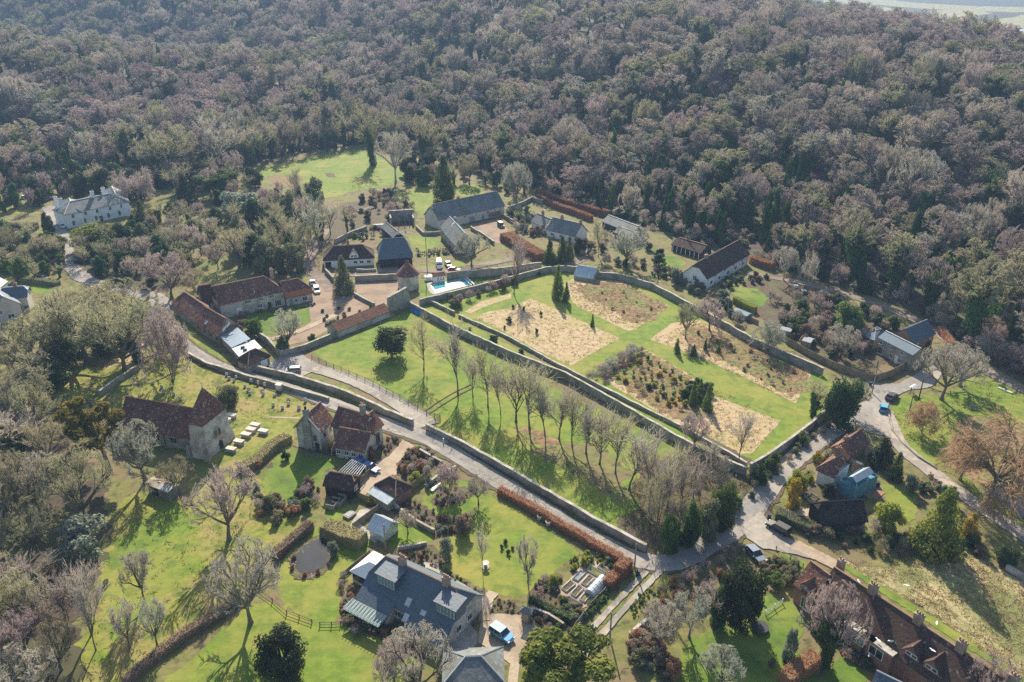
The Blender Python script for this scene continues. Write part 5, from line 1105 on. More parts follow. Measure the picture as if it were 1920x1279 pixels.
# ---------------------------------------------------------------- the white house and its neighbour
h = House('white_house', 'large white two-storey house with grey hipped slate roof and four tall chimneys', 'house', z11(700, 425), z11(1410, 275), 5.6, 32, ridge=z11(950, 240))
h.walls('white', 1, 1).roof('slate_grey', .98, .98, ridge='lead_white')
for px, zz, hh_ in ((z11(800, 440), 3.6, 1.5), (z11(920, 405), 3.6, 1.5), (z11(1052, 380), 3.6, 1.5), (z11(1192, 350), 3.6, 1.5), (z11(1322, 325), 3.6, 1.5), (z11(822, 520), .8, 1.9), (z11(1080, 470), .8, 1.9), (z11(1215, 440), .8, 1.9), (z11(1350, 420), .8, 1.9), (z11(950, 495), .8, 1.9)): u, v = h.uv(px, zz + hh_ / 2); h.win('n', u, zz, 1.1, hh_, n=2)
u, v = h.uv(z11(1140, 480), 1); h.door('n', u, 1.2, 2.2, 'black_wood')
for f, vv in ((.05, .35), (.05, .75), (.55, .5), (.76, .7)): h.chimney(h.L * f, h.W * vv, 1.2, .9, 2.3, 3, 'white')
k = House('house_wing', 'x', 'x', z11(665, 290), z11(700, 420), 5.4, 30, W=6.5, up=True); k.walls('white', 1, 1).roof('slate_grey', .98, .98, ridge='lead_white'); absorb(h, k)
k = House('house_wing', 'x', 'x', z11(1415, 285), z11(1330, 140), 5.5, 30, W=8, up=True); k.walls('white', 1, 1).roof('slate_grey', .98, .98, ridge='lead_white'); absorb(h, k)
h = House('gabled_house', 'grey-roofed house with pale rendered gables at the edge of the village', 'house', z13(0, 360), z13(300, 330), 4.6, 40, ridge=z13(120, 222))
h.walls('cream', .2, .4).roof('slate', .2, .4, ridge='lead_white'); h.chimney(h.L * .55, None, .9, .8, 1.2, 2)
k = House('house_wing', 'x', 'x', z13(235, 405), z13(100, 270), 4.4, 40, W=8, up=True); k.walls('cream').roof('slate', ridge='lead_white'); k.win('l', k.W * .4, .8, 1.6, 1.3); k.win('l', k.W * .7, 2.6, 1.1, 1.1); absorb(h, k)
for f in (.6, .85): h.win('n', h.L * f, .8, 1.2, 1.2)
k = House('house_wing', 'x', 'x', z13(-80, 300), z13(90, 160), 4.6, 35, W=6, up=True); k.walls('cream').roof('slate', ridge='lead_white'); absorb(h, k)
h = House('pale_shed', 'pale-roofed shed beside the gabled house', 'shed', z13(-60, 800), z13(60, 760), 2.3, 25, C=z13(80, 680)); h.walls('wood').roof('lead_white', ridge=None); h.door('n', h.L * .6, .9, 1.8, 'wood')
# small sheds in the right-hand gardens
for A_, B_, C_, he_, mt_, lab in ((z7(815, 810), z7(960, 870), z7(985, 830), 1.5, 'glass_blue', 'low glass-roofed shed beside the clipped golden hedge'), (z7(1290, 1000), z7(1400, 1025), z7(1425, 995), 1.9, 'lead', 'small garden shed with a pale felt roof by the fence'), (z7(1510, 1110), z7(1600, 1135), z7(1625, 1090), 1.9, 'lead', 'weathered shed with a flat grey roof among bare bushes')):
    h = House('garden_shed', lab, 'shed', A_, B_, he_, 20, C=C_, ov=.15); h.walls('wood_grey').roof(mt_, ridge=None); h.door('n', h.L * .5, .8, he_ - .25, 'wood')
# ---------------------------------------------------------------- garden walls
wall_line('garden_wall', [(768, 577), (850, 622), (950, 668), (1060, 712), (1150, 762), (1280, 838), (1330, 864), (1398, 892)], 1.9, .4, 'wall_flint', 'long high flint wall behind the row of avenue trees')
wall_line('garden_wall', ML(q5, (490, 440), (560, 472), (632, 508)), 1.0, .4, 'wall_flint', 'short low flint wall at the pool end of the grass strip')
wall_line('garden_wall', ML(q5, (655, 520), (900, 625), (1240, 812), (1500, 945), (1860, 1125), (2160, 1290), (2260, 1350)), 0.8, .36, 'wall_flint', 'long low flint wall between the straw beds and the grass strip')
wall_line('garden_wall', [(1405, 885), (1445, 862), (1512, 812), (1552, 777)], 1.9, .4, 'wall_flint', 'high flint wall closing the garden beside the lane junction')
wall_line('garden_wall', [(1118, 520), (1165, 525), (1222, 542), (1307, 588), (1357, 615), (1408, 645), (1468, 672), (1542, 704)], 1.9, .4, 'wall_flint', 'ivy-spotted flint wall between the bracken beds and the right gardens')
wall_line('garden_wall', [(787, 573), (882, 550), (942, 534), (1023, 511), (1060, 509), (1090, 511)], 1.9, .4, 'wall_flint', 'flint wall between the swimming pool and the walled garden')
wall_line('garden_wall', [(838, 524), (890, 520), (945, 515), (1015, 505)], 2.4, .45, 'wall_flint', 'flint wall behind the swimming pool lawn')
wall_line('garden_wall', ML(z5, (405, 735), (560, 728), (700, 722), (830, 715)), 1.9, .45, 'stone', 'stone wall closing the dovecote yard along the lane')
wall_line('garden_wall', [(800, 806), (850, 830), (902, 859), (976, 902), (1111, 982), (1211, 1036)], 1.5, .5, 'wall_flint', 'flint wall with pale coping between the lane and the avenue paddock')
wall_line('garden_wall', [(467, 692), (551, 712), (640, 740), (680, 757), (725, 778), (775, 799)], 1.5, .5, 'wall_flint', 'flint wall between the lane and the farm drive')
wall_line('garden_wall', [(353, 667), (387, 686), (470, 712), (571, 740), (617, 753)], 1.0, .5, 'wall_flint', 'low flint wall along the top of the churchyard beside the lane')
wall_line('garden_wall', ML(q4, (560, 960), (640, 900), (770, 815)), 1.3, .5, 'wall_flint', 'flint wall on the wooded side of the churchyard')
wall_line('garden_wall', ML(z4, (985, 820), (1080, 880), (1195, 1005)), 1.8, .4, 'wall_flint', 'flint wall dividing the barn yard from the farmhouse lawn')
wall_line('garden_wall', ML(z4, (1200, 1008), (1300, 985), (1450, 945), (1580, 890), (1690, 845), (1770, 800)), 1.6, .4, 'wall_flint', 'flint wall between the farm garden and the paddock')
wall_line('garden_wall', ML(z5, (110, 650), (150, 690), (190, 740)), 1.4, .4, 'wall_flint', 'short flint wall by the farm entrance', cop='felt')
wall_line('garden_wall', ML(z5, (400, 880), (500, 935), (600, 985)), 1.0, .4, 'wall_flint', 'low flint wall with planters beside the dovecote yard')
wall_line('garden_wall', ML(z5, (200, 360), (350, 290), (520, 225)), 1.7, .4, 'wall_flint', 'flint wall around the scrub garden behind the brown cottage')
wall_line('garden_wall', ML(z5, (420, 640), (520, 640), (615, 635)), .9, .35, 'wall_flint', 'low wall in front of the brown cottage')
wall_line('garden_wall', ML(z6, (0, 535), (60, 590), (150, 590), (195, 580)), 1.2, .4, 'wall_flint', 'curved low flint wall behind the converted stone barn')
wall_line('garden_wall', ML(z6, (430, 545), (520, 600), (610, 665)), 1.3, .4, 'wall_flint', 'flint wall along the gravel farmyard')
wall_line('garden_wall', ML(z6, (690, 455), (760, 500), (850, 560)), 1.5, .4, 'wall_flint', 'flint wall between the gravel yard and the grey cottage garden')
wall_line('garden_wall', ML(z6, (720, 400), (850, 350), (905, 320), (990, 345)), 1.6, .35, 'stone', 'pale stone wall below the tall copper hedge')
wall_line('garden_wall', ML(q8, (470, 200), (560, 130), (640, 90)), .8, .35, 'wall_flint', 'low hedge-bank wall under the bare bush by the lane')
wall_line('garden_wall', ML(z3, (1530, 640), (1640, 700), (1760, 770)), .9, .35, 'wall_flint', 'low flint wall by the rust-coloured bushes beside the lane')
wall_line('garden_wall', ML(z17, (700, 600), (960, 790), (1170, 910)), .9, .3, 'stone', 'low stone garden wall behind the small fruit-tree lawn')
wall_line('garden_wall', ML(z17, (1080, 1030), (900, 1065), (760, 1090)), .6, .3, 'stone', 'low curved retaining wall above the terrace bed')
wall_line('garden_wall', ML(q8, (480, 650), (620, 720), (760, 805)), .5, .4, 'stone_pale', 'low pale border wall along the back of the slate house')
wall_line('garden_wall', ML(q8, (1055, 880), (1160, 920), (1240, 970)), .7, .25, 'brick', 'low brick garden wall beside the summerhouse')
wall_line('garden_wall', ML(q9, (1800, 650), (1850, 680), (1930, 730)), .9, .4, 'stone_pale', 'short pale wall under the laurel beside the field')
wall_line('garden_wall', ML(z16, (0, 800), (120, 690), (200, 640)), 1.0, .35, 'wall_flint', 'mossy wall beside the two-strip track')
wall_line('retaining_wall', ML(z8, (903, 880), (930, 990), (1010, 1090), (1120, 1190), (1260, 1279)), .45, .35, 'wall_flint', 'low kerb wall edging the green beside the lane', cop=None)
# fences
rail_fence('rail_fence', [(585, 673), (640, 696), (700, 722), (750, 748), (800, 775)], 'long timber post and rail fence along the farm drive')
rail_fence('field_gate', ML(q5, (478, 1060), (520, 1080), (552, 1090), (525, 1110), (490, 1130)), 'wooden field gate and side rails at the paddock entrance', rails=4, gap=1.6, cat='gate')
panel_fence('board_fence', ML(z8, (125, 330), (300, 430), (480, 520), (620, 570), (690, 605), (800, 618), (900, 590), (1045, 515)), 1.8, 'long curved board fence in front of the blue-roofed house')
panel_fence('board_fence', ML(z7, (790, 815), (930, 890), (1075, 955)), 1.3, 'short timber fence beside the glass-roofed shed')
panel_fence('board_fence', ML(z3, (890, 1010), (980, 1080), (1180, 1160)), 1.3, 'mossy timber fence below the gravel turning area', 'moss')
panel_fence('board_fence', ML(z3, (1290, 1150), (1480, 1000), (1600, 900)), 1.7, 'tall timber fence beside the hip-roofed shed', 'moss')
panel_fence('board_fence', ML(z3, (935, 1000), (1010, 920), (1075, 850)), 1.3, 'timber fence from the black shed to the pergola')
panel_fence('board_fence', ML(z17, (250, 850), (400, 740), (560, 620)), 1.2, 'timber fence between the paved yard and the greenhouse')
panel_fence('board_fence', ML(q8, (10, 690), (80, 630), (160, 565)), .9, 'low board edging beside the glazed garden room', 'wood')
panel_fence('board_fence', ML(z12, (560, 1200), (640, 1060), (740, 930)), 1.1, 'pale board fence at the end of the two-strip track', 'wood_grey')
panel_fence('board_fence', ML(z12, (740, 930), (830, 800), (990, 640)), .9, 'low pale board fence along the vegetable beds', 'wood_grey')
rail_fence('rail_fence', ML(q7, (1430, 765), (1520, 830), (1600, 900), (1740, 950)), 'curved low rail fence between the pond lawn and the orchard lawn', h=.8, rails=2, gap=2.2, mt='wood')
rail_fence('rail_fence', ML(q7, (1785, 965), (1850, 965), (1900, 962)), 'short low rail fence by the slate house border', h=.8, rails=2, gap=2.2, mt='wood')
rail_fence('rail_fence', ML(q9, (520, 545), (600, 595), (670, 640)), 'small post and wire fence beside the grass verge', h=.9, rails=2, gap=2.4)
rail_fence('rail_fence', ML(q9, (460, 905), (510, 870), (555, 840)), 'short white trellis rail in front of the cottage row', h=.9, rails=2, gap=2.0, mt='white_paint')
rail_fence('rail_fence', ML(z6, (640, 840), (560, 845), (450, 850), (350, 855)), 'rail fence in front of the round-crowned bare tree', h=1.1)
panel_fence('board_fence', ML(z11, (810, 960), (930, 960), (1060, 940)), 1.3, 'dark slatted fence beside the white house drive', 'black_wood')
# hedges
hedge('beech_hedge', [(936, 925), (980, 948), (1060, 995), (1110, 1024), (1165, 1056)], 1.4, 1.5, 'long copper beech hedge along the lane below the paddock', 'beech_leaf')
hedge('beech_hedge', ML(z12, (1010, 600), (1070, 530), (1110, 490)), 1.5, 1.9, 'short copper beech hedge beside the vegetable cloche', 'beech_leaf')
hedge('beech_hedge', ML(z12, (1150, 470), (1210, 400), (1250, 340)), 2.2, 2.2, 'rounded copper beech hedge at the track corner', 'beech_leaf')
hedge('beech_hedge', ML(z6, (945, 270), (1100, 330), (1300, 395), (1510, 450)), 2.6, 2.6, 'tall copper hedge against the wood behind the grey cottage', 'beech_leaf', dens=16, size=.22)
hedge('beech_hedge', ML(z6, (960, 310), (1100, 380), (1250, 430), (1370, 480)), 2.2, 2.4, 'second copper hedge just below the tallest one', 'beech_leaf', dens=16, size=.22)
hedge('beech_hedge', ML(z6, (700, 620), (800, 680), (880, 730), (985, 790)), 2.6, 5.0, 'broad bright copper hedge beside the cypress group', 'beech_leaf', dens=16, size=.2)
hedge('beech_hedge', ML(z7, (1000, 330), (1100, 370), (1220, 410)), 2.4, 2.6, 'dark copper hedge at the end of the white farmhouse', 'beech_leaf', dens=14, size=.2)
hedge('beech_hedge', ML(z8, (1290, 250), (1340, 310), (1370, 370)), 1.6, 2.2, 'copper hedge curving behind the blue-roofed house', 'beech_leaf', dens=14)
hedge('golden_hedge', ML(z7, (835, 730), (930, 780), (1040, 840)), 1.9, 1.9, 'clipped bright yellow-green hedge on the farmhouse lawn', 'lime_leaf', dens=30)
hedge('mossy_hedge', [(452, 886), (485, 868), (515, 840), (542, 825)], 1.5, 2.6, 'clipped mossy hedge between churchyard and priory lawn', 'moss', dens=24)
hedge('yew_hedge', ML(z17, (-60, 880), (60, 930), (200, 985), (370, 1040)), 2.0, 3.2, 'long clipped flat-topped hedge beside the garden pond', 'moss', dens=24)
hedge('bare_hedge', ML(q7, (1735, 420), (1640, 500), (1540, 590)), 1.5, 1.8, 'bare brown hedge running up from the garden pond', 'brown_leaf', dens=22)
hedge('bare_hedge', ML(q7, (1340, 830), (1200, 930), (1050, 1020), (900, 1130), (700, 1300)), 1.3, 1.6, 'long bare brown hedge between the orchard and the front lawn', 'brown_leaf', dens=22)
hedge('clipped_hedge', ML(z12, (95, 770), (250, 850), (430, 930), (600, 1010)), 1.1, 1.1, 'low clipped dark green hedge below the vegetable garden', 'holly', dens=40, size=.12)
hedge('bare_hedge', ML(z10, (190, 1020), (300, 930), (420, 850)), 1.9, 2.4, 'rusty brown hedge across the cottage row lawn', 'rust_leaf', dens=22)
hedge('clipped_hedge', ML(z11, (-60, 1060), (120, 1010), (230, 1050)), 2.2, 3.0, 'dark clipped hedge behind the gabled house', 'holly', dens=16)
hedge('clipped_hedge', ML(z11, (250, 1150), (400, 1170), (640, 1200)), 1.6, 2.2, 'long clipped hedge beside the gabled house lawn', 'olive_leaf', dens=16)
hedge('bare_hedge', ML(z11, (60, 580), (220, 590), (420, 580)), 2.4, 2.6, 'thick red-brown hedge on the white house lawn', 'brown_leaf', dens=16, size=.2)
hedge('clipped_hedge', ML(z9, (240, 880), (330, 900), (480, 960), (560, 1000)), 1.7, 2.6, 'shaggy dark hedge behind the parked black car', 'olive_leaf', dens=20)
hedge('box_hedge', ML(z4, (1660, 700), (1700, 680), (1760, 660)), .8, 1.1, 'small clipped box hedge by the garden path', 'holly', dens=30)
# ---------------------------------------------------------------- cars
car(z4(1320, 1160), z4(1240, 1165), 4.6, 'silver-blue estate car parked on the farm car park', 'paint_silver', 'estate')
car(z4(1568, 360), z4(1585, 420), 4.6, 'white car parked at the end of the farmhouse', 'paint_white', 'suv')
car(z4(1525, 280), z4(1515, 240), 4.0, 'second white car half behind the farmhouse end', 'paint_white')
car(z5(1245, 590), z5(1255, 640), 5.6, 'white panel van parked above the swimming pool wall', 'paint_white', 'van')
car(z5(1335, 580), z5(1370, 620), 4.2, 'cream car parked beside the white van', 'paint_cream')
car(z5(1395, 632), z5(1480, 640), 4.2, 'bright red car behind the pool wall', 'paint_red')
car(z6(665, 525), z6(690, 545), 4.6, 'black off-road car on the gravel farmyard', 'paint_dark', 'jeep')
car(z3(1080, 815), z3(1130, 835), 4.2, 'blue car standing beside the white pergola', 'paint_navy')
car(z3(1000, 775), z3(1060, 800), 4.2, 'blue car mostly hidden under the white pergola', 'paint_navy')
car(z1(1715, 1130), z1(1790, 1180), 4.0, 'sky blue car with a pale roof on the gravel drive', 'paint_blue', 'suv')
car(z15(1670, 690), z15(1580, 640), 4.5, 'black car parked against the shaggy hedge', 'paint_black', 'suv')
car(z15(1410, 980), z15(1470, 1040), 4.5, 'grey-blue car beside the huge dark yew', 'paint_slate')
car(z8(925, 750), z8(970, 715), 4.4, 'black car at the edge of the green', 'paint_black')
car(z8(865, 838), z8(875, 790), 3.9, 'turquoise hatchback parked behind the black car', 'paint_sky')
car(z11(690, 560), z11(690, 600), 4.4, 'white car in the drive of the white house', 'paint_white')
car(z11(520, 265), z11(560, 250), 4.3, 'pale car parked behind the white house yard', 'paint_silver')
car(z11(285, 245), z11(330, 240), 4.4, 'white car under the trees beyond the white house lawn', 'paint_white')
car(z11(480, 1130), z11(540, 1140), 4.3, 'dark car under the trees by the lane', 'paint_black')
# ---------------------------------------------------------------- churchyard
def chest_tomb(px, to, label, mt='tomb', L=1.9, W=.95, H=.85):
    r_ = thing(px, 'chest_tomb', label, 'tomb', to, group='chest tombs by the church tower'); m = MB(); m.box(-L / 2, L / 2, -W / 2, W / 2, 0, H - .14); m.build('chest', mt, r_); m = MB(); m.box(-L / 2 - .12, L / 2 + .12, -W / 2 - .12, W / 2 + .12, H - .14, H); m.build('lid', 'tomb', r_); m = MB(); m.box(-L / 2 - .2, L / 2 + .2, -W / 2 - .2, W / 2 + .2, -.05, .06); m.build('plinth', 'stone', r_)
for px, lab, mt_ in ((z2(1500, 530), 'larger chest tomb of the pair close under the tower', 'tomb'), (z2(1435, 580), 'smaller chest tomb of the pair close under the tower', 'tomb'), (z2(1785, 645), 'brown-sided chest tomb at the top of the sloping row', 'tomb_pink'), (z2(1735, 700), 'second brown chest tomb down the sloping row', 'tomb_pink'), (z2(1675, 760), 'third chest tomb down the sloping row', 'tomb_pink'), (z2(1880, 720), 'grey chest tomb standing apart nearest the priory hedge', 'tomb'), (z2(1590, 845), 'fourth chest tomb down the sloping row', 'tomb_pink'), (z2(1495, 935), 'lowest chest tomb of the sloping row', 'tomb')):
    chest_tomb(px, (px[0] + 12, px[1] + 2.5), lab, mt_)
chest_tomb(z3(225, 60), z3(260, 66), 'tall pale pedestal tomb near the top churchyard wall', L=1.3, W=1.1, H=1.7)
def headstone(p, r, i):
    r_ = empty('headstone', p, 'small weathered upright headstone in the churchyard grass', 'headstone', 'headstones in the churchyard', r.uniform(-.3, .3)); w_ = r.uniform(.3, .42); hh_ = r.uniform(.7, 1.2); m = MB(); m.prism([(-w_, -.05), (w_, -.05), (w_, hh_ * .8), (w_ * .6, hh_), (-w_ * .6, hh_), (-w_, hh_ * .8)], -.07, .07, axis=1); m.build('slab', 'tomb', r_)
    m = MB(); m.box(-w_ - .1, w_ + .1, -.15, .15, -.05, .07); m.build('base', 'stone', r_)
scatter(ML(z2, (1350, 20), (1560, 30), (1918, 140), (1918, 280), (1700, 260), (1650, 160), (1400, 90)), 12, headstone, 5, 1.6)
scatter([(520, 735), (610, 762), (560, 775), (500, 760)], 8, headstone, 6, 2.0)
scatter([(280, 715), (330, 735), (380, 770), (300, 735)], 5, headstone, 7, 2.5)
# ---------------------------------------------------------------- swimming pool
r_ = thing(z5(1340, 780), 'swimming_pool', 'rectangular swimming pool with a white cover and teal water at both ends', 'pool'); c4 = [P(z5(*q)) for q in ((1160, 780), (1205, 858), (1570, 772), (1500, 706))]; base = r_.location
def pool(q, nm, mt_, z0, z1_):
    m = MB(); m.prism([(v.x, v.y) for v in q], z0, z1_); m.build(nm, mt_, r_, base)
cc = sum(c4, Vector()) / 4; inn = [cc + (v - cc) * .93 for v in c4]; pool(c4, 'rim', 'pool_cover', .05, .17); pool(inn, 'water', 'pool_water', .06, .20)
pool([inn[1] + (inn[2] - inn[1]) * .02, inn[1] + (inn[2] - inn[1]) * .88, inn[1].lerp(inn[2], .84).lerp(inn[0].lerp(inn[3], .84), .82), inn[1].lerp(inn[2], .36).lerp(inn[0].lerp(inn[3], .36), .75), inn[1].lerp(inn[2], .36).lerp(inn[0].lerp(inn[3], .36), .42), inn[1].lerp(inn[0], .35)], 'cover', 'pool_cover', .07, .24)
m = MB(); a_, b_ = c4[2], c4[3]; m.bar(tuple(a_.lerp(b_, -.1) + Vector((.6, 0, .4))), tuple(a_.lerp(b_, 1.1) + Vector((.6, 0, .4))), .22, 8); m.build('cover_roller', 'pool_cover', r_, base)
r_ = thing(z5(1140, 720), 'pump_shed', 'low white pump box between the dovecote and the pool house', 'pump shed', z5(1180, 716)); m = MB(); m.box(-1.2, 1.2, -.7, .7, 0, 1.3); m.build('box', 'white_paint', r_); m = MB(); m.slab([[(-1.3, -.8, 1.32), (1.3, -.8, 1.32), (1.3, .8, 1.5), (-1.3, .8, 1.5)]], .1); m.build('lid', 'lead', r_)
# ---------------------------------------------------------------- garden pond
sheet('pond_margin', ML(q7, (1605, 590), (1670, 510), (1775, 462), (1840, 490), (1855, 560), (1835, 650), (1760, 700), (1650, 700)), 'soil', .03, .3)
o = sheet('pond', ML(q7, (1640, 590), (1690, 530), (1770, 485), (1815, 500), (1830, 560), (1810, 630), (1750, 668), (1670, 665)), 'pond', .06, .12)
for i, px in enumerate(ML(q7, (1630, 600), (1625, 640), (1650, 672), (1690, 690), (1740, 690), (1790, 665), (1825, 630), (1838, 570), (1825, 505), (1775, 478), (1715, 510), (1665, 555))):
    rr = random.Random(i); p = P(px); m = MB()
    for k in range(7): a = rr.uniform(0, 6.28); d = rr.uniform(0, .9); m.cyl(d * math.cos(a), d * math.sin(a), -.05, rr.uniform(.06, .16), rr.uniform(.12, .3), .1, 6)
    o = m.build('rock', 'stone'); o.location = p; tag(o, 'pale edging stones around the garden pond', 'rock', 'rocks round the garden pond')
# ---------------------------------------------------------------- vegetable garden
def bed(a, b, c, label, fill='soil'):
    A_, B_, C_ = P(z12(*a)), P(z12(*b)), P(z12(*c)); D_ = A_ + (C_ - B_); r_ = empty('raised_bed', (A_ + C_) / 2, label, 'raised bed', 'raised vegetable beds'); base = r_.location; q = [A_, B_, C_, D_]; cc = (A_ + C_) / 2; m = MB()
    for i in range(4): m.bar((q[i].x, q[i].y, .22), (q[(i + 1) % 4].x, q[(i + 1) % 4].y, .22), .17)
    m.build('frame', 'coping', r_, base); m = MB(); m.prism([tuple((cc + (v - cc) * .9).to_2d()) for v in q], .02, .2); m.build('soil', fill, r_, base)
for a in (((600, 490), (660, 520), (750, 425), 'raised bed with blue netting nearest the beech hedge corner', 'slate_blue'), ((705, 545), (765, 580), (855, 485), 'raised bed of bare soil in the middle beside the cloche'), ((468, 605), (525, 650), (630, 560), 'raised bed of bare soil nearest the lawn'), ((580, 670), (640, 710), (730, 610), 'raised bed of bare soil between lawn bed and cloche'), ((685, 735), (745, 775), (840, 660), 'raised bed with pale weeds below the cloche', 'rough'), ((770, 390), (945, 490), (985, 435), 'long raised bed of green crop by the lane', 'lawn_dull'), ((900, 350), (1020, 435), (1050, 395), 'small dark bed in the corner by the copper hedge'), ((470, 720), (620, 810), (715, 800), 'wedge-shaped bed of bare soil above the clipped hedge')): bed(*a)
r_ = thing(z12(885, 590), 'cloche', 'rounded clear plastic cloche tunnel on the vegetable garden', 'cloche', z12(950, 520)); m = MB(); L_ = 2.2
prof = [(.95 * math.cos(t), 1.15 * math.sin(t)) for t in np.linspace(0, math.pi, 9)]; m.prism(prof, -L_, L_, axis=0); m.build('cover', 'glass_pale', r_)
for k in range(6):
    m = MB(); x_ = -L_ + k * 2 * L_ / 5
    for a, b in zip(prof[:-1], prof[1:]): m.bar((x_, a[0] * 1.02, a[1] * 1.02), (x_, b[0] * 1.02, b[1] * 1.02), .03)
    m.build('hoop', 'lead_white', r_)
# ---------------------------------------------------------------- pergola, gazebo frames, small garden things
r_ = thing(z3(910, 790), 'pergola', 'white slatted pergola leaning on the black shed', 'pergola'); base = r_.location
for i in range(9):
    t = i / 8; a_, b_ = P(z3(780 + 190 * t, 830 + 30 * t), 2.3), P(z3(905 + 130 * t, 712 + 60 * t), 2.3); m = MB(); m.bar(a_, b_, .08); m.build('slat', 'white_paint', r_, base)
for q in ((905, 712), (1035, 772)): p = P(z3(*q), 2.3); m = MB(); m.bar((p.x, p.y, 0), (p.x, p.y, 2.3), .08); m.build('post', 'white_paint', r_, base)
m = MB(); m.bar(P(z3(905, 712), 2.2), P(z3(1035, 772), 2.2), .09); m.build('beam', 'white_paint', r_, base)
r_ = thing(z17(1180, 400), 'hammock', 'white hammock frame on the round lawn', 'hammock', z17(1240, 355)); m = MB(); m.bar((-1.4, -.5, .1), (1.6, -.1, .5), .06); m.bar((-1.4, .5, .1), (1.6, .1, .5), .06); m.build('frame', 'white_paint', r_)
m = MB(); m.slab([[(-1.3, -.4, .45), (1.5, -.1, .55), (1.5, .1, .55), (-1.3, .4, .45)]], .06); m.build('sling', 'lead_white', r_)
r_ = thing(q8(805, 640), 'bird_bath', 'round stone bird bath on the croquet lawn', 'bird bath'); m = MB(); m.cyl(0, 0, 0, .15, .75, .7, 12); m.build('plinth', 'stone', r_); m = MB(); m.cyl(0, 0, .15, .8, .3, .22, 10); m.build('stem', 'stone', r_); m = MB(); m.cyl(0, 0, .8, 1.05, .4, .62, 14); m.build('basin', 'stone_pale', r_)
r_ = thing(z8(1540, 830), 'bench', 'wooden bench on the green facing the pond', 'bench', z8(1600, 836))
m = MB(); m.box(-.9, .9, -.25, .25, .42, .48); m.build('seat', 'wood_grey', r_); m = MB(); m.box(-.9, .9, .22, .28, .49, .95); m.build('backrest', 'wood_grey', r_)
for x_ in (-.8, .8): m = MB(); m.box(x_ - .05, x_ + .05, -.22, .22, 0, .42); m.build('leg', 'wood_grey', r_)
for q, lab in ((z8(1758, 684), 'flat pale stone slab nearer the willow on the green'), (z8(1800, 702), 'flat pale stone slab nearer the track on the green')):
    r_ = thing(q, 'stone_slab', lab, 'slab', (q[0] + 10, q[1] + 4)); m = MB(); m.box(-1.0, 1.0, -.35, .35, 0, .3); o = m.build('block', 'tomb', r_, bevel=.04)
r_ = thing(z8(1075, 712), 'notice_board', 'small roofed notice board at the edge of the green', 'notice board', z8(1110, 690))
for x_ in (-.9, .9): m = MB(); m.bar((x_, 0, 0), (x_, 0, 1.9), .07); m.build('post', 'wood', r_)
m = MB(); m.box(-.83, .83, -.06, .06, .8, 1.8); m.build('board', 'brick', r_); m = MB(); m.box(-.3, .6, -.1, -.065, .9, 1.5); m.build('notice', 'white_paint', r_); m = MB(); m.slab([[(-1.2, -.55, 1.9), (1.2, -.55, 1.9), (1.2, 0, 2.15), (-1.2, 0, 2.15)], [(-1.2, 0, 2.15), (1.2, 0, 2.15), (1.2, .45, 1.95), (-1.2, .45, 1.95)]], .06); m.build('roof', 'lead_white', r_)
def wheelie(px, to, label):
    r_ = thing(px, 'wheelie_bin', label, 'bin', to); m = MB(); m.box(-.3, .3, -.36, .36, .08, 1.0); o = m.build('bin_body', 'bin_black', r_); m = MB(); m.box(-.33, .33, -.4, .4, 1.0, 1.07); m.build('lid', 'bin_black', r_)
    for s in (-.22, .22): m = MB(lambda x, y, z, S=s: (S + z, .3 + x, .12 + y)); m.cyl(0, 0, -.03, .03, .12, n=8); m.build('wheel', 'tyre', r_)
wheelie(z15(95, 1190), z15(130, 1200), 'black wheelie bin by the pole at the track mouth'); wheelie(z9(192, 880), z9(230, 890), 'black wheelie bin in front of the parked black car'); wheelie(z8(765, 655), z8(790, 660), 'dark bin at the foot of the curved board fence'); wheelie(z6(965, 905), z6(980, 910), 'dark bin standing inside the walled garden wall')
r_ = thing(z5(1020, 1040), 'tarpaulin_boat', 'long object under a bright blue tarpaulin against the flint wall', 'boat', z5(1095, 1075)); m = MB(); V_ = []
for x_, w_, h_ in ((-2.9, .3, .5), (-2.0, .9, .9), (0, 1.05, 1.0), (2.0, .9, .9), (2.9, .35, .6)): V_ += [(x_, -w_, .02), (x_, -w_ * .8, h_ * .7), (x_, 0, h_), (x_, w_ * .8, h_ * .7), (x_, w_, .02)]
m.add(V_, [(5 * i + j, 5 * i + 5 + j, 5 * i + 6 + j, 5 * i + 1 + j) for i in range(4) for j in range(4)] + [(0, 1, 2, 3, 4), (20, 24, 23, 22, 21)]); m.build('cover', 'blue_tarp', r_)
r_ = thing(z9(1125, 685), 'brick_patio', 'square red brick patio beside the cottage lawn', 'patio'); base = r_.location; m = MB(); m.prism([tuple(P(z9(*q)).to_2d()) for q in ((1060, 690), (1110, 720), (1185, 665), (1115, 635))], .0, .16); m.build('paving', 'brick', r_, base)
r_ = thing(z9(545, 690), 'vegetable_frame', 'timber-framed vegetable plot between golden conifer and black barn', 'raised bed'); base = r_.location
for a, b in (((480, 650), (550, 745)), ((550, 645), (610, 690)), ((480, 650), (600, 690)), ((500, 700), (560, 650)), ((550, 745), (620, 690)), ((520, 720), (590, 735))): m = MB(); m.bar(P(z9(*a), .3), P(z9(*b), .3), .12); m.build('edge_board', 'felt', r_, base)
r_ = thing(z17(215, 705), 'cold_frame', 'square timber cold frame on the yard grass', 'cold frame', z17(280, 660)); m = MB(); m.box(-1.0, 1.0, -.75, .75, 0, .45); m.build('frame', 'felt', r_); m = MB(); m.box(-.75, .75, -.5, .5, .46, .49); m.build('soil', 'slate', r_)
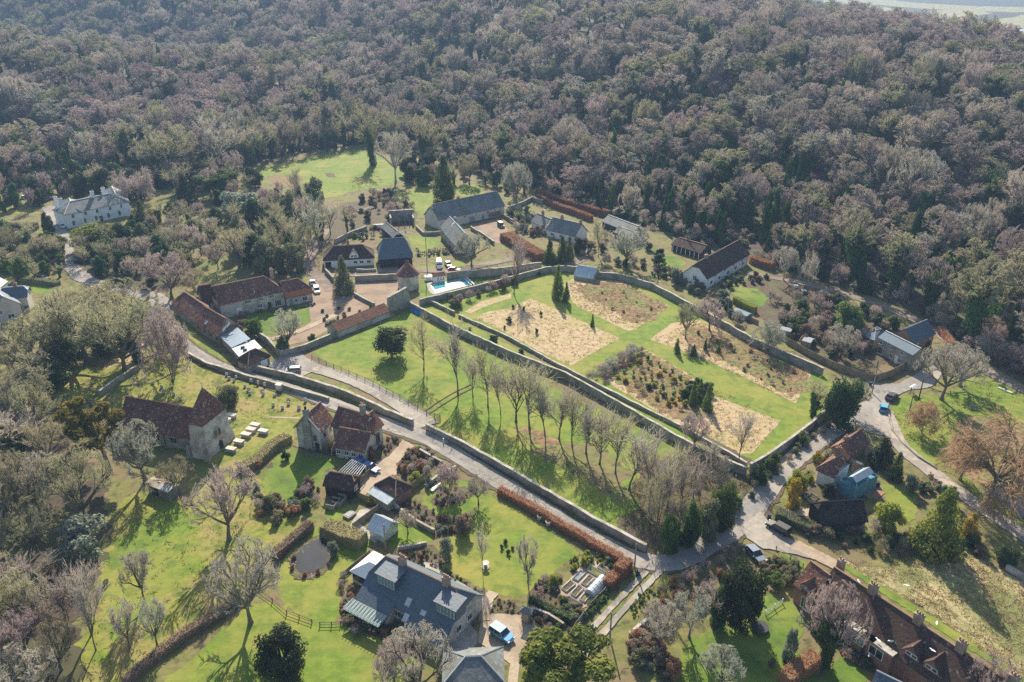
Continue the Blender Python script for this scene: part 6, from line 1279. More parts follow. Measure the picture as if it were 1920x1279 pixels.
for q, lab in ((z3(730, 1150), 'row of pale timber compost bins nearer the clipped hedge'), (z3(790, 1120), 'pale timber compost bay next to the row of bins')):
    r_ = thing(q, 'compost_bin', lab, 'compost bin', (q[0] + 5, q[1] - 6)); m = MB()
    for k in range(4): m.box(-1.3, 1.3, -.9 + .04 * 0, -.82, .1 + .25 * k, .28 + .25 * k)
    m.box(-1.3, -1.2, -.81, .9, 0, 1.1); m.box(1.2, 1.3, -.81, .9, 0, 1.1); m.build('bay', 'wood_grey', r_); m = MB(); m.box(-1.19, 1.19, -.8, .85, 0, .7); m.build('heap', 'soil', r_)
r_ = thing(z19(1370, 770), 'timber_stack', 'long low stack of pale timber beside the scrub', 'timber stack', z19(1470, 735)); m = MB()
for k in range(5): m.box(-4.2, 4.2, -1.2 + .5 * k, -.75 + .5 * k, 0, .6 + .15 * (k % 2))
m.build('planks', 'felt', r_)
r_ = thing(z5(640, 205), 'fuel_tank', 'white cylindrical tank beyond the scrub garden wall', 'tank', z5(700, 202)); m = MB(lambda x, y, z: (z, x, y + 1.0)); m.cyl(0, 0, -1.9, 1.9, .75, n=14); m.build('tank', 'white_paint', r_); m = MB(); m.box(-1.3, -1.0, -.6, .6, 0, .5); m.box(1.0, 1.3, -.6, .6, 0, .5); m.build('cradle', 'stone', r_)
for q, lab in ((z7(1450, 585), 'white beehive under the bare white-barked tree'), (z7(1530, 635), 'white beehive below the birch group')):
    r_ = thing(q, 'beehive', lab, 'beehive'); m = MB(); m.box(-.55, .55, -.5, .5, .1, .75); m.build('box', 'white_paint', r_); m = MB(); m.box(-.65, .65, -.6, .6, .75, .9); m.build('roof', 'white_paint', r_)
for i, q in enumerate((z10(730, 270), z10(1075, 298), z10(1292, 570))):
    p = P(q, 6.5); lab = ['white bird flying over the field edge nearest the chimney gable', 'white bird flying over the middle of the rough field', 'white bird flying over the mown strip'][i]
    r_ = empty('bird', p, lab, 'bird', None, i * 1.3); r_.scale = (.62,) * 3; m = MB(); m.add([(.38, 0, .02), (.15, .09, .05), (-.25, .06, .03), (-.45, .0, .0), (-.25, -.06, .03), (.15, -.09, .05), (0, 0, -.08), (0, 0, .12)], [(0, 1, 7), (1, 2, 7), (2, 3, 7), (3, 4, 7), (4, 5, 7), (5, 0, 7), (1, 0, 6), (2, 1, 6), (3, 2, 6), (4, 3, 6), (5, 4, 6), (0, 5, 6)]); m.build('body', 'bird_white', r_)
    for s in (-1, 1): m = MB(); m.add([(.18, s * .06, .05), (.2, s * .45, .16), (-.05, s * .8, .1), (-.15, s * .4, .12), (-.15, s * .06, .04), (.02, s * .4, .08)], [(0, 1, 5), (1, 2, 5), (2, 3, 5), (3, 4, 5), (4, 0, 5), (0, 1, 2, 3, 4)]); m.build('wing', 'bird_white', r_)
for i, (q, zz) in enumerate(((z10(868, 690), 4.2), (z10(962, 700), 4.4), (z10(805, 798), 2.2), (z10(1262, 765), 7.5))):
    p = P(q, zz); lab = ['white bird flying in front of the cottage bay window', 'white bird by the edge of the cottage parapet', 'white bird flying low over the cottage terrace', 'white bird flying above the cottage roof'][i]
    r_ = empty('bird', p, lab, 'bird', None, i * 1.1 + .4); r_.scale = (.62,) * 3; m = MB(); m.add([(.38, 0, .02), (.15, .09, .05), (-.25, .06, .03), (-.45, .0, .0), (-.25, -.06, .03), (.15, -.09, .05), (0, 0, -.08), (0, 0, .12)], [(0, 1, 7), (1, 2, 7), (2, 3, 7), (3, 4, 7), (4, 5, 7), (5, 0, 7), (1, 0, 6), (2, 1, 6), (3, 2, 6), (4, 3, 6), (5, 4, 6), (0, 5, 6)]); m.build('body', 'bird_white', r_)
    for s in (-1, 1): m = MB(); m.add([(.18, s * .06, .05), (.2, s * .45, .16), (-.05, s * .8, .1), (-.15, s * .4, .12), (-.15, s * .06, .04), (.02, s * .4, .08)], [(0, 1, 5), (1, 2, 5), (2, 3, 5), (3, 4, 5), (4, 0, 5), (0, 1, 2, 3, 4)]); m.build('wing', 'bird_white', r_)
r_ = thing(z16(1415, 700), 'trampoline', 'dark round trampoline mat on the shaded lawn', 'trampoline'); m = MB(); m.cyl(0, 0, .55, .62, 1.35, n=20); m.build('mat', 'bin_black', r_); m = MB()
for k in range(6): a = k * math.pi / 3; m.bar((1.3 * math.cos(a), 1.3 * math.sin(a), 0), (1.3 * math.cos(a), 1.3 * math.sin(a), .58), .04)
m.build('legs_frame', 'bin_black', r_)
r_ = thing(z8(470, 905), 'road_sign', 'orange diamond road sign leaning on the verge beside the walled garden', 'road sign', z8(510, 900)); m = MB(); m.bar((0, 0, 0), (0, 0, .5), .04); m.build('post', 'wood_grey', r_); m = MB(); m.prism([(-.75, 1.1), (0, .35), (.75, 1.1), (0, 1.85)], -.03, .03, axis=1); m.build('panel', 'gold', r_)
for q, lab in ((q8(1107, 372), 'rounded stone planter against the beech hedge nearer the round lawn'), (q8(1155, 405), 'rounded stone planter against the beech hedge nearer the vegetable garden')):
    r_ = thing(q, 'planter', lab, 'planter'); m = MB(); m.cyl(0, 0, 0, .9, .35, .55, 12); m.build('pot', 'stone_pale', r_); m = MB(); m.cyl(0, 0, .85, .95, .45, .4, 12); m.build('soil', 'soil', r_)
# playhouse-style goal frame, garden furniture
r_ = thing(z11(180, 645), 'goal_posts', 'white timber garden frame beside the red-brown hedge', 'frame', z11(270, 640)); m = MB()
for a, b in (((-2.4, -1, 0), (-2.4, -1, 1.2)), ((2.4, -1, 0), (2.4, -1, 1.2)), ((-2.4, -1, 1.2), (2.4, -1, 1.2)), ((-2.4, 1, 0), (-2.4, 1, 1.2)), ((2.4, 1, 0), (2.4, 1, 1.2)), ((-2.4, 1, 1.2), (2.4, 1, 1.2)), ((-2.4, -1, 1.2), (-2.4, 1, 1.2)), ((2.4, -1, 1.2), (2.4, 1, 1.2)), ((0, -1, 1.2), (0, 1, 1.2))): m.bar(a, b, .07)
m.build('bars', 'white_paint', r_)
# ---------------------------------------------------------------- poles and wires
pA, pa, ha = pole(z12(1340, 350), 1020, 'leaning telegraph pole at the bend of the lane', arm=False)
pB, pb, hb = pole(z17(620, 1090), 983, 'wooden telegraph pole behind the slate house', 'wood', arm=False)
pC, pc, hc = pole(z8(1128, 757), 712, 'short black pole on the green beside the notice board', 'black_wood', arm=False)
pD, pd, hd = pole(z8(778, 712), 679, 'thin pale pole at the road junction', arm=False)
pE, pe, he_ = pole(z12(1045, 1200), 1148, 'slim pole standing beside the two-strip track', arm=False)
pF, pf, hf = pole(z7(765, 855), 542, 'telegraph pole inside the right-hand gardens', 'wood', arm=False)
pG, pg, hg_ = pole(z8(815, 520), 676, 'dark pole behind the curved board fence', 'black_wood', arm=False)
pole(z8(1060, 840), 736, 'thin leaning stay pole on the green', 'wood', arm=False)
pole(z5(1125, 640), 430, 'tall thin pole beside the van', arm=False)
pole(z15(1582, 300), 922, 'thin white marker post on the lane verge', 'white_paint', 'marker_post', False, 'post')
pole(z3(1770, 560), 822, 'small white gate post on the lane verge', 'white_paint', 'marker_post', False, 'post')
pole(z4(665, 615), 585, 'white-topped lamp post in the farmhouse yard', 'black_wood', 'lamp_post', False, 'lamp')
# stones, canoes, small bits
r_ = thing(z9(1100, 600), 'barbecue', 'covered dark barbecue by the scaffold', 'barbecue'); m = MB(); m.box(-.7, .7, -.4, .4, 0, .95); m.build('cover', 'bin_black', r_); m = MB(); m.box(-.9, .9, -.5, .5, 0, .05); m.build('base', 'stone', r_)
# ---------------------------------------------------------------- the avenue
AV = [((794.6, 694), 595, 44), ((858.5, 738), 600, 66), ((887, 744), 655, 34), ((915, 763), 650, 52), ((938.5, 776), 672, 36), ((967.7, 791), 672, 56), ((993, 803), 668, 62), ((1021.5, 816), 700, 48), ((1048, 823), 722, 44), ((1073, 838), 728, 46), ((1099, 851), 742, 66), ((1124, 870), 765, 50), ((1154, 888), 772, 52), ((1180, 918), 786, 74), ((1216, 958), 815, 46), ((1252, 950), 830, 48), ((1235, 985), 845, 44), ((1277, 970), 850, 40), ((1228, 1012), 880, 44), ((1330, 905), 815, 42), ((1300, 935), 838, 44)]
ORD = 'first second third fourth fifth sixth seventh eighth ninth tenth eleventh twelfth thirteenth fourteenth fifteenth sixteenth seventeenth eighteenth nineteenth twentieth twenty-first'.split()
for i, (b, t, w_) in enumerate(AV):
    T('tall', b, t, w_ * (1.4 if i < 5 or i > 13 else 1.65), f'{ORD[i]} tall bare paddock tree counted from the yew towards the junction', ['twig_olive', 'twig_pale', 'twig'][i % 3], name='avenue_tree', group='tall bare trees of the paddock avenue')
# ---------------------------------------------------------------- single trees
T('ball', (735, 670), 606, 76, 'round dark yew on a clear stem in the paddock', 'yew', name='yew_tree')
T('yew', (530, 1262), 1166, 114, 'big round dark green tree on the front lawn', 'yew', name='yew_tree')
T('yew', (1385, 1170), 1030, 104, 'huge dark yew beside the grey-blue car', 'yew', name='yew_tree')
T('yew', (428, 762), 713, 52, 'small brown-tinged round yew in the churchyard', 'olive_leaf', name='yew_tree')
T('flat', (1070, 1300), 1188, 190, 'spreading feathery conifer at the bottom edge by the gravel drive', 'cypress_gold', name='conifer')
T('flat', (1010, 1300), 1215, 100, 'low spreading conifer bough nearest the garage', 'cypress_gold', name='conifer')
T('spread', (430, 1012), 878, 146, 'wide pink-brown bare tree between orchard and priory lawn', 'twig_pink')
T('spread', (470, 1168), 1026, 138, 'large silvery bare tree at the end of the bare hedge', 'twig_pale')
T('spread', (271, 1128), 1036, 72, 'small bare orchard tree standing alone on the mown grass', 'twig_pale')
T('spread', (243, 1216), 1130, 60, 'small bare orchard tree beside the lichen-grey one', 'twig_pale')
T('spread', (295, 1210), 1128, 60, 'leaning lichen-grey orchard tree', 'twig_silver')
T('tall', (130, 1200), 1075, 84, 'slender bare tree of the orchard-edge clump furthest from the church', 'twig')
T('tall', (172, 1190), 1050, 96, 'tallest bare tree of the orchard-edge clump', 'twig')
T('tall', (180, 1220), 1062, 80, 'bare tree with forked trunk in the orchard-edge clump', 'twig_pale')
T('tall', (90, 1205), 1085, 84, 'bare tree at the wood side of the orchard-edge clump', 'twig')
T('spread', (165, 985), 848, 130, 'broad olive bare tree between the wood and the timber shelter', 'twig_olive')
T('dome', (152, 1045), 962, 130, 'wide grey-green evergreen at the edge of the wood', 'grey_leaf', name='evergreen_tree')
T('spread', (40, 1000), 860, 150, 'big bare tree at the edge of the picture with an ivy-dark base', 'twig_olive')
T('spread', (273, 902), 790, 110, 'pale lichened bare tree leaning over the timber shelter', 'twig_silver', lean=(0, -.12))
T('spread', (335, 925), 862, 72, 'small olive bare tree behind the timber shelter', 'twig_olive')
T('flat', (208, 884), 735, 120, 'golden-topped ivy-laden tree beside the church nave', 'gold_tip', name='ivy_tree', lean=(0, -.1))
T('tall+ivy', (143, 836), 765, 46, 'ivy-covered trunk behind the golden-topped tree', 'twig')
T('shrub', (325, 722), 580, 96, 'many-stemmed bare tree at the churchyard corner beside the lane', 'twig_pink')
T('spread', (165, 680), 548, 200, 'largest bare tree of the clump beside the gabled house', 'twig_olive')
T('spread', (236, 702), 556, 180, 'wide bare tree leaning over the straw path', 'twig_olive')
T('tall+ivy', (260, 676), 580, 110, 'leaning bare tree with an ivied foot above the straw path', 'twig')
T('spread', (69, 705), 605, 180, 'bare olive tree hiding the pale-roofed shed', 'twig_olive')
T('spread', (120, 650), 560, 170, 'olive bare tree filling the back of the clump by the gabled house', 'twig_olive')
T('spread', (20, 760), 665, 170, 'bare tree below the pale-roofed shed at the edge of the picture', 'twig_olive')
T('dome', (120, 690), 625, 90, 'dark evergreen understorey tree beneath the bare clump', 'holly', name='evergreen_tree')
T('dome', (90, 725), 665, 110, 'low dark evergreen beside the wood path', 'holly', name='evergreen_tree')
T('dome', (205, 660), 610, 80, 'white-flecked evergreen under the bare clump', 'olive_leaf', name='evergreen_tree')
T('spread', (215, 615), 536, 170, 'bare tree of the clump nearest the lane green', 'twig_olive')
T('spread', (300, 655), 580, 100, 'bare tree between the lane and the straw path', 'twig_pink')
T('spread', (322, 560), 474, 96, 'rounded pink bare tree at the bend before the long barn', 'twig_pink')
T('shrub', (365, 545), 505, 60, 'olive bushy tree behind the bend of the long barn', 'twig_olive')
T('yew', (185, 468), 405, 104, 'broad layered cedar hiding the front of the white house', 'cypress_gold', name='cedar_tree')
T('column', (93, 437), 396, 26, 'dark upright cypress beside the white house drive', 'yew', name='cypress_tree')
T('cone', (270, 427), 374, 30, 'neat dark cone tree at the end of the white house', 'cypress', name='cypress_tree')
T('cone', (290, 430), 391, 22, 'small golden cone tree beside the dark cone', 'gold', name='cypress_tree')
T('flat', (410, 372), 316, 84, 'spreading cedar at the corner of the far meadow', 'cypress', name='cedar_tree')
T('cone', (352, 384), 326, 50, 'blue-dark fir beside the far meadow cedar', 'yew', name='fir_tree')
T('dome', (450, 412), 350, 92, 'big grey-leaved round tree below the far meadow', 'grey_leaf', name='evergreen_tree')
T('dome', (285, 352), 312, 66, 'glossy dark green tree behind the weeping tree', 'holly', name='evergreen_tree')
T('weep', (265, 388), 316, 84, 'dark weeping bare tree behind the white house', 'twig_pink')
T('tall', (420, 322), 212, 110, 'tall pale bare tree with rising limbs left of the far meadow', 'twig_pale', 'bark_pale')
T('spread', (322, 330), 236, 110, 'wide rounded bare tree above the weeping tree', 'twig_olive')
T('spread', (742, 342), 246, 74, 'pale bare tree on the far meadow edge', 'twig_pale', 'bark_pale')
T('tall+ivy', (800, 312), 212, 86, 'tall bare tree with ivied stem behind the dark cone conifer', 'twig_olive')
T('tall+ivy', (700, 310), 190, 70, 'ivy-dark tree at the top corner of the far meadow', 'twig_olive')
T('cone', (832, 376), 288, 48, 'tall dense cone conifer behind the long house', 'cypress', name='conifer')
T('dome', (795, 348), 304, 40, 'dark round evergreen beside the tall cone conifer', 'holly', name='evergreen_tree')
T('spread', (880, 345), 288, 46, 'small round bare tree behind the long house lawn', 'twig_olive')
T('spread', (967, 385), 305, 62, 'big round olive bare tree at the end of the long house', 'twig_silver')
T('cone', (645, 550), 478, 42, 'feathery grey-green conifer in front of the brown cottage', 'olive_leaf', name='conifer')
T('tall', (964, 552), 432, 56, 'tall pinkish bare tree standing at the top flint wall', 'twig_pink')
T('spread', (884, 500), 440, 70, 'round-crowned bare tree beyond the red car', 'twig_silver')
T('cone', (1031, 494), 446, 28, 'first dense cypress of the group below the grey cottage', 'cypress', name='cypress_tree')
T('cone', (1054, 492), 440, 28, 'tallest middle cypress of the group below the grey cottage', 'cypress', name='cypress_tree')
T('cone', (1068, 489), 442, 22, 'slim golden-edged cypress of the group below the grey cottage', 'olive_leaf', name='cypress_tree')
T('dome', (1086, 474), 440, 32, 'dark round evergreen at the end of the cypress group', 'yew', name='evergreen_tree')
T('cone', (1046, 560), 494, 26, 'young fir in the top corner of the walled garden', 'leaf', name='fir_tree')
T('cone', (1062, 566), 528, 16, 'smaller fir next to the young fir in the walled garden', 'leaf', name='fir_tree')
T('tall', (1122, 482), 412, 40, 'olive upright tree beside the dark barn track', 'twig_olive')
T('spread', (1175, 498), 425, 76, 'spreading pale bare tree on the lawn below the dark barn', 'twig_silver')
T('spread', (1469, 526), 462, 50, 'white-barked bare tree above the beehives', 'twig_pale', 'bark_pale')
for i, (x_, t_) in enumerate(((1495, 490), (1506, 464), (1512, 468), (1518, 472))): T('tall', (x_, 546 - (10 if i == 0 else 0)), t_, 18, ['single thin birch beside the upper beehive', 'pale stem of the thin birch trio furthest from the lane', 'middle pale stem of the thin birch trio', 'pale stem of the birch trio nearest the lane'][i], 'twig_pale', 'bark_pale', name='birch_tree')
T('spread', (1575, 672), 612, 66, 'rounded tan bare tree beside the blue-roofed house', 'twig_pale')
T('spread', (1765, 750), 650, 118, 'wide pale bare tree at the corner of the green', 'twig_pale')
T('spread', (1800, 725), 655, 90, 'second pale bare tree behind the one at the corner of the green', 'twig_pale')
T('shrub', (1728, 812), 756, 72, 'low orange pollard willow on the green', 'twig_orange', name='willow_tree')
T('weep', (1850, 950), 792, 210, 'huge orange willow leaning over the pond', 'twig_orange', name='willow_tree')
T('weep', (1800, 900), 815, 110, 'smaller orange willow beside the huge one', 'twig_orange', name='willow_tree')
T('weep', (1925, 960), 830, 120, 'orange willow at the edge of the picture over the pond', 'twig_orange', name='willow_tree')
T('column', (1486, 950), 896, 36, 'golden upright conifer at the cottage gate', 'gold', name='conifer')
T('dome', (1492, 918), 878, 44, 'yellow-green bushy tree behind the golden conifer', 'lime_leaf', name='evergreen_tree')
T('dome', (1553, 930), 902, 30, 'small dark round yew in the cottage yard', 'yew', name='yew_tree')
T('cone', (1652, 872), 818, 56, 'dark blue-green conifer beside the scaffold', 'yew', name='conifer')
T('cone', (1678, 900), 846, 28, 'narrow dark cone beside the lane behind the scaffold', 'cypress', name='cypress_tree')
T('dome', (1706, 922), 884, 32, 'pale grey-green clipped ball tree on the cottage lawn', 'grey_leaf', name='evergreen_tree')
T('dome', (1662, 992), 934, 68, 'bright yellow-green evergreen beside the thatch-dark barn', 'lime_leaf', name='evergreen_tree')
T('cone', (1752, 1032), 910, 96, 'large yellow-green conifer by the rough field', 'cypress_gold', name='conifer')
T('cone', (1813, 1012), 960, 44, 'small golden conifer beyond the large conifer', 'gold', name='conifer')
T('dome', (1884, 1058), 1020, 46, 'glossy laurel at the corner of the rough field', 'holly', name='evergreen_tree')
T('dome', (1775, 945), 905, 36, 'dark evergreen beside the lane behind the large conifer', 'holly', name='evergreen_tree')
T('tall+ivy', (1340, 1172), 1090, 56, 'upright ivy-smothered tree against the huge yew', 'twig')
T('column', (1345, 1172), 1095, 40, 'dense ivy column beside the huge yew', 'holly', name='ivy_tree')
T('spread', (1292, 1195), 1112, 84, 'bare grey tree in the corner garden', 'twig_silver')
T('spread', (1236, 1212), 1138, 86, 'pale bare tree beside the two-strip track', 'twig_pale')
T('spread+ivy', (1545, 1248), 1106, 126, 'large pink bare tree with ivied trunk in front of the cottage row', 'twig_pink')
T('column', (1478, 1238), 1178, 32, 'silvery upright shrub tree on the cottage lawn', 'grey_leaf', name='evergreen_tree')
T('spread', (1350, 1290), 1222, 84, 'bare bush tree at the bottom edge of the shaded lawn', 'twig_silver')
T('spread', (1845, 1340), 1245, 110, 'bare pinkish tree at the bottom corner before the cottage row', 'twig_pink')
T('spread', (790, 1310), 1188, 140, 'bare branching tree in front of the pale garage', 'twig_pale')
T('shrub', (740, 1275), 1205, 90, 'many-stemmed bare shrub between front lawn and garage', 'twig_pink')
T('tall', (905, 1072), 980, 26, 'young thin tree on the croquet lawn', 'twig_pale', name='young_tree')
T('spread', (990, 1092), 1008, 54, 'small crooked bare tree on the croquet lawn', 'twig_pale')
T('dome', (836, 1052), 1002, 34, 'olive-green round tree by the terrace bed', 'grey_leaf', name='evergreen_tree')
T('spread', (863, 958), 920, 34, 'small fruit tree on the round lawn', 'twig')
T('shrub', (840, 930), 868, 46, 'bare bush tree by the lane wall above the round lawn', 'twig_pink')
T('spread', (897, 945), 895, 48, 'bare fruit tree at the lane end of the round lawn', 'twig')
T('spread', (765, 1000), 960, 50, 'bare fruit tree on the small lawn behind the slate house', 'twig')
T('dome', (868, 998), 960, 46, 'dense dark bare-topped shrub tree by the croquet lawn', 'brown_leaf', name='shrub_tree')
T('dome', (626, 1040), 1012, 26, 'small pale evergreen beside the garden pond', 'grey_leaf', name='evergreen_tree')
T('yew', (1570, 800), 690, 84, 'large ivy-covered tree at the garden corner by the junction', 'holly', name='ivy_tree')
T('tall+ivy', (1525, 782), 705, 66, 'bare ivied tree at the walled garden corner', 'twig_olive')
T('spread', (1595, 778), 715, 60, 'brownish bare tree on the junction side of the garden corner', 'twig_olive')
T('yew', (1352, 992), 888, 62, 'leafy green ivy tree at the lane end of the paddock', 'leaf', name='ivy_tree')
T('yew', (1255, 1034), 950, 48, 'ivy column tree nearest the lane bend', 'leaf', name='ivy_tree')
T('yew', (1293, 1026), 925, 46, 'taller ivy column tree near the lane bend', 'leaf', name='ivy_tree')
T('dome', (1325, 1010), 930, 56, 'ivy-green bush tree between the ivy columns and the road', 'olive_leaf', name='ivy_tree')
T('tall', (1385, 865), 770, 56, 'bare tree inside the bottom corner of the walled garden', 'twig_pale')
T('dome', (1447, 880), 842, 36, 'round green bush tree outside the garden corner wall', 'leaf', name='evergreen_tree')
T('dome', (1502, 832), 808, 28, 'small round green bush on the verge below the corner wall', 'leaf', name='evergreen_tree')
T('dome', (1425, 905), 868, 40, 'dark bush tree on the verge at the garden corner', 'holly', name='evergreen_tree')
T('spread', (1300, 845), 775, 60, 'bare tree at the end of the grass strip', 'twig_pink')
T('spread', (1285, 635), 570, 52, 'bare tree in the bracken bed against the right garden wall', 'twig_olive')
T('spread', (1330, 620), 562, 70, 'bushy bare tree on the right garden wall', 'twig_pink')
T('shrub', (1440, 660), 602, 64, 'pale many-stemmed bare tree growing at the right garden wall', 'twig_silver')
T('dome', (1585, 630), 560, 76, 'broad leafy evergreen in the right-hand gardens', 'leaf', name='evergreen_tree')
T('dome', (1480, 610), 588, 32, 'round clipped evergreen on the garden path', 'leaf', name='evergreen_tree')
T('dome', (1267, 532), 498, 28, 'white-flecked round shrub tree beside the white farmhouse', 'grey_leaf', name='evergreen_tree')
T('dome', (1358, 562), 540, 20, 'pale ball shrub at the pole on the farmhouse lawn', 'grey_leaf', name='evergreen_tree')
T('tall+ivy', (652, 440), 378, 20, 'narrow ivied trunk in the scrub behind the brown cottage', 'twig_olive')
T('tall', (600, 470), 360, 60, 'tall bare tree beside the farm track', 'twig_silver')
T('tall', (620, 440), 372, 50, 'second tall bare tree beside the farm track', 'twig_silver')
T('tall+ivy', (547, 490), 395, 50, 'ivy-dark tree behind the farmhouse range', 'twig_olive')
T('tall+ivy', (520, 490), 405, 48, 'ivy-clad tree beside the ivy-dark one behind the farmhouse', 'twig_olive')
T('spread', (450, 500), 430, 90, 'olive bare tree behind the long barn roofs', 'twig_olive')
T('dome', (478, 632), 590, 40, 'bright green round bush tree behind the barn roof', 'leaf', name='evergreen_tree')
T('spread', (541, 655), 582, 60, 'bare garden tree by the farm path', 'twig_silver')
T('dome', (533, 660), 625, 36, 'evergreen under the bare garden tree', 'leaf', name='evergreen_tree')
T('dome', (586, 644), 624, 22, 'small clipped green tree at the paddock wall', 'leaf', name='evergreen_tree')
T('dome', (855, 572), 552, 34, 'bare-topped bush against the pool wall', 'brown_leaf', name='shrub_tree')
for i, (x_, y_, t_) in enumerate(((220, 520, 470), (243, 520, 478), (257, 516, 476))): T('tall+ivy', (x_, y_), t_, 26, ['broadest of the three ivied trunks by the upper lane', 'middle ivied trunk by the upper lane', 'slim ivied trunk nearest the pink bare tree'][i], 'twig_olive')
# ---------------------------------------------------------------- clumps of trees
def clump(poly, n, seed, mix, hr, wr, label, group, name='bare_tree', mind=3.0, cat='tree'):
    def f(p, r, i):
        kind, tw_, bk, nm, lb = mix[r.randrange(len(mix))]; h_ = r.uniform(*hr)
        lb = lb if lb.split()[0] not in ('bush', 'wall-side') else nm.replace('_', ' ') + lb[lb.index(' in ' if ' in ' in lb else ' along ' if ' along ' in lb else ' below '):]; plant(nm, lb, cat, p, h_ * r.uniform(*wr), h_, kind, tw_, bk, group + ' - ' + nm.replace('_', ' ') if nm != name else group)
    scatter(poly, n, f, seed, mind)
WOODMIX = [('spread', 'twig_olive', 'bark', 'bare_tree', 'bare olive-brown tree in the lower wood beside the orchard')] * 3 + [('spread', 'twig_pale', 'bark', 'bare_tree', 'bare olive-brown tree in the lower wood beside the orchard'), ('tall+ivy', 'twig', 'bark', 'ivied_tree', 'ivied bare tree in the lower wood beside the orchard'), ('spread', 'twig_pink', 'bark', 'bare_tree', 'bare olive-brown tree in the lower wood beside the orchard')]
clump([(-60, 760), (90, 760), (150, 800), (120, 860), (160, 900), (110, 960), (90, 1060), (30, 1100), (-60, 1120)], 12, 11, WOODMIX, (8.5, 13), (.75, 1.0), '', 'bare trees of the lower wood', mind=5)
clump([(-40, 1120), (60, 1100), (90, 1180), (130, 1250), (150, 1330), (-40, 1330)], 9, 12, WOODMIX, (8, 12), (.8, 1.05), '', 'bare trees of the lower wood', mind=4.5)
FARMIX = [('tall', 'twig_olive', 'bark', 'bare_tree', 'bare tree in the copse between white house and farm'), ('spread', 'twig', 'bark', 'bare_tree', 'bare tree in the copse between white house and farm'), ('tall+ivy', 'twig_olive', 'bark', 'ivied_tree', 'ivied tree in the copse between white house and farm'), ('dome', 'holly', 'bark', 'evergreen_tree', 'dark evergreen in the copse between white house and farm'), ('dome', 'olive_leaf', 'bark', 'evergreen_tree', 'dark evergreen in the copse between white house and farm')]
clump([(230, 440), (330, 410), (430, 430), (480, 470), (430, 510), (360, 520), (290, 535), (170, 530), (150, 480)], 60, 13, FARMIX, (6, 11), (.55, .9), '', 'trees of the copse by the farm', mind=5)
clump([(450, 385), (590, 375), (610, 440), (570, 512), (480, 515), (430, 450)], 46, 14, FARMIX, (8, 15), (.45, .8), '', 'trees of the copse by the farm', mind=4)
LEFTMIX = [('spread', 'twig_olive', 'bark', 'bare_tree', 'bare tree among the gardens above the gabled house'), ('dome', 'holly', 'bark', 'evergreen_tree', 'dark evergreen among the gardens above the gabled house'), ('dome', 'leaf', 'bark', 'evergreen_tree', 'dark evergreen among the gardens above the gabled house'), ('tall+ivy', 'twig_olive', 'bark', 'ivied_tree', 'ivied tree among the gardens above the gabled house')]
clump([(-20, 440), (60, 445), (115, 455), (135, 525), (60, 530), (0, 515)], 30, 15, LEFTMIX, (5, 9), (.6, 1.0), '', 'garden trees above the gabled house', mind=4)
SHADE = [('dome', 'holly', 'bark', 'evergreen_tree', 'dark evergreen at the foot of the wood behind the white house'), ('spread', 'twig_pink', 'bark', 'bare_tree', 'bare tree at the foot of the wood behind the white house'), ('dome', 'yew', 'bark', 'evergreen_tree', 'dark evergreen at the foot of the wood behind the white house'), ('tall+ivy', 'twig_olive', 'bark', 'ivied_tree', 'ivied tree at the foot of the wood behind the white house')]
clump([(-30, 372), (60, 362), (150, 352), (260, 342), (420, 330), (460, 345), (380, 362), (330, 372), (240, 380), (120, 378), (60, 398), (-30, 402)], 44, 16, SHADE, (8, 15), (.6, .9), '', 'trees at the foot of the wood behind the white house', mind=4.5)
RIGHTMIX = [('spread', 'twig_pink', 'bark', 'bare_tree', 'bare tree in the garden between farmhouse and blue-roofed house'), ('shrub', 'twig', 'bark', 'bare_bush', 'bare bush in the garden between farmhouse and blue-roofed house'), ('dome', 'leaf', 'bark', 'evergreen_bush', 'green bush in the garden between farmhouse and blue-roofed house'), ('dome', 'brown_leaf', 'bark', 'brown_bush', 'brown bush in the garden between farmhouse and blue-roofed house'), ('dome', 'holly', 'bark', 'evergreen_bush', 'green bush in the garden between farmhouse and blue-roofed house')]
clump([(1440, 560), (1530, 555), (1640, 595), (1690, 615), (1640, 640), (1600, 680), (1520, 660), (1470, 615)], 66, 17, RIGHTMIX, (2.0, 4.6), (.8, 1.3), '', 'plants of the right-hand garden', mind=1.9)
ROADMIX = [('shrub', 'twig', 'bark', 'bare_bush', 'bare bush in the roadside thicket between lane bend and yew'), ('shrub', 'twig_pale', 'bark', 'bare_bush', 'bare bush in the roadside thicket between lane bend and yew'), ('dome', 'rust_leaf', 'bark', 'rusty_bush', 'rusty brown bush in the roadside thicket between lane bend and yew'), ('shrub', 'twig_pink', 'bark', 'bare_bush', 'bare bush in the roadside thicket between lane bend and yew')]
clump([(1245, 1100), (1300, 1085), (1350, 1050), (1395, 1032), (1340, 1115), (1260, 1150), (1225, 1190), (1210, 1170)], 26, 18, ROADMIX, (1.6, 3.0), (.8, 1.2), '', 'bushes of the roadside thicket', mind=2.0)
BANKMIX = [('shrub', 'twig_olive', 'bark', 'bare_bush', 'bare bush in the thicket along the rough field'), ('shrub', 'twig_pale', 'bark', 'bare_bush', 'bare bush in the thicket along the rough field'), ('dome', 'holly', 'bark', 'evergreen_bush', 'dark bush in the thicket along the rough field'), ('dome', 'brown_leaf', 'bark', 'brown_bush', 'brown bush in the thicket along the rough field')]
clump([(1530, 980), (1580, 995), (1640, 995), (1720, 1010), (1790, 1000), (1850, 1010), (1860, 1040), (1780, 1050), (1680, 1045), (1590, 1030), (1510, 1010)], 40, 19, BANKMIX, (1.2, 2.8), (.8, 1.2), '', 'bushes of the rough field thicket', mind=1.9)
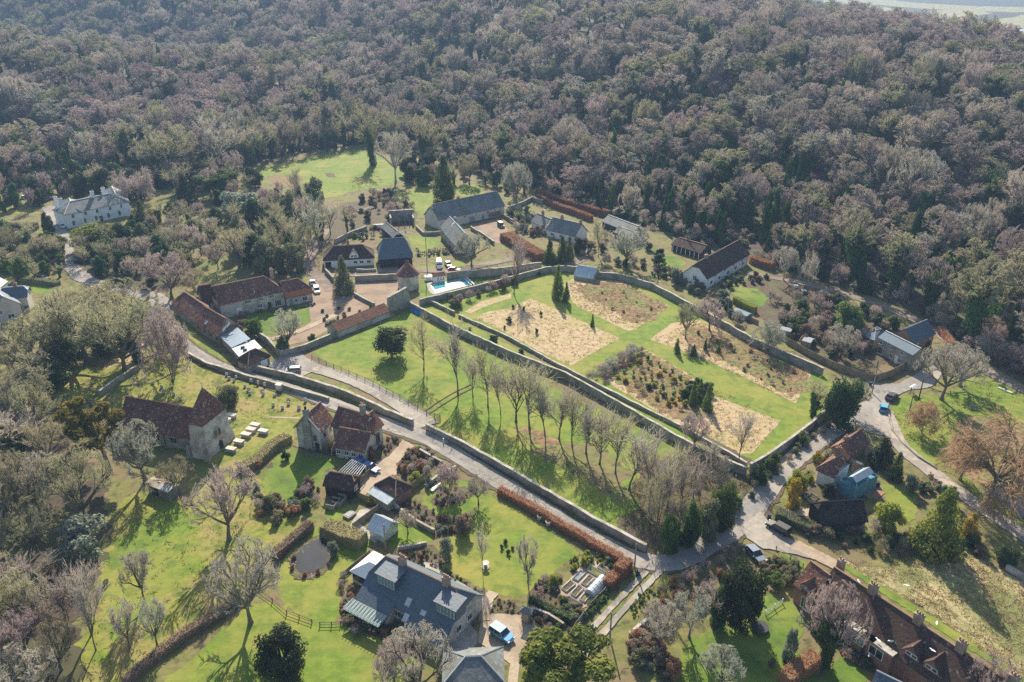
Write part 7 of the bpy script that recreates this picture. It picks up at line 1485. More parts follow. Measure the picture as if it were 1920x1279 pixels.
PADMIX = [('tall', 'twig', 'bark', 'thin_tree', 'thin bare tree in the leaf-strewn end of the paddock'), ('shrub', 'twig_pale', 'bark', 'bare_bush', 'bare bush in the leaf-strewn end of the paddock'), ('shrub', 'twig_olive', 'bark', 'bare_bush', 'bare bush in the leaf-strewn end of the paddock')]
clump([(1215, 1000), (1225, 930), (1290, 890), (1380, 905), (1370, 960), (1290, 1010), (1230, 1035)], 9, 20, PADMIX, (2.5, 7), (.5, .8), '', 'thin trees and bushes at the paddock end', mind=1.8)
clump(ML(q5, (1370, 880), (1440, 830), (1500, 780), (1590, 720), (1680, 680), (1700, 710), (1600, 780), (1500, 850), (1420, 890)), 14, 29, [('shrub', 'twig_silver', 'bark', 'bare_bush', 'bare grey bush in the thicket between two garden beds'), ('shrub', 'twig_pink', 'bark', 'bare_bush', 'bare grey bush in the thicket between two garden beds')], (1.6, 3.0), (1.1, 1.6), '', 'bushes of the thicket between beds', mind=1.5)
VERGE = [('shrub', 'twig_olive', 'bark', 'bare_bush', 'bramble bush on the verge below the corner garden wall'), ('dome', 'olive_leaf', 'bark', 'green_bush', 'green bush on the verge below the corner garden wall')]
clump([(1412, 900), (1470, 860), (1530, 800), (1555, 790), (1560, 805), (1500, 850), (1440, 905), (1400, 945)], 18, 21, VERGE, (1.2, 2.4), (.9, 1.4), '', 'bushes on the garden corner verge', mind=1.6)
SCRUB = [('shrub', 'twig_pink', 'bark', 'bare_bush', 'bare bush in the scrub below the far meadow'), ('dome', 'brown_leaf', 'bark', 'brown_bush', 'brown bush in the scrub below the far meadow'), ('dome', 'olive_leaf', 'bark', 'evergreen_bush', 'dull green bush in the scrub below the far meadow'), ('spread', 'twig', 'bark', 'bare_tree', 'bare tree in the scrub below the far meadow')]
clump([(500, 370), (560, 352), (600, 372), (580, 400), (520, 410), (480, 395)], 24, 22, SCRUB, (3.5, 8), (.6, .9), '', 'scrub below the far meadow', mind=3)
clump([(640, 400), (720, 355), (775, 390), (760, 412), (700, 415), (650, 432)], 34, 23, SCRUB, (2, 5), (.8, 1.2), '', 'scrub below the far meadow', mind=2.5)
COT = [('dome', 'holly', 'bark', 'evergreen_bush', 'green bush around the grey cottage garden'), ('shrub', 'twig_pale', 'bark', 'bare_bush', 'bare bush around the grey cottage garden'), ('dome', 'brown_leaf', 'bark', 'brown_bush', 'brown bush around the grey cottage garden'), ('dome', 'grey_leaf', 'bark', 'grey_bush', 'grey-leaved bush around the grey cottage garden')]
clump([(955, 395), (990, 395), (1010, 430), (1050, 445), (1030, 450), (985, 445), (950, 425)], 22, 24, COT, (2, 4), (.9, 1.3), '', 'bushes of the grey cottage garden', mind=2)
clump([(1075, 470), (1150, 440), (1200, 440), (1240, 470), (1260, 500), (1190, 510), (1110, 490)], 26, 25, [(k, t_, b_, n_, 'bush in the gardens between cypress group and white farmhouse') for k, t_, b_, n_, _ in COT], (2, 4.5), (.8, 1.2), '', 'bushes between cypresses and farmhouse', mind=2.5)
clump([(1240, 505), (1290, 545), (1340, 580), (1400, 620), (1390, 600), (1350, 560), (1300, 535)], 22, 26, [(k, t_, b_, n_, 'bush along the inner side of the right garden wall') for k, t_, b_, n_, _ in COT], (2, 4.2), (.8, 1.2), '', 'bushes along the right garden wall', mind=2)
clump(ML(z7, (560, 560), (760, 520), (860, 470), (1000, 480), (1180, 480), (1080, 560), (900, 560), (700, 600)), 16, 27, [(k, t_, b_, n_, 'bush in front of the white farmhouse') for k, t_, b_, n_, _ in COT], (1.5, 3.2), (.9, 1.3), '', 'bushes before the white farmhouse', mind=2)
clump(ML(q5, (600, 430), (760, 390), (900, 350), (1000, 320), (1010, 345), (800, 400), (640, 470)), 10, 28, [(k, t_, b_, n_, 'wall-side bush or small tree below the pool wall') for k, t_, b_, n_, _ in SCRUB], (2, 4), (.8, 1.1), '', 'bushes below the pool wall', mind=2.4)
MEAD = [('tall+ivy', 'twig_olive', 'bark', 'ivied_tree', 'tall ivied tree edging the far meadow'), ('tall', 'twig_olive', 'bark', 'bare_tree', 'tall bare tree edging the far meadow'), ('wood', 'twig', 'bark', 'bare_tree', 'tall bare tree edging the far meadow')]
clump([(455, 318), (560, 292), (700, 268), (790, 288), (780, 280), (690, 258), (550, 278), (440, 305)], 40, 71, MEAD, (15, 21), (.4, .65), '', 'trees edging the far meadow', mind=4.5)
clump([(420, 330), (470, 325), (480, 350), (450, 395), (400, 400), (370, 350)], 16, 72, [(k, t_, b_, n_, ('dark evergreen' if 'ever' in n_ else 'bare tree' if 'bare' in n_ else 'ivied tree') + ' between the white house and the far meadow') for k, t_, b_, n_, _ in SHADE], (8, 14), (.6, .9), '', 'trees between white house and far meadow', mind=5)
clump([(745, 335), (800, 310), (880, 330), (960, 350), (1000, 362), (960, 372), (905, 352), (850, 345), (800, 340), (760, 350)], 22, 73, [(k, t_, b_, n_, ('dark evergreen' if 'ever' in n_ else 'bare tree' if 'bare' in n_ else 'ivied tree') + ' under the wood behind the long house') for k, t_, b_, n_, _ in SHADE], (6, 12), (.6, .9), '', 'trees under the wood behind the long house', mind=4.5)
clump([(300, 390), (340, 385), (420, 400), (440, 425), (330, 412), (290, 440), (250, 432)], 16, 74, [(k, t_, b_, n_, ('dark evergreen' if 'ever' in n_ else 'bare tree' if 'bare' in n_ else 'ivied tree') + ' on the slope below the dark fir') for k, t_, b_, n_, _ in SHADE], (4, 9), (.6, .9), '', 'trees on the slope below the dark fir', mind=4)
clump(ML(z5, (60, 1010), (430, 1010), (640, 900), (700, 920), (560, 1005), (300, 1110), (110, 1180)), 10, 75, [('dome', 'leaf', 'bark', 'clipped_bush', 'low clipped bush along the farm garden paths'), ('dome', 'olive_leaf', 'bark', 'clipped_bush', 'low clipped bush along the farm garden paths')], (.7, 1.3), (1.0, 1.5), '', 'clipped bushes of the farm garden', mind=1.6)
clump([(1262, 1015), (1300, 1000), (1365, 955), (1385, 945), (1370, 985), (1310, 1020), (1250, 1040)], 14, 76, [('dome', 'leaf', 'bark', 'ivy_bush', 'ivy-green bush at the road corner of the paddock'), ('dome', 'holly', 'bark', 'ivy_bush', 'ivy-green bush at the road corner of the paddock')], (2.0, 3.8), (.9, 1.3), '', 'ivy bushes at the road corner', mind=2.0)
# ---------------------------------------------------------------- garden borders
SMALL = []
def border(poly, n, seed, label, group, leaves, lo=.5, hi=1.6, mind=.7):
    scatter(poly, n, lambda p, r, i: SMALL.append((p, leaves[r.randrange(len(leaves))], r.uniform(lo, hi), r.uniform(.9, 1.5), r.uniform(0, 6.28), label, group)), seed, mind)
MIXB = ['olive_leaf', 'brown_leaf', 'rust_leaf', 'grey_leaf', 'leaf', 'twig_pink', 'twig_pale', 'brown_leaf']
border(ML(q8, (0, 930), (70, 800), (60, 880), (260, 985), (480, 1010), (600, 1090), (420, 1120), (240, 1030), (60, 1010)), 46, 31, 'low winter shrub in the border before the slate house', 'shrubs before the slate house', MIXB)
border(ML(q8, (0, 740), (20, 680), (60, 760), (60, 880), (0, 900)), 12, 32, 'low winter shrub at the canopy end of the slate house', 'shrubs at the canopy end', MIXB)
border(ML(q8, (300, 570), (480, 530), (540, 570), (540, 640), (430, 650), (340, 600)), 20, 33, 'small plant in the terrace bed behind the slate house', 'terrace bed plants', MIXB + ['purple_leaf'], .3, .9)
border(ML(q8, (560, 640), (640, 690), (760, 770), (800, 800), (770, 810), (620, 720)), 26, 34, 'clipped tuft in the row behind the slate house', 'tufts behind the slate house', ['olive_leaf', 'grey_leaf', 'leaf'], .5, .9, .8)
border(ML(q8, (840, 880), (870, 815), (970, 850), (990, 895)), 16, 35, 'low plant in the round bed beside the gravel drive', 'round bed plants', MIXB, .3, .8)
border(ML(q8, (1065, 780), (1120, 700), (1220, 690), (1225, 790), (1330, 890), (1290, 940), (1100, 850)), 34, 36, 'plant in the mixed bed below the vegetable garden', 'mixed bed plants', MIXB, .4, 1.3)
border(ML(q8, (1010, 920), (1080, 860), (1290, 960), (1290, 1010), (1190, 1020)), 24, 37, 'shrub in the border between gravel drive and clipped hedge', 'drive border shrubs', MIXB, .4, 1.3)
border(ML(q8, (1270, 600), (1380, 560), (1480, 590), (1540, 620), (1500, 650), (1400, 610), (1290, 660)), 18, 38, 'shrub along the lane end of the vegetable garden', 'vegetable garden edge shrubs', ['lime_leaf', 'grey_leaf', 'olive_leaf', 'leaf'], .6, 1.5)
border(ML(q8, (510, 270), (545, 205), (640, 195), (730, 210), (690, 265), (560, 295)), 22, 39, 'low plant in the island bed of the round lawn', 'island bed plants', MIXB, .3, 1.0)
border(ML(q8, (270, 300), (420, 265), (560, 360), (720, 370), (640, 455), (540, 465), (400, 380)), 40, 40, 'winter shrub in the long bed between the small lawns', 'long bed shrubs', MIXB, .4, 1.4)
border(ML(z3, (300, 570), (530, 640), (900, 715), (1000, 715), (1000, 650), (720, 620), (480, 625)), 34, 41, 'shrub at the foot of the priory house walls', 'priory wall shrubs', MIXB, .4, 1.2)
border(ML(z3, (1340, 840), (1345, 720), (1470, 600), (1620, 640), (1740, 740), (1560, 920), (1440, 930)), 36, 42, 'shrub in the triangle bed between lane and priory drive', 'triangle bed shrubs', MIXB + ['rust_leaf'], .6, 1.6)
border(ML(z3, (1050, 710), (1100, 590), (1290, 510), (1380, 540), (1260, 670), (1120, 735)), 22, 43, 'shrub in the bed at the lane end of the priory house', 'priory lane bed shrubs', MIXB, .4, 1.2)
border(ML(z3, (0, 1000), (60, 1090), (160, 1080), (330, 1120), (420, 1000), (560, 990), (640, 1010), (560, 1150), (380, 1230), (150, 1270), (0, 1240)), 34, 44, 'rounded shrub in the mixed clump below the priory lawn', 'shrubs below the priory lawn', MIXB, 1.0, 2.6, 1.5)
for q, lb in ((q7(1632, 650), 'rusty reed clump at the near corner of the garden pond'), (q7(1700, 690), 'rusty reed clump in the middle of the pond edge'), (q7(1640, 590), 'small rusty reed clump at the hedge side of the pond'), (q7(1775, 672), 'brown sedge clump by the pond stones')): B(q, 12, 9, lb, 'rust_leaf')
border(ML(z4, (640, 530), (900, 560), (1250, 530), (1560, 480), (1580, 500), (1250, 550), (800, 590)), 30, 46, 'low plant along the front of the farmhouse', 'farmhouse front plants', MIXB, .3, 1.0)
border(ML(z5, (1010, 400), (1080, 450), (1180, 400), (1380, 390), (1370, 470), (1200, 490), (1010, 480)), 34, 47, 'rockery plant behind the white van', 'rockery plants', MIXB + ['grey_leaf'], .4, 1.6, 1.0)
border(ML(z5, (350, 260), (450, 240), (600, 210), (740, 200), (740, 290), (600, 310), (420, 340)), 26, 48, 'bush in the walled scrub garden behind the brown cottage', 'scrub garden bushes', MIXB + ['holly'], .8, 2.4, 1.6)
border(ML(z9, (410, 640), (480, 600), (560, 560), (560, 520), (470, 500), (330, 640)), 14, 49, 'shrub between golden conifer and cottage wall', 'cottage gate shrubs', ['lime_leaf', 'leaf', 'gold', 'olive_leaf'], .8, 1.8, .9)
border(ML(z9, (640, 420), (700, 330), (780, 260), (820, 190), (850, 200), (760, 300), (640, 400)), 12, 50, 'shrub between the cottage and the lane', 'lane-side cottage shrubs', MIXB + ['lime_leaf'], .6, 1.4, .9)
border(ML(z18, (330, 600), (480, 520), (600, 580), (560, 650), (380, 660)), 10, 51, 'shrub at the back of the cottage lawn by the lane', 'lawn-back shrubs', MIXB + ['holly'], .8, 2.0)
border(ML(q9, (440, 640), (520, 600), (620, 650), (620, 720), (520, 770), (450, 700)), 16, 52, 'evergreen bush beside the gable of the cottage row', 'gable-end bushes', ['holly', 'olive_leaf', 'brown_leaf', 'leaf'], 1.2, 2.8, 1.4)
border(ML(z10, (560, 770), (700, 740), (840, 860), (860, 930), (760, 900), (640, 810)), 18, 53, 'shrub along the front of the cottage row', 'cottage front shrubs', MIXB + ['holly'], .5, 1.5)
border(ML(z16, (0, 960), (130, 760), (300, 840), (420, 1030), (520, 1150), (440, 1250), (250, 1180), (100, 1060)), 34, 54, 'rusty or pale shrub in the corner garden by the track', 'corner garden shrubs', ['rust_leaf', 'rust_leaf', 'brown_leaf', 'twig_pale', 'grey_leaf', 'olive_leaf'], 1.2, 2.8, 1.5)
border(ML(z16, (0, 480), (100, 330), (220, 250), (330, 260), (300, 400), (150, 480), (60, 640)), 24, 55, 'daffodil-green tuft on the bank beside the two-strip track', 'bank tufts', ['lime_leaf', 'olive_leaf', 'leaf'], .3, .8)
border(ML(z12, (700, 950), (760, 850), (900, 700), (1000, 650), (1080, 600), (1020, 700), (800, 960)), 26, 56, 'ivy-green bush on the bank below the vegetable beds', 'vegetable bank bushes', ['olive_leaf', 'holly', 'leaf'], .5, 1.3)
border(ML(z7, (0, 420), (120, 380), (300, 440), (330, 490), (160, 500), (0, 480)), 18, 57, 'dark shrub on the lawn end of the cart shed garden', 'cart shed garden shrubs', ['holly', 'brown_leaf', 'grey_leaf', 'purple_leaf'], 1, 2.4, 1.6)
border(ML(z4, (780, 600), (830, 590), (860, 700), (800, 700)), 8, 58, 'bush at the yard end of the farmhouse lawn', 'farm yard bushes', MIXB, .8, 2.0)
border(ML(z11, (1450, 480), (1560, 560), (1750, 620), (1850, 760), (1650, 800), (1500, 700), (1350, 560)), 26, 59, 'garden bush below the white house', 'bushes below the white house', ['leaf', 'lime_leaf', 'olive_leaf', 'holly', 'brown_leaf'], 1.5, 4, 2.4)
border(ML(z11, (250, 720), (500, 660), (600, 760), (640, 1000), (450, 1060), (250, 950)), 22, 60, 'bush beside the white house drive', 'bushes by the white house drive', ['leaf', 'olive_leaf', 'holly', 'brown_leaf', 'twig_pale'], 1.5, 4.5, 2.6)
border([(1270, 740), (1320, 720), (1345, 760), (1330, 775), (1280, 770)], 5, 61, 'young dark evergreen in the lower bracken bed', 'young evergreens of the lower bed', ['holly'], 2.2, 3.4, 1.6)
border([(1150, 705), (1210, 668), (1270, 700), (1325, 745), (1290, 775), (1220, 750)], 62, 62, 'small golden-green gorse bush in the lower bracken bed', 'gorse bushes of the lower bed', ['holly', 'leaf', 'lime_leaf', 'gold', 'twig_olive'], .7, 1.6, 1.5)
border([(1120, 545), (1160, 535), (1240, 575), (1190, 612), (1120, 575)], 12, 63, 'bramble tuft in the upper bracken bed', 'bramble tufts of the upper bed', ['brown_leaf', 'twig_pink', 'rust_leaf'], .5, 1.1, 2)
border([(1300, 620), (1390, 640), (1500, 700), (1480, 740), (1380, 690)], 20, 64, 'small conifer or bramble in the right bracken bed', 'plants of the right bed', ['brown_leaf', 'rust_leaf', 'twig_pink', 'leaf'], .6, 1.5, 2)
for i, (x_, y_, w_, h_) in enumerate(((955, 605, 14, 12), (982, 582, 8, 9), (1014, 592, 7, 10), (962, 578, 7, 8), (946, 617, 6, 8), (1006, 626, 8, 12), (925, 642, 22, 16), (977, 663, 14, 10), (881, 618, 9, 6))):
    B((x_, y_), w_, h_, ['largest dark shrub on the first straw bed', 'dark shrub near the top of the first straw bed', 'narrow dark shrub at the top right of the first straw bed', 'small dark shrub by the top edge of the first straw bed', 'tiny dark shrub beside the largest one on straw', 'lone dark shrub in the middle of the first straw bed', 'round dark bush between the two long flint walls', 'second bush between the two long flint walls', 'smallest bush between the two long flint walls near the pool'][i], 'holly')
for i, (q, w_, h_) in enumerate(((q6(200, 715), 8, 22), (q6(125, 700), 8, 22), (q6(60, 735), 14, 22), (q5(1400, 570), 9, 24), (q5(1870, 720), 15, 28), (q6(55, 1010), 18, 48), (q6(135, 1035), 22, 50), (q6(95, 960), 16, 34))):
    B(q, w_, h_, ['young conifer beside its twin under the right garden wall', 'slim young conifer nearest the corner tree on the right bed', 'bushy young conifer at the path end of the right bed', 'lone young conifer on the edge of the first straw bed', 'young conifer at the crossing of the grass paths', 'tall young conifer of the group in the lower bed', 'broadest young conifer of the group in the lower bed', 'shortest young conifer of the group in the lower bed'][i], 'leaf', 'cone', 'young_conifer', 'conifer')
for q, w_, h_, lb, lf in ((z3(1405, 845), 18, 19, 'round rusty ball bush nearest the hip-roofed shed', 'rust_leaf'), (z3(1550, 815), 17, 16, 'round rusty ball bush beside the lime-green bush', 'rust_leaf'), (z3(1500, 930), 30, 24, 'lime-green rounded bush beside the hip-roofed shed', 'lime_leaf'), (z3(1630, 960), 15, 22, 'pale grey-green clipped bush on the tall fence', 'grey_leaf'), (z3(1090, 690), 22, 22, 'tan feathery bush at the priory house wall', 'rust_leaf'), (z3(25, 790), 18, 16, 'round tan bush at the edge of the priory lawn', 'rust_leaf'), (z3(280, 715), 20, 18, 'dark bush on the priory lawn', 'holly'), (z3(505, 1000), 28, 28, 'leafless round bush on the priory lawn', 'brown_leaf'), (z3(125, 1190), 32, 30, 'speckled evergreen bush below the priory lawn', 'olive_leaf'), (z3(210, 1270), 24, 18, 'pale olive ball bush below the priory lawn', 'moss'), (z17(740, 980), 0, 0, '', ''), (q8(590, 0), 0, 0, '', '')):
    if w_: B(q, w_, h_, lb, lf)
for q, w_, h_, lb, lf in ((q8(1360, 620), 26, 16, 'bright yellow-green bush at the top of the vegetable garden', 'lime_leaf'), (q8(1185, 740), 26, 22, 'bright green bush beside the raised beds', 'lime_leaf'), (q8(450, 600), 12, 12, 'dark purple bush in the terrace bed', 'purple_leaf'), (q8(915, 505), 11, 9, 'clipped ball nearest the young tree on the croquet lawn', 'holly'), (q8(895, 535), 10, 9, 'clipped ball at the corner of the stone strip', 'holly'), (q8(932, 565), 10, 10, 'lowest clipped ball of the four on the croquet lawn', 'holly'), (q8(955, 540), 8, 7, 'smallest clipped ball of the four on the croquet lawn', 'holly'), (q8(1105, 950), 17, 14, 'round tan grass clump beside the summerhouse', 'rust_leaf'), (z10(1605, 45), 16, 13, 'bright yellow bush at the far corner of the rough field', 'gold'), (z7(1410, 1090), 14, 12, 'bright yellow bush below the small garden shed', 'gold'), (z10(100, 880), 18, 18, 'dark red-brown bush on the cottage lawn', 'brown_leaf'), (q7(595, 735), 15, 11, 'pale yellow bush at the orchard edge', 'lime_leaf'), (q7(1540, 395), 24, 20, 'cream flowering bush between orchard and pond hedge', 'moss'), (z8(360, 1225), 20, 20, 'two-tone yellow bush at the lane side of the cottage', 'lime_leaf'), (z9(600, 395), 22, 22, 'golden bush beside the lane wall of the cottage', 'gold'), (z17(450, 570), 16, 12, 'yellow flowering bush on the paved yard', 'gold')):
    B(q, w_, h_, lb, lf)
T('tall', (800, 722), 702, 10, 'broken tree stump with a guard on the paddock', 'twig_pink', name='tree_stump')

# the larger border shrubs stand alone; the many small ones are one mass of planting
SMALL.sort(key=lambda a: -a[2] * max(a[3], 1) / (a[0] - Vector((0, 0, CAMH))).length)
def little(kind, seed):
    if kind == 'twig': V, F = bare_tree(seed, 'shrub', .12, .02)[1]
    else: V, F = lobes(seed, 420, .085, 'dome', 14)
    return np.asarray(V, float), np.asarray(F)
LIT = {('twig', k): little('twig', 900 + k) for k in range(3)}; LIT.update({('leaf', k): little('leaf', 950 + k) for k in range(4)})
VV, FF, MM, mats_, nv = [], [], [], [], 0
for i, (p, lf, h_, wr, rz, label, group) in enumerate(SMALL):
    if i < 235:
        ICOUNT[0] += 1; ps = pieces('shrub' if lf.startswith('twig') else 'dome', ICOUNT[0], lf)
        o = new_obj('shrub', ps[-1][1], None, p); o.scale = (h_ * wr, h_ * wr, h_); o.rotation_euler = (0, 0, rz); tag(o, label, 'shrub', group)
    else:
        V, F = LIT[('twig', i % 3) if lf.startswith('twig') else ('leaf', i % 4)]; c, s_ = math.cos(rz), math.sin(rz)
        V = np.stack([(V[:, 0] * c - V[:, 1] * s_) * h_ * wr + p.x, (V[:, 0] * s_ + V[:, 1] * c) * h_ * wr + p.y, V[:, 2] * h_ + p.z], 1)
        if lf not in mats_: mats_.append(lf)
        VV.append(V); FF.append(F + nv); MM += [mats_.index(lf)] * len(F); nv += len(V)
o = new_obj('undergrowth', raw_mesh('undergrowth', np.concatenate(VV), np.concatenate(FF), mats_, MM)); tag(o, 'many small winter border plants filling the village garden beds', 'border planting', None, 'stuff')

# loose grass that nobody could count
def tufts(name, mats, label, spots, h, n_blade=7, seed=1):
    rng = np.random.default_rng(seed); C = []
    for poly, n in spots:
        q = np.array([tuple(P(p).to_2d()) for p in poly]); lo, hi = q.min(0), q.max(0); got = 0
        for _ in range(40):
            if got >= n: break
            c = rng.uniform(lo, hi, (n, 2)); x, y = c[:, 0], c[:, 1]; ins = np.zeros(n, bool)
            for i in range(len(q)):
                x1, y1 = q[i]; x2, y2 = q[i - 1]; cr = ((y1 > y) != (y2 > y)) & (x < (x2 - x1) * (y - y1) / (y2 - y1 + 1e-12) + x1); ins ^= cr
            den = .5 + .5 * np.sin(x * .5 + 2 * np.sin(y * .23)) * np.sin(y * .41 + 1.7 * np.sin(x * .19)); c = c[ins & (rng.uniform(0, 1, n) < .25 + den)]
            C.append(c[:n - got]); got += len(C[-1])
    C = np.concatenate(C); m = len(C); S = rng.uniform(.6, 1.5, m); k = n_blade
    ang = rng.uniform(0, 6.283, (m, k)); rad = rng.uniform(.0, .35, (m, k)) * S[:, None]; bx = C[:, :1] + np.cos(ang) * rad; by = C[:, 1:] + np.sin(ang) * rad
    hh = h * S[:, None] * rng.uniform(.5, 1.1, (m, k)); ln = hh * rng.uniform(.8, 1.8, (m, k)); wv = .07 * S[:, None] * np.ones((m, k)); a2 = rng.uniform(0, 6.283, (m, k))
    V = np.stack([np.stack([bx - np.cos(a2) * wv, by - np.sin(a2) * wv, np.full((m, k), .04)], -1), np.stack([bx + np.cos(a2) * wv, by + np.sin(a2) * wv, np.full((m, k), .04)], -1), np.stack([bx + np.cos(ang) * ln, by + np.sin(ang) * ln, hh + .04], -1)], 2).reshape(-1, 3)
    o = new_obj(name, raw_mesh(name, V, np.arange(len(V)).reshape(-1, 3), mats, np.repeat(rng.integers(0, len(mats), m), k))); return tag(o, label, 'grass', None, 'stuff')
tufts('dry_grass', ['dead_blade', 'dead_blade', 'brown_blade'], 'dry straw-coloured grass tufts over the beds and the rough field', [
    (ML(q5, (750, 520), (940, 470), (1060, 415), (1090, 430), (1555, 640), (1280, 790), (1100, 710)), 700), (ML(q5, (1300, 450), (1270, 320), (1560, 320), (1830, 460), (1640, 590), (1450, 525)), 1300),
    ([(1127, 712), (1137, 689), (1211, 655), (1290, 700), (1465, 790), (1410, 850), (1280, 800)], 1000), ([(1218, 637), (1310, 600), (1395, 628), (1523, 697), (1492, 757), (1300, 665)], 1300),
    ([(1565, 1048), (1700, 1070), (1790, 1030), (1850, 1060), (1960, 1120), (1960, 1310), (1800, 1188), (1700, 1120)], 2200)], .17)
tufts('rough_grass', ['green_blade', 'green_blade', 'dead_blade'], 'rough winter grass tufts on verges and banks', [
    ([(205, 745), (262, 692), (345, 655), (395, 690), (610, 752), (560, 780), (300, 850)], 900), ([(820, 822), (902, 866), (1111, 990), (1205, 1040), (1180, 1045), (1000, 950), (870, 870)], 1500), ([(1190, 880), (1290, 852), (1405, 895), (1365, 955), (1270, 1012), (1165, 985)], 1800), ([(1500, 1000), (1640, 1000), (1800, 1030), (1680, 1060)], 1200),
    ([(215, 945), (345, 935), (480, 900), (560, 960), (420, 1130), (240, 1290), (150, 1330), (190, 1050)], 500), (ML(z8, (930, 830), (1340, 720), (1640, 585), (1960, 760), (1500, 880), (1360, 1260), (970, 1030)), 900)], .16, 6, 2)
# ---------------------------------------------------------------- the wood on the hill
def wood_points():
    r = random.Random(77); out = []
    y = 125.0
    while y < 1180:
        st = 9.6 if y < 400 else 11.5 if y < 560 else 14.0; half = y * .70 + 60; x = -half - 20
        while x < half + 20:
            px, py = x + r.uniform(-.45, .45) * st, y + r.uniform(-.45, .45) * st; x += st; out.append((px, py, r.random(), r.random(), r.random(), r.random()))
        y += st
    a = np.array(out); e = beyond(FOOT, a[:, 0], a[:, 1]); z = hz(a[:, 0], a[:, 1])
    a = np.column_stack([a, z, e]); xb = np.interp(a[:, 1], [150, 300, 450, 750, 1000, 1300], [210, 235, 262, 300, 330, 360]) + 75
    return a[(e > 2.5) & (a[:, 0] < xb)]
WP = wood_points(); near = []; far = []
for row in WP:
    x, y, k, s, t_, q, z, e = row
    pxl, pyl = project(x, y, z + 7)
    if -130 < pxl < 2050 and -70 < pyl < 1250:
        h_ = 12.5 + 10 * s * s + (3 if q > .8 else 0); d = math.sqrt(x * x + y * y + (CAMH - z) ** 2); (near if pxl > -40 and pxl < 1960 and pyl > 10 else far).append((h_ / d, row, h_))
near.sort(key=lambda v: -v[0]); far += near[285:]; near = near[:285]
def wkind(x, y, k, e):
    if k < .09 + (.16 if e < 130 else .03): return 'column', 'ivy', 'ivied'
    lo = .36 if e > 200 else .6 if e > 60 else .85                      # ivy-clad stems are commonest along the lower edge
    side = .2 if x > 60 else 0
    if k < .05: return 'dome', 'holly', 'evergreen'
    if k < .09: return 'dome', 'leaf', 'evergreen'
    if k < .09 + lo * .55 + side * .3: return 'wood+ivy', ('twig', 'twig_olive')[int(k * 1000) % 2], 'ivied'
    return ('wood', 'wood', 'spread')[int(k * 997) % 3], ('twig', 'twig_pale', 'twig_pink', 'twig_olive', 'twig')[int(k * 773) % 5], 'bare'
def region(x, y):
    if x < -110: return 'behind the white house'
    if x < -25: return 'beyond the far meadow'
    if x < 55: return 'above the long house and copper hedges'
    if x < 112 and y > 215: return 'above the white farmhouse'
    return 'above the track behind the blue-roofed house'
WORD = {'evergreen': ('wood_evergreen', 'dark evergreen'), 'ivied': ('ivied_wood_tree', 'ivy-clad grey tree'), 'bare': ('wood_tree', 'bare twiggy tree')}
for _, row, h_ in near:
    x, y, k, s, t_, q, z, e = row; kd, tw_, ty = wkind(x, y, k, e); nm, lb = WORD[ty]; rg_ = region(x, y)
    if kd == 'dome': h_ *= .5
    elif kd == 'column': h_ = h_ * .75 + 1; t_ = -1.05
    elif e < 40: h_ = h_ * .8 + 4; t_ *= .35
    plant(nm, f'{lb} in the near wood {rg_}', 'tree', (x, y, z - .2), h_ * (.6 + .32 * t_ if kd != 'dome' else .8), h_, kd, tw_, 'bark', f'{lb}s of the near wood {rg_}')
ug = []; r = random.Random(5)                      # scrub and fallen leaves under the trees
for y in np.arange(130, 620, 4.6):
    for x in np.arange(-y * .70 - 60, y * .70 + 60, 4.6): ug.append((x + r.uniform(-2, 2), y + r.uniform(-2, 2)))
ug = np.array(ug); e = beyond(FOOT, ug[:, 0], ug[:, 1]); ug = ug[(e > .8) & (e < 170)]; uz = hz(ug[:, 0], ug[:, 1])
# the rest of the wood is one mass: one object, its trees drawn by geometry nodes
SRC = []
def source(parts):
    V, F, M, mats, n = [], [], [], [], 0
    for nm, me in parts:
        a = np.empty(len(me.vertices) * 3, np.float32); me.vertices.foreach_get('co', a); V.append(a.reshape(-1, 3))
        mi = len(mats); mats.append(me.materials[0].name); F += [tuple(v + n for v in p.vertices) for p in me.polygons]; M += [mi] * len(me.polygons); n += len(me.vertices)
    return bpy.data.objects.new('wood_source', raw_mesh('wood_source', np.concatenate(V), F, mats, M))
for kd, tw_, v in (('wood', 'twig', 0), ('wood', 'twig_pink', 1), ('wood', 'twig_pale', 2), ('spread', 'twig', 1), ('spread', 'twig_pink', 2), ('wood+ivy', 'twig_olive', 0), ('wood+ivy', 'twig', 1), ('dome', 'holly', 0), ('wood', 'twig_olive', 1), ('spread', 'twig_olive', 0), ('column', 'ivy', 0)): SRC.append(source(pieces(kd, v, tw_)))
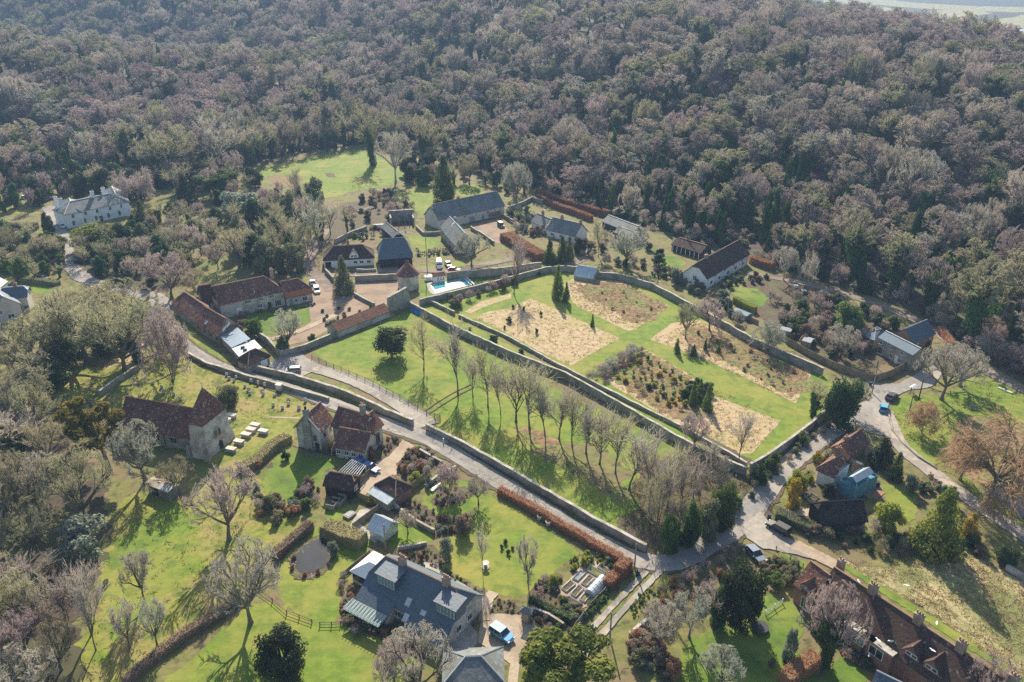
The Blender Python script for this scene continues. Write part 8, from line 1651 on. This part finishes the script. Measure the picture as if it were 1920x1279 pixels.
def mass(name, label, cat, pts, idx, scl, rot, src):
    n = len(pts); me = bpy.data.meshes.new(name); me.vertices.add(n); me.vertices.foreach_set('co', np.asarray(pts, np.float32).ravel())
    for nm, ty, dat, key in (('pick', 'INT', np.array(idx, np.int32), 'value'), ('size', 'FLOAT_VECTOR', np.array(scl, np.float32), 'vector'), ('turn', 'FLOAT_VECTOR', np.array(rot, np.float32), 'vector')):
        at_ = me.attributes.new(nm, ty, 'POINT'); at_.data.foreach_set(key, dat.ravel())
    dw = new_obj(name, me); tag(dw, label, cat, None, 'stuff')
    g = bpy.data.node_groups.new(name, 'GeometryNodeTree'); g.interface.new_socket('Geometry', in_out='INPUT', socket_type='NodeSocketGeometry'); g.interface.new_socket('Geometry', in_out='OUTPUT', socket_type='NodeSocketGeometry')
    N = g.nodes; gi = N.new('NodeGroupInput'); go = N.new('NodeGroupOutput'); ip = N.new('GeometryNodeInstanceOnPoints'); jn = N.new('GeometryNodeJoinGeometry')
    for o in reversed(src):
        oi = N.new('GeometryNodeObjectInfo'); oi.inputs['Object'].default_value = o; oi.inputs['As Instance'].default_value = False; oi.transform_space = 'ORIGINAL'
        ti = N.new('GeometryNodeGeometryToInstance'); g.links.new(oi.outputs['Geometry'], ti.inputs[0]); g.links.new(ti.outputs[0], jn.inputs[0])
    def attr(nm, ty):
        a = N.new('GeometryNodeInputNamedAttribute'); a.data_type = ty; a.inputs[0].default_value = nm; return a.outputs[0]
    g.links.new(gi.outputs[0], ip.inputs['Points']); g.links.new(jn.outputs[0], ip.inputs['Instance']); ip.inputs['Pick Instance'].default_value = True
    g.links.new(attr('pick', 'INT'), ip.inputs['Instance Index']); g.links.new(attr('size', 'FLOAT_VECTOR'), ip.inputs['Scale']); g.links.new(attr('turn', 'FLOAT_VECTOR'), ip.inputs['Rotation'])
    g.links.new(ip.outputs[0], go.inputs[0]); md = dw.modifiers.new(name, 'NODES'); md.node_group = g
idx = []; scl = []; rot = []
for _, row, h_ in far:
    x, y, k, s, t_, q, z, e = row; kd, tw_, ty = wkind(x, y, k, e)
    patch = math.sin(x / 55 + 1.3) + math.sin(y / 70 + x / 90)          # beech, ash and oak stand in patches
    if ty == 'evergreen': i = 7; h_ *= .5; wd = h_
    elif kd == 'column': i = 10; h_ *= .85; wd = h_ * .27
    elif ty == 'ivied': i = 5 + int(q * 2); wd = h_ * (.6 + .25 * t_)
    else: i = ([1, 1, 4, 3, 0] if patch < -.5 else [0, 3, 2, 1, 8] if patch < .6 else [8, 1, 2, 0, 3])[int(q * 4.99)]; h_ *= (1.0 if y < 450 else 1.12); wd = h_ * (.72 + .42 * t_)
    idx.append(i); scl.append((wd, wd, h_)); rot.append((0, 0, q * 6.283))
mass('distant_wood', 'bare grey and mauve wood covering the whole hillside behind the village', 'wood', [(f[1][0], f[1][1], f[1][6] - .3) for f in far], idx, scl, rot, SRC)
US = [source(pieces('shrub', 0, 'twig')), source(pieces('shrub', 1, 'twig_pink')), source(pieces('dome', 0, 'holly')), source(pieces('dome', 1, 'brown_leaf')), source(pieces('dome', 2, 'ivy'))]
hh = [r.uniform(1.6, 4.6) * (1.25 if e_ < 12 else 1) for e_ in beyond(FOOT, ug[:, 0], ug[:, 1])]
mass('wood_undergrowth', 'dark tangled undergrowth below the trees of the hillside wood', 'undergrowth', np.column_stack([ug, uz - .2]), [r.choice((0, 0, 1, 1, 2, 3, 4)) for _ in hh], [(v * r.uniform(.9, 1.5),) * 2 + (v,) for v in hh], [(0, 0, r.uniform(0, 6.28)) for _ in hh], US)
# two dark pines and a copse on the plain beyond the crest
print('WOOD', len(near), len(far))
# ---------------------------------------------------------------- the air
HZ = 0.00021
m = MB(); m.box(-5200, 5200, -320, 9500, -3, 118); hz_o = m.build('haze', 'hedge_core')
tag(hz_o, 'thin bluish haze over the whole valley', 'haze', None, 'stuff')
hm = bpy.data.materials.new('haze'); hm.use_nodes = True; t = hm.node_tree
for nd in list(t.nodes):
    if nd.type != 'OUTPUT_MATERIAL': t.nodes.remove(nd)
pv = t.nodes.new('ShaderNodeVolumePrincipled'); pv.inputs['Color'].default_value = (.42, .66, 1.0, 1); pv.inputs['Density'].default_value = HZ; pv.inputs['Anisotropy'].default_value = 0.0
t.links.new(pv.outputs[0], t.nodes['Material Output'].inputs['Volume']); hz_o.data.materials.clear(); hz_o.data.materials.append(hm)
